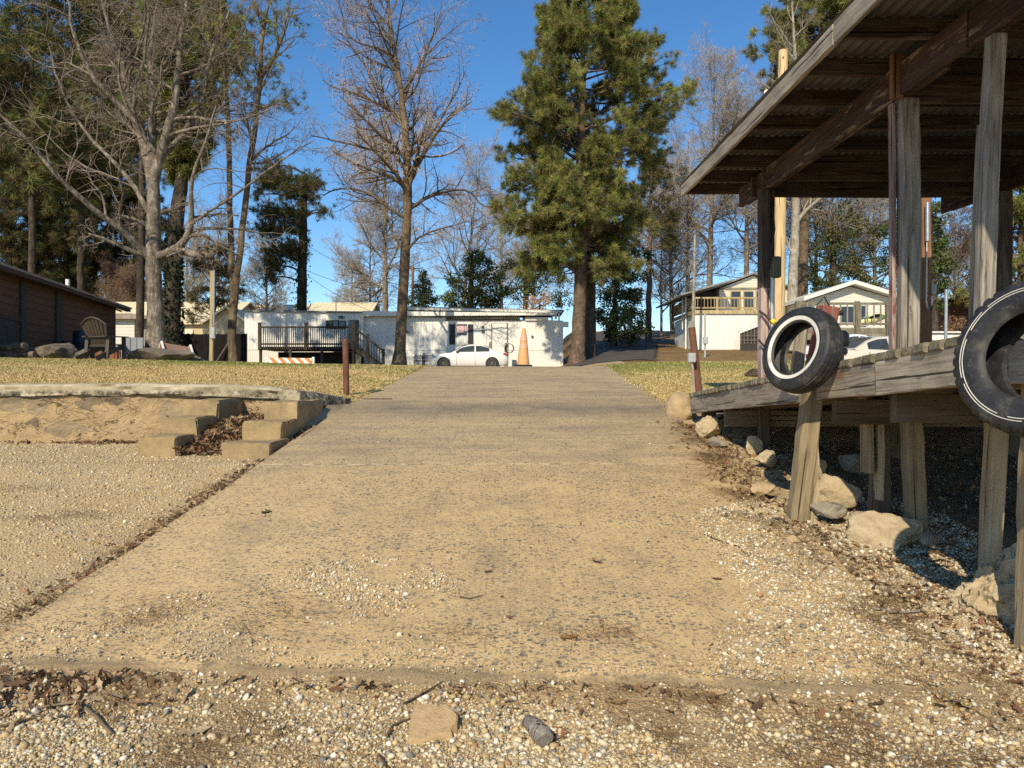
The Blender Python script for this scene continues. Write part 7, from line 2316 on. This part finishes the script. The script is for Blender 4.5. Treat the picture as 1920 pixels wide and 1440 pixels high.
# ---- the big bare tree on the left lawn
Y1 = 27.0
bare_tree('big_bare_tree', 'massive grey barked bare tree with a sawn low limb, left of the yard',
    [([(292, 668, Y1), (291, 600, Y1), (288, 520, Y1), (287, 440, Y1), (287, 380, Y1), (288, 330, Y1)], [.35, .28, .27, .25, .23, .19]),
     ([(287, 345, Y1), (276, 290, Y1), (255, 225, Y1 + .3), (238, 180, Y1 + .5), (232, 120, Y1 + .5), (205, 60, Y1 + .6), (192, 5, Y1 + .8), (186, -25, Y1 + 1)], [.2, .17, .15, .12, .1, .07, .045, .02]),
     ([(288, 340, Y1), (300, 290, Y1 - .2), (318, 240, Y1 - .4), (330, 180, Y1 - .6), (336, 110, Y1 - .8), (342, 50, Y1 - .8), (350, 5, Y1 - 1), (356, -25, Y1 - 1)], [.2, .17, .15, .12, .1, .07, .045, .02]),
     ([(287, 330, Y1), (284, 260, Y1), (288, 190, Y1 + .3), (280, 110, Y1 + .6), (290, 40, Y1 + .9), (300, -20, Y1 + 1.2)], [.19, .16, .13, .1, .06, .02])],
    [([(280, 482, Y1), (255, 455, Y1 - .4), (215, 420, Y1 - 1), (165, 385, Y1 - 1.6), (110, 335, Y1 - 2.2), (60, 270, Y1 - 2.6), (10, 220, Y1 - 3), (-50, 180, Y1 - 3)], [.16, .13, .11, .09, .08, .06, .045, .03]),
     ([(292, 482, Y1), (315, 474, Y1 - .3), (335, 470, Y1 - .5), (352, 445, Y1 - .7), (362, 405, Y1 - .8), (355, 370, Y1 - .9), (360, 330, Y1 - 1), (385, 270, Y1 - 1), (405, 200, Y1 - 1)], [.17, .16, .14, .12, .1, .08, .06, .045, .03]),
     ([(335, 470, Y1 - .5), (370, 478, Y1 - .8), (400, 480, Y1 - 1), (405, 462, Y1 - 1)], [.14, .12, .1, .07]),
     ([(280, 400, Y1), (255, 350, Y1 + .2), (230, 320, Y1 + .4), (200, 290, Y1 + .6), (150, 240, Y1 + .9), (110, 160, Y1 + 1), (90, 80, Y1 + 1)], [.1, .09, .08, .07, .06, .045, .03]),
     ([(262, 240, Y1 + .2), (220, 190, Y1), (175, 150, Y1 - .4), (140, 80, Y1 - .8), (130, 20, Y1 - 1), (128, -20, Y1)], [.11, .1, .085, .07, .05, .03]),
     ([(300, 300, Y1), (345, 250, Y1 + .4), (380, 190, Y1 + .8), (395, 100, Y1 + 1), (430, 20, Y1 + 1.2)], [.1, .085, .07, .055, .03]),
     ([(420, 380, Y1 - 1.2), (470, 345, Y1 - 1.8), (540, 290, Y1 - 2.4), (590, 262, Y1 - 2.6)], [.045, .035, .025, .015]),
     ([(360, 420, Y1 - .8), (385, 400, Y1 - 1), (420, 380, Y1 - 1.2)], [.06, .05, .045])],
    101, 'bark_grey', L1={0: dict(k=5, t0=.55, ln=3.0, ang=65), 1: dict(k=12, t0=.12, ln=4.8, ang=62, up=.02, wig=.17, shape=lambda t: 1.1 - .7 * t), 2: dict(k=12, t0=.12, ln=4.4, ang=62, up=.02, wig=.17, shape=lambda t: 1.1 - .7 * t), 3: dict(k=11, t0=.1, ln=4.0, ang=62, up=.02, wig=.17)},
    levels=[dict(k=7, ang=50, ln=.45, up=.0, rr=.5, wig=.2), dict(k=6, ang=50, ln=.48, up=.0, wig=.2), dict(k=4, ang=48, ln=.55, up=.0, n=4)],
    twig=((.25, .2, .155), (.33, .27, .215), (.18, .125, .095)), rmin=.006)

# ---- ivy clad pine trunk just behind it
Y2 = 33.0
rt = pine('ivy_pine', 'tall pine with ivy dark trunk directly behind the big bare tree',
     [(322, 672, Y2), (324, 560, Y2), (327, 470, Y2), (330, 400, Y2), (343, 330, Y2), (347, 270, Y2), (340, 180, Y2), (350, 60, Y2), (352, -50, Y2)], [.36, .34, .32, .3, .27, .25, .2, .14, .04], 111,
     zprof(Y2, [(-60, 345, 360), (-20, 260, 450), (60, 270, 480), (150, 290, 430), (240, 310, 400), (330, 330, 370)], lambda p_: 348), k=64, sub=9, t0=.46, bark='bark_dark', cols=PINE, tuft=(16, .34, .02), fill=2)
rng = np.random.RandomState(8)
n = 1000
t = rng.uniform(.0, .42, n); Ptv, Rtv = trunk_line([(322, 672, Y2), (324, 560, Y2), (327, 470, Y2), (330, 400, Y2), (343, 330, Y2)], [.4, .36, .34, .32, .28], 20)
pos, tan, i, f = at_t(Ptv[None], t * 1.7, np.zeros(n, int)); a = rng.uniform(0, 6.28, n)
pos = pos + np.stack([np.cos(a), np.sin(a), np.zeros(n)], -1) * (.36 + .08 * rng.rand(n))[:, None] * np.where(t < .2, 1.1, .95)[:, None]
g = Geo(); d = norm(rng.normal(0, 1, (n, 3))); e = norm(np.cross(d, rng.normal(0, 1, (n, 3)))); f_ = np.cross(d, e)
V = np.stack([pos - e * .09, pos - f_ * .07, pos + e * .09, pos + f_ * .07], 1)
g.add(V.reshape(-1, 3), np.arange(n * 4).reshape(-1, 4), None, np.repeat(np.array([(.032, .045, .02), (.045, .055, .022), (.03, .035, .018)])[rng.randint(0, 3, n)], 4, 0))
g.build('ivy', M['needle'], rt)

# ---- the twin stemmed tree
Y3 = 30.0
r3 = bare_tree('twin_stem_tree', 'tall twin stemmed tree forking low, left of the porch',
    [([(440, 690, Y3), (436, 660, Y3), (432, 620, Y3), (436, 580, Y3), (440, 545, Y3), (444, 520, Y3), (452, 460, Y3), (458, 400, Y3), (464, 340, Y3), (473, 280, Y3), (481, 220, Y3), (487, 150, Y3), (490, 80, Y3), (500, 20, Y3), (512, -25, Y3)], [.17, .17, .165, .165, .16, .14, .125, .12, .115, .11, .1, .09, .075, .055, .03]),
     ([(438, 548, Y3), (434, 500, Y3 + .2), (432, 430, Y3 + .3), (430, 350, Y3 + .3), (430, 280, Y3 + .3), (426, 200, Y3 + .3), (420, 120, Y3 + .3), (415, 30, Y3 + .3), (412, -25, Y3)], [.13, .12, .115, .11, .105, .095, .08, .055, .03])],
    [([(489, 145, Y3), (510, 110, Y3 - .3), (530, 70, Y3 - .5), (540, 20, Y3 - .5), (548, -15, Y3 - .4)], [.08, .07, .055, .04, .02]),
     ([(474, 300, Y3), (490, 280, Y3 - .5), (520, 262, Y3 - 1), (545, 250, Y3 - 1.2), (552, 235, Y3 - 1.2)], [.05, .045, .035, .025, .015]),
     ([(470, 215, Y3), (490, 200, Y3 - .4), (530, 195, Y3 - .8)], [.04, .03, .015])],
    121, 'bark_brown', L1={0: dict(k=14, t0=.5, ln=2.4, ang=60), 1: dict(k=12, t0=.55, ln=2.2, ang=60)}, levels=[dict(k=7, ln=.4), dict(k=5, ln=.45), dict(k=3, ln=.5)], rmin=.006)
g = Geo(); rng = np.random.RandomState(77)
for (px, py, r, m) in [(540, 195, .7, 34), (500, 130, .9, 40), (470, 90, 1.1, 60), (500, 40, 1.2, 70), (440, 170, .8, 36), (520, 30, .7, 24), (460, 165, .6, 24), (410, 130, 1.0, 30), (395, 60, 1.2, 40), (430, 10, 1.2, 40), (478, 200, .5, 18), (433, 250, .4, 14)]:
    c = np.array(P(px, py, Y3)); pos = c + rng.normal(0, r * .55, (m, 3)) * np.array([1.2, 1.2, .45])
    v, t, cc = tufts(rng, pos, norm(rng.normal(0, 1, (m, 3)) + np.array([0, 0, .6])), 18, .26, .013, PINE); g.add(v, None, t, cc)
g.build('needle_clumps', M['needle'], r3)

# ---- dark lopsided pine rising behind the mobile home
Y4 = 53.0
r4 = pine('lopsided_pine', 'slim dark pine with foliage only on its left, above the mobile home roof',
     [(566, 600, Y4), (567, 500, Y4), (568, 420, Y4), (571, 360, Y4), (574, 330, Y4)], [.36, .32, .28, .2, .1], 131,
     lambda z: (np.full_like(z, .4), np.full_like(z, .3)), k=6, sub=3, t0=.5, bark='bark_dark', cols=PINE_DARK, tuft=(14, .35, .02), fill=1)
g = Geo(); rng = np.random.RandomState(41)
tb = []
for (px, py, rx, rz, m) in [(512, 312, 1.0, .7, 100), (530, 335, 1.5, .8, 190), (500, 345, 1.0, .8, 120), (545, 360, 1.6, .8, 190), (570, 345, 1.2, .7, 110), (588, 340, .8, .8, 80), (585, 370, .6, .7, 46), (505, 400, 1.4, .8, 150), (535, 395, 1.5, .7, 150), (500, 430, 1.3, .7, 130), (530, 430, 1.6, .7, 170), (552, 412, 1.0, .6, 80), (540, 465, 1.5, .9, 190), (510, 480, 1.1, .7, 110), (515, 500, .9, .8, 100), (508, 520, .5, .6, 50), (552, 480, .9, .8, 90), (610, 395, .5, .5, 26), (606, 400, .4, .7, 22), (482, 365, .5, .5, 30)]:
    c = np.array(P(px, py, Y4)); m = int(m * .8)
    pos = c + rng.normal(0, 1, (m, 3)) * np.array([rx * .46, rx * .42, rz * .4])
    v, t, cc = tufts(rng, pos, norm(rng.normal(0, 1, (m, 3)) + np.array([0, 0, .5])), 18, .4, .02, PINE_DARK); g.add(v, None, t, cc)
    s = np.array(P(568, py + 12, Y4)); tt = np.linspace(0, 1, 6)[:, None]
    tb.append(s + (c - s) * tt + np.array([0, 0, .25]) * np.sin(tt * 3.14))
g.build('crown', M['needle'], r4)
v, q = tubes(np.array(tb), np.tile(np.linspace(.09, .03, 6), (len(tb), 1)), 5)
mesh_np('limbs', v, quads=q, mat=M['bark_dark'], parent=r4)
g = Geo(); m = 700; t = rng.uniform(0, 1, m); pos = np.stack([np.interp(t, [0, 1], [P(566, 600, Y4).x, P(569, 440, Y4).x]) + rng.normal(0, .28, m), Y4 - .3 + rng.normal(0, .2, m), np.interp(t, [0, 1], [ZZ(600, Y4), ZZ(430, Y4)])], -1)
d = norm(rng.normal(0, 1, (m, 3))); e = norm(np.cross(d, rng.normal(0, 1, (m, 3)))); f_ = np.cross(d, e)
g.add(np.stack([pos - e * .08, pos - f_ * .06, pos + e * .08, pos + f_ * .06], 1).reshape(-1, 3), np.arange(m * 4).reshape(-1, 4), None, np.tile((.035, .05, .018), (m * 4, 1)))
g.build('ivy', M['needle'], r4)

# ---- the bare sweetgum in the middle
Y5 = 41.0
bare_tree('sweetgum', 'tall bare sweetgum with fine reddish twigs and seed balls left of the parked car',
    [([(748, 690, Y5), (751, 640, Y5), (755, 560, Y5), (760, 480, Y5), (764, 400, Y5), (765, 330, Y5), (763, 270, Y5), (757, 215, Y5), (752, 160, Y5), (742, 110, Y5), (733, 60, Y5), (728, 0, Y5), (722, -70, Y5), (716, -130, Y5)], [.33, .3, .28, .27, .25, .23, .2, .17, .14, .12, .1, .08, .05, .03])],
    [([(765, 350, Y5), (778, 320, Y5 - .5), (800, 280, Y5 - 1), (818, 245, Y5 - 1.3), (850, 215, Y5 - 1.6), (885, 190, Y5 - 1.8)], [.14, .12, .1, .08, .06, .03]),
     ([(764, 395, Y5), (790, 375, Y5 + .5), (830, 360, Y5 + 1), (880, 352, Y5 + 1.3), (905, 392, Y5 + 1.5), (935, 388, Y5 + 1.5)], [.1, .08, .07, .055, .04, .02]),
     ([(762, 410, Y5), (735, 395, Y5 - .4), (700, 365, Y5 - .8), (660, 352, Y5 - 1), (622, 355, Y5 - 1.2), (605, 368, Y5 - 1.2)], [.1, .085, .07, .055, .04, .02]),
     ([(757, 225, Y5), (735, 205, Y5), (700, 190, Y5 - .3), (665, 175, Y5 - .6), (625, 165, Y5 - 1), (605, 150, Y5 - 1)], [.1, .085, .07, .055, .04, .02]),
     ([(755, 190, Y5), (770, 150, Y5 + .4), (800, 100, Y5 + .7), (812, 60, Y5 + .8), (830, 20, Y5 + .8)], [.1, .08, .06, .045, .02]),
     ([(742, 110, Y5), (715, 90, Y5 - .5), (680, 85, Y5 - .8), (650, 70, Y5 - 1), (640, 20, Y5 - 1), (625, -30, Y5 - 1)], [.08, .07, .055, .045, .035, .02]),
     ([(758, 470, Y5), (735, 440, Y5 + .5), (725, 400, Y5 + .6), (690, 375, Y5 + .8), (640, 360, Y5 + 1)], [.08, .06, .05, .04, .02]),
     ([(762, 470, Y5), (790, 440, Y5 - .5), (840, 425, Y5 - .8), (880, 415, Y5 - 1)], [.08, .06, .045, .02])],
    141, 'bark_brown', L1={0: dict(k=46, t0=.36, t1=1.0, ln=5.4, ang=54, asd=14, up=.05, wig=.1, shape=lambda t: np.interp(t, [.3, .45, .6, .8, 1.0], [.75, 1.0, 1.0, .8, .45]))},
    levels=[dict(k=10, ang=48, ln=.4, up=.04), dict(k=7, ang=46, ln=.45, up=.04), dict(k=3, ang=44, ln=.55, up=.03, n=4)],
    twig=((.5, .42, .35), (.6, .52, .44), (.38, .27, .21)), tips=(3200, .036, ((.2, .06, .04), (.13, .05, .035), (.24, .1, .065))), rmin=.006)

# ---- fuzzy bare trees beyond
def far_bare(px, base_py, top_py, Y, spread, seed, label, bark='bark_grey', twig=((.42, .36, .29), (.5, .44, .37), (.35, .29, .23)), lean=0, k=24, dens=(8, 6, 3), name='distant_bare_tree', r=.22, rm=.0095, t0=.2):
    h = (base_py - top_py) / FP * Y
    return bare_tree(name, label, [([(px, base_py, Y), (px + lean * .3, base_py * .7 + top_py * .3, Y), (px + lean * .6, base_py * .4 + top_py * .6, Y), (px + lean, top_py, Y)], [r * .8, r * .62, r * .4, .03])], [], seed, bark,
        twig, [dict(k=dens[0] + 2, ln=.48, ang=48), dict(k=dens[1] + 2, ln=.48, ang=46), dict(k=dens[2] + 1, ln=.55, n=4)], {0: dict(k=k, t0=t0, ln=spread * 1.1, ang=56, asd=15, up=.05, wig=.12, shape=lambda t: 1.1 - .6 * t)}, group='bare trees in the distance', rmin=rm)
far_bare(722, 640, 212, 74, 6.8, 151, 'pale hazy bare tree standing behind the sweetgum', r=.4, dens=(10, 8, 3), rm=.012)
far_bare(694, 640, 400, 78, 4.2, 152, 'smaller pale bare tree left of the sweetgum trunk', dens=(9, 6, 3))
far_bare(860, 640, 300, 76, 6.5, 153, 'spreading bare tree between sweetgum and big pine', dens=(9, 6, 3), r=.3, lean=40)
far_bare(940, 640, 330, 78, 5.5, 154, 'tangled bare tree left of the big pine trunk', dens=(9, 6, 3), r=.26)
far_bare(500, 640, 470, 70, 3.0, 155, 'low bare tree behind the cream roofs under the lopsided pine', dens=(7, 5, 3))
far_bare(350, 640, 440, 72, 4.0, 156, 'bare tree seen between ivy pine and twin stems', dens=(7, 5, 3))
far_bare(410, 640, 430, 66, 3.2, 157, 'thin bare tree behind the meter post', dens=(7, 5, 3), twig=((.3, .22, .12), (.4, .3, .18), (.24, .2, .1)))
far_bare(660, 640, 500, 84, 3.0, 158, 'low distant bare tree above the cream roof right of the wires', dens=(7, 5, 3))
far_bare(225, 640, 512, 68, 3.4, 159, 'twiggy reddish bare shrub tree behind the shed roof', dens=(9, 6, 3), twig=((.3, .2, .13), (.24, .15, .1)), t0=.1, k=30, r=.1)
far_bare(1262, 655, 330, 66, 6.0, 160, 'bare tree with arching limbs left of the raised house', dens=(10, 7, 3), r=.3, lean=-10)
far_bare(1330, 560, 140, 64, 7.5, 161, 'tall bare tree rising behind the raised house', dens=(10, 7, 3), r=.34, lean=10)
far_bare(1400, 560, 210, 62, 6.8, 162, 'dense bare tree right behind the raised house gable', dens=(10, 7, 3), r=.3)
far_bare(1290, 600, 260, 72, 6.0, 163, 'hazy bare tree between the big pine and raised house', dens=(9, 6, 3), r=.28)
far_bare(1560, 560, 330, 58, 6.0, 164, 'bare twiggy tree behind the white cabin', dens=(9, 6, 3), r=.26)
far_bare(1790, 640, 420, 52, 4.0, 165, 'thin bare tree in the gap beside the nearer roof post', dens=(8, 5, 3), r=.16, twig=((.27, .19, .14), (.2, .14, .1)))
far_bare(1820, 600, 470, 60, 3.5, 166, 'low bare tree behind the steel pipe', dens=(7, 5, 3), r=.16)
far_bare(1000, 640, 420, 70, 5.0, 167, 'bare tree hidden behind the big pine on its left', dens=(8, 6, 3))

far_bare(1530, 600, 300, 68, 6.5, 168, 'bare tree whose twigs show behind the white cabin roof', dens=(10, 7, 3), r=.26)
far_bare(1640, 600, 320, 66, 6.0, 169, 'bare tree seen between the two nearest roof posts', dens=(10, 7, 3), r=.26)
far_bare(1440, 600, 250, 70, 6.5, 170, 'bare tree just left of the new utility pole', dens=(10, 7, 3), r=.26)
far_bare(1240, 640, 420, 74, 4.5, 172, 'low bare tree at the crest of the road', dens=(9, 6, 3), r=.18)

# pale barked tree by the utility pole
Y6 = 47.0
bare_tree('pale_bark_tree', 'pale patchy barked tree immediately right of the new utility pole',
    [([(1487, 640, Y6), (1484, 580, Y6), (1486, 530, Y6), (1490, 470, Y6), (1493, 400, Y6), (1490, 320, Y6), (1500, 220, Y6), (1490, 100, Y6), (1485, 0, Y6)], [.36, .32, .3, .27, .25, .22, .17, .1, .05])],
    [([(1492, 420, Y6), (1510, 395, Y6 - .4), (1540, 370, Y6 - .8), (1580, 345, Y6 - 1)], [.14, .12, .09, .05]), ([(1488, 480, Y6), (1470, 440, Y6 - .3), (1440, 410, Y6 - .6), (1400, 380, Y6 - 1)], [.1, .08, .06, .03])],
    171, 'bark_white', L1={0: dict(k=22, t0=.35, ln=5.5, ang=55)}, levels=[dict(k=8, ln=.42), dict(k=6, ln=.45), dict(k=3, ln=.5)], rmin=.009)

# ---- the big pine
Y7 = 40.0
tabl = [(-18, 1084, 1100), (0, 1060, 1125), (30, 1035, 1155), (60, 1018, 1172), (100, 1000, 1188), (150, 985, 1205), (190, 965, 1240), (230, 955, 1268), (280, 955, 1270), (320, 965, 1235), (350, 985, 1205), (390, 975, 1195), (430, 950, 1190), (460, 940, 1185), (500, 975, 1172), (550, 1040, 1140)]
r7 = pine('big_pine', 'tall full crowned green pine in the middle, right of the white car',
     [(1082, 690, Y7), (1084, 640, Y7), (1087, 560, Y7), (1090, 480, Y7), (1092, 400, Y7), (1088, 300, Y7), (1092, 150, Y7), (1094, 0, Y7), (1094, -16, Y7)], [.42, .37, .34, .32, .29, .24, .16, .06, .02], 181,
     zprof(Y7, tabl, lambda p_: 1090), k=120, sub=10, t0=.23, tuft=(32, .3, .0105), fill=2, clump=8, up=.015, bare=.35)
bare_tree('second_pine_trunk', 'dark shaded trunk close behind the big pine', [([(1104, 690, Y7 + 2.2), (1106, 600, Y7 + 2.2), (1104, 500, Y7 + 2.2), (1104, 400, Y7 + 2), (1100, 330, Y7 + 2)], [.4, .36, .33, .28, .2])], [], 182, 'bark_dark', L1={0: dict(k=10, t0=.4, ln=2.5, ang=70)}, levels=[dict(k=5, ln=.4), dict(k=4, ln=.45)])

# ---- left stand of pines behind the brown shed
stand = [
    ('tall pine at the left edge with sunlit yellow green upper crown', 60, 36, 0, 201, [(-60, 50, 80), (-20, -120, 220), (60, -160, 270), (140, -150, 260), (210, -130, 220), (280, -60, 160)], .42, PINE_MID, 680, 70),
    ('leaning crowned pine second from the left edge', 150, 39, 5, 202, [(-60, 140, 165), (-10, 30, 290), (80, 10, 320), (170, 20, 310), (250, 50, 260), (310, 90, 220)], .4, PINE_MID, 680, 70),
    ('dark pine low in the shadow behind the shed roof', 20, 66, 0, 203, [(130, 10, 40), (230, -90, 160), (330, -110, 200), (430, -90, 180), (510, -40, 130)], .15, PINE_DARK, 660, 64),
    ('dark pine just left of the shed roof end', 112, 68, 0, 204, [(180, 100, 124), (290, 0, 220), (380, -10, 250), (450, 20, 230), (530, 50, 190)], .15, PINE_DARK, 660, 64),
    ('dark pine with bare lower trunk left of the big bare tree', 205, 70, 4, 205, [(220, 196, 220), (320, 110, 290), (400, 100, 310), (470, 120, 290), (540, 140, 275)], .2, PINE_DARK, 660, 60),
    ('pine with bushy crown behind the big bare tree', 252, 72, 0, 206, [(360, 240, 262), (420, 185, 300), (480, 175, 320), (530, 190, 310), (570, 210, 290)], .12, PINE_DARK, 660, 44),
    ('upper crowned pine behind the big bare tree top', 262, 36, 10, 207, [(-60, 255, 280), (-10, 160, 380), (60, 150, 390), (140, 170, 360), (220, 200, 330)], .55, PINE_MID, 670, 60),
    ('background pine between left edge pine and shed', 85, 78, 0, 208, [(60, 70, 100), (180, 0, 190), (300, -30, 210), (400, 0, 200), (500, 20, 170)], .15, PINE_DARK, 660, 60),
    ('background pine filling the gap behind the low limb', 180, 80, 0, 209, [(160, 170, 190), (250, 90, 270), (350, 80, 290), (450, 90, 280), (540, 110, 250)], .15, PINE_DARK, 660, 60),
    ('distant pine at far left under the yellow crown', -40, 66, 0, 210, [(100, -50, -20), (220, -150, 90), (340, -160, 120), (460, -120, 100)], .2, PINE_DARK, 660, 50),
]
for lab, px, Y, lean, sd, tb, t0, cols, base, k in stand:
    top = tb[0][0]
    pine('stand_pine', lab, [(px, base, Y), (px + lean * .4, base * .6 + top * .4, Y), (px + lean, top, Y)], [.19, .15, .03], sd, zprof(Y, tb, lambda p_, a=px, l=lean: a + l * .7), k=int(k * .85), sub=8, t0=t0, bark='bark_dark', cols=cols, tuft=(15, .3 + .002 * Y, .014 + .0001 * Y), fill=1 if Y < 60 else 2, clump=7 if Y < 60 else 9, group='stand of pines behind the brown shed')  # dark bark puts the shadow on these trunks into their colour
# pine with golden needles by the meter post
pine('young_pine', 'sparse golden green young pine behind the meter post', [(402, 650, 54), (402, 540, 54), (400, 470, 54)], [.16, .1, .03], 215, zprof(54, [(470, 392, 410), (500, 362, 440), (540, 350, 452), (580, 360, 440)], lambda p_: 401), k=34, sub=6, t0=.25, cols=np.array([(.2, .15, .06), (.15, .12, .05), (.1, .1, .04)]), tuft=(12, .32, .018), fill=1)

# ---- evergreens behind the mobile home
CED = ((.03, .042, .022), (.045, .058, .028), (.022, .03, .018))
leafy('dark_cedar', 'dark blue green cedar right behind the sweetgum trunk', [(790, 640, 58), (792, 580, 58), (795, 505, 58)], [.2, .16, .04], 221,
      [(793, 520, 58, .55), (790, 545, 58, .95), (800, 562, 57.6, .95), (780, 565, 58, .9), (808, 585, 58, .85), (785, 590, 58, 1.1), (770, 580, 58, .6), (798, 535, 58, .6)], CED, .085, 420)
IVY = ((.075, .1, .025), (.1, .12, .03), (.055, .07, .022), (.04, .05, .018), (.12, .11, .04))
leafy('ivy_tree', 'bright green vine smothered tree behind the mobile home roof', [(880, 640, 56), (882, 560, 56), (886, 470, 56)], [.3, .24, .08], 222,
      [(880, 505, 56, 1.0), (905, 490, 56, .9), (860, 530, 55.8, 1.0), (890, 540, 55.5, 1.2), (925, 520, 56, 1.1), (850, 560, 56, .9), (875, 570, 55.6, 1.2), (910, 560, 55.8, 1.2), (940, 550, 56, .9), (845, 575, 56, .6), (930, 575, 56, 1.0), (895, 478, 56, .5), (920, 500, 56, .5)], IVY, .075, 560)
leafy('golden_oak', 'small tree still holding orange brown leaves above the mobile home right end', [(1012, 640, 53), (1012, 590, 53), (1013, 560, 53)], [.14, .1, .04], 223,
      [(1013, 560, 53, .8), (995, 568, 53, .5), (1028, 566, 53, .55), (1010, 575, 52.7, .6), (985, 575, 53, .35)], ((.38, .2, .08), (.46, .27, .12), (.3, .15, .06)), .07, 150)
MIX = ((.08, .095, .03), (.055, .07, .025), (.11, .11, .035), (.04, .05, .02))
leafy('pine_thicket', 'mottled evergreen thicket left of the big pine trunk', [(985, 640, 60), (985, 560, 60), (985, 480, 60)], [.25, .2, .06], 224,
      [(960, 500, 60, 1.0), (990, 510, 60, 1.1), (1020, 500, 59, 1.0), (1045, 525, 59, 1.1), (1000, 540, 59.5, 1.1), (965, 545, 60, .9), (1050, 560, 58, 1.0), (1035, 480, 60, .8), (1010, 470, 60, .7)], MIX, .08, 380)
leafy('round_evergreen', 'dark round evergreen right of the big pine trunk on the road bank', [(1150, 655, 52), (1152, 610, 52), (1155, 500, 52)], [.26, .2, .06], 225,
      [(1145, 470, 52, 1.0), (1175, 480, 52, 1.0), (1130, 510, 52, 1.0), (1165, 520, 51.5, 1.2), (1195, 520, 52, .9), (1140, 555, 52, 1.1), (1175, 560, 51.5, 1.2), (1130, 595, 52, .9), (1160, 595, 51.5, 1.2), (1190, 590, 52, 1.0), (1205, 615, 51.5, .6), (1170, 625, 51.5, 1.0), (1140, 630, 52, .8), (1195, 550, 52, .8), (1210, 480, 53, .6)], MIX, .085, 460)
leafy('roadside_bush', 'bright green rounded bush at the roadside right of the big pine', [(1172, 655, 49), (1172, 630, 49), (1173, 600, 49)], [.1, .07, .03], 226,
      [(1170, 590, 49, .75), (1185, 605, 49, .7), (1155, 610, 49, .7), (1175, 625, 48.7, .8), (1197, 615, 49, .5)], ((.12, .13, .035), (.085, .1, .03), (.15, .15, .05)), .075, 300, cat='bush')

# ---- right hand woods behind the cabin
leafy('vine_tree', 'dark ivy covered tree behind the white cabin, left part', [(1560, 600, 56), (1562, 500, 56), (1565, 400, 56)], [.3, .25, .08], 231,
      [(1520, 500, 56, 1.2), (1550, 470, 56, 1.3), (1590, 500, 56, 1.4), (1530, 540, 55, 1.2), (1575, 440, 56, 1.2), (1620, 470, 56, 1.3), (1630, 520, 55.5, 1.3), (1560, 530, 55, 1.3), (1650, 430, 57, 1.3), (1670, 480, 57, 1.4), (1690, 530, 56, 1.2), (1640, 560, 55.5, 1.1), (1500, 420, 57, 1.1), (1525, 390, 57, 1.0), (1580, 400, 57, 1.1), (1720, 500, 57, 1.2), (1600, 420, 57, 1.1), (1540, 420, 57, .9), (1510, 460, 57, .9)], ((.07, .085, .03), (.1, .1, .035), (.045, .055, .022), (.12, .1, .045)), .085, 330)
leafy('vine_tree', 'leafy green vine clad tree just right of the brown service post', [(1752, 640, 44), (1750, 540, 44), (1745, 400, 44)], [.26, .2, .08], 232,
      [(1745, 420, 44, .9), (1760, 450, 44, .9), (1740, 470, 44, .9), (1765, 490, 44, .9), (1750, 520, 44, .9), (1765, 540, 44, .75), (1745, 560, 44, .7), (1720, 440, 45, 1.0), (1700, 500, 45, 1.1), (1690, 430, 45, 1.0), (1755, 400, 44, .8), (1762, 575, 44, .5)], ((.07, .095, .025), (.045, .06, .02), (.1, .11, .035), (.03, .04, .016)), .08, 420)
leafy('brown_shrub', 'dry brown leaved shrub in front of the dark far house', [(1790, 650, 40), (1792, 620, 40), (1795, 600, 40)], [.07, .05, .03], 233,
      [(1790, 600, 40, .5), (1805, 610, 40, .55), (1780, 615, 40, .5), (1800, 628, 39.7, .6)], ((.3, .17, .08), (.22, .13, .06), (.16, .09, .045)), .06, 170, cat='shrub')
# pines on the right
pine('right_pine', 'tall sunlit pine whose crown shows above the dock roof eave', [(1500, 650, 54), (1510, 400, 54), (1530, 150, 54), (1545, -30, 54)], [.4, .32, .2, .04], 241,
     zprof(54, [(-30, 1535, 1570), (20, 1490, 1640), (70, 1440, 1660), (120, 1425, 1660), (170, 1440, 1650), (230, 1470, 1620)], lambda p_: 1535), k=80, sub=10, t0=.55, tuft=(22, .36, .016), fill=3, clump=8, bark='bark_brown')
pine('right_edge_pine', 'dark pine at the right edge between roof post and tyre', [(1915, 640, 46), (1915, 500, 46), (1912, 330, 46)], [.26, .2, .04], 242,
     zprof(46, [(330, 1900, 1925), (400, 1880, 1960), (460, 1850, 1990), (520, 1840, 2000), (580, 1830, 2010)], lambda p_: 1914), k=46, sub=8, t0=.2, tuft=(16, .34, .018), fill=2)
pine('mid_right_pine', 'loose crowned pine between the big pine and bare trees on the right', [(1215, 650, 58), (1218, 500, 58), (1222, 300, 58)], [.25, .2, .04], 243,
     zprof(58, [(300, 1212, 1232), (360, 1180, 1290), (420, 1170, 1300), (470, 1175, 1270)], lambda p_: 1218), k=40, sub=7, t0=.5, tuft=(13, .36, .02), fill=1, cols=PINE_DARK)

SC.cycles.use_denoising = False
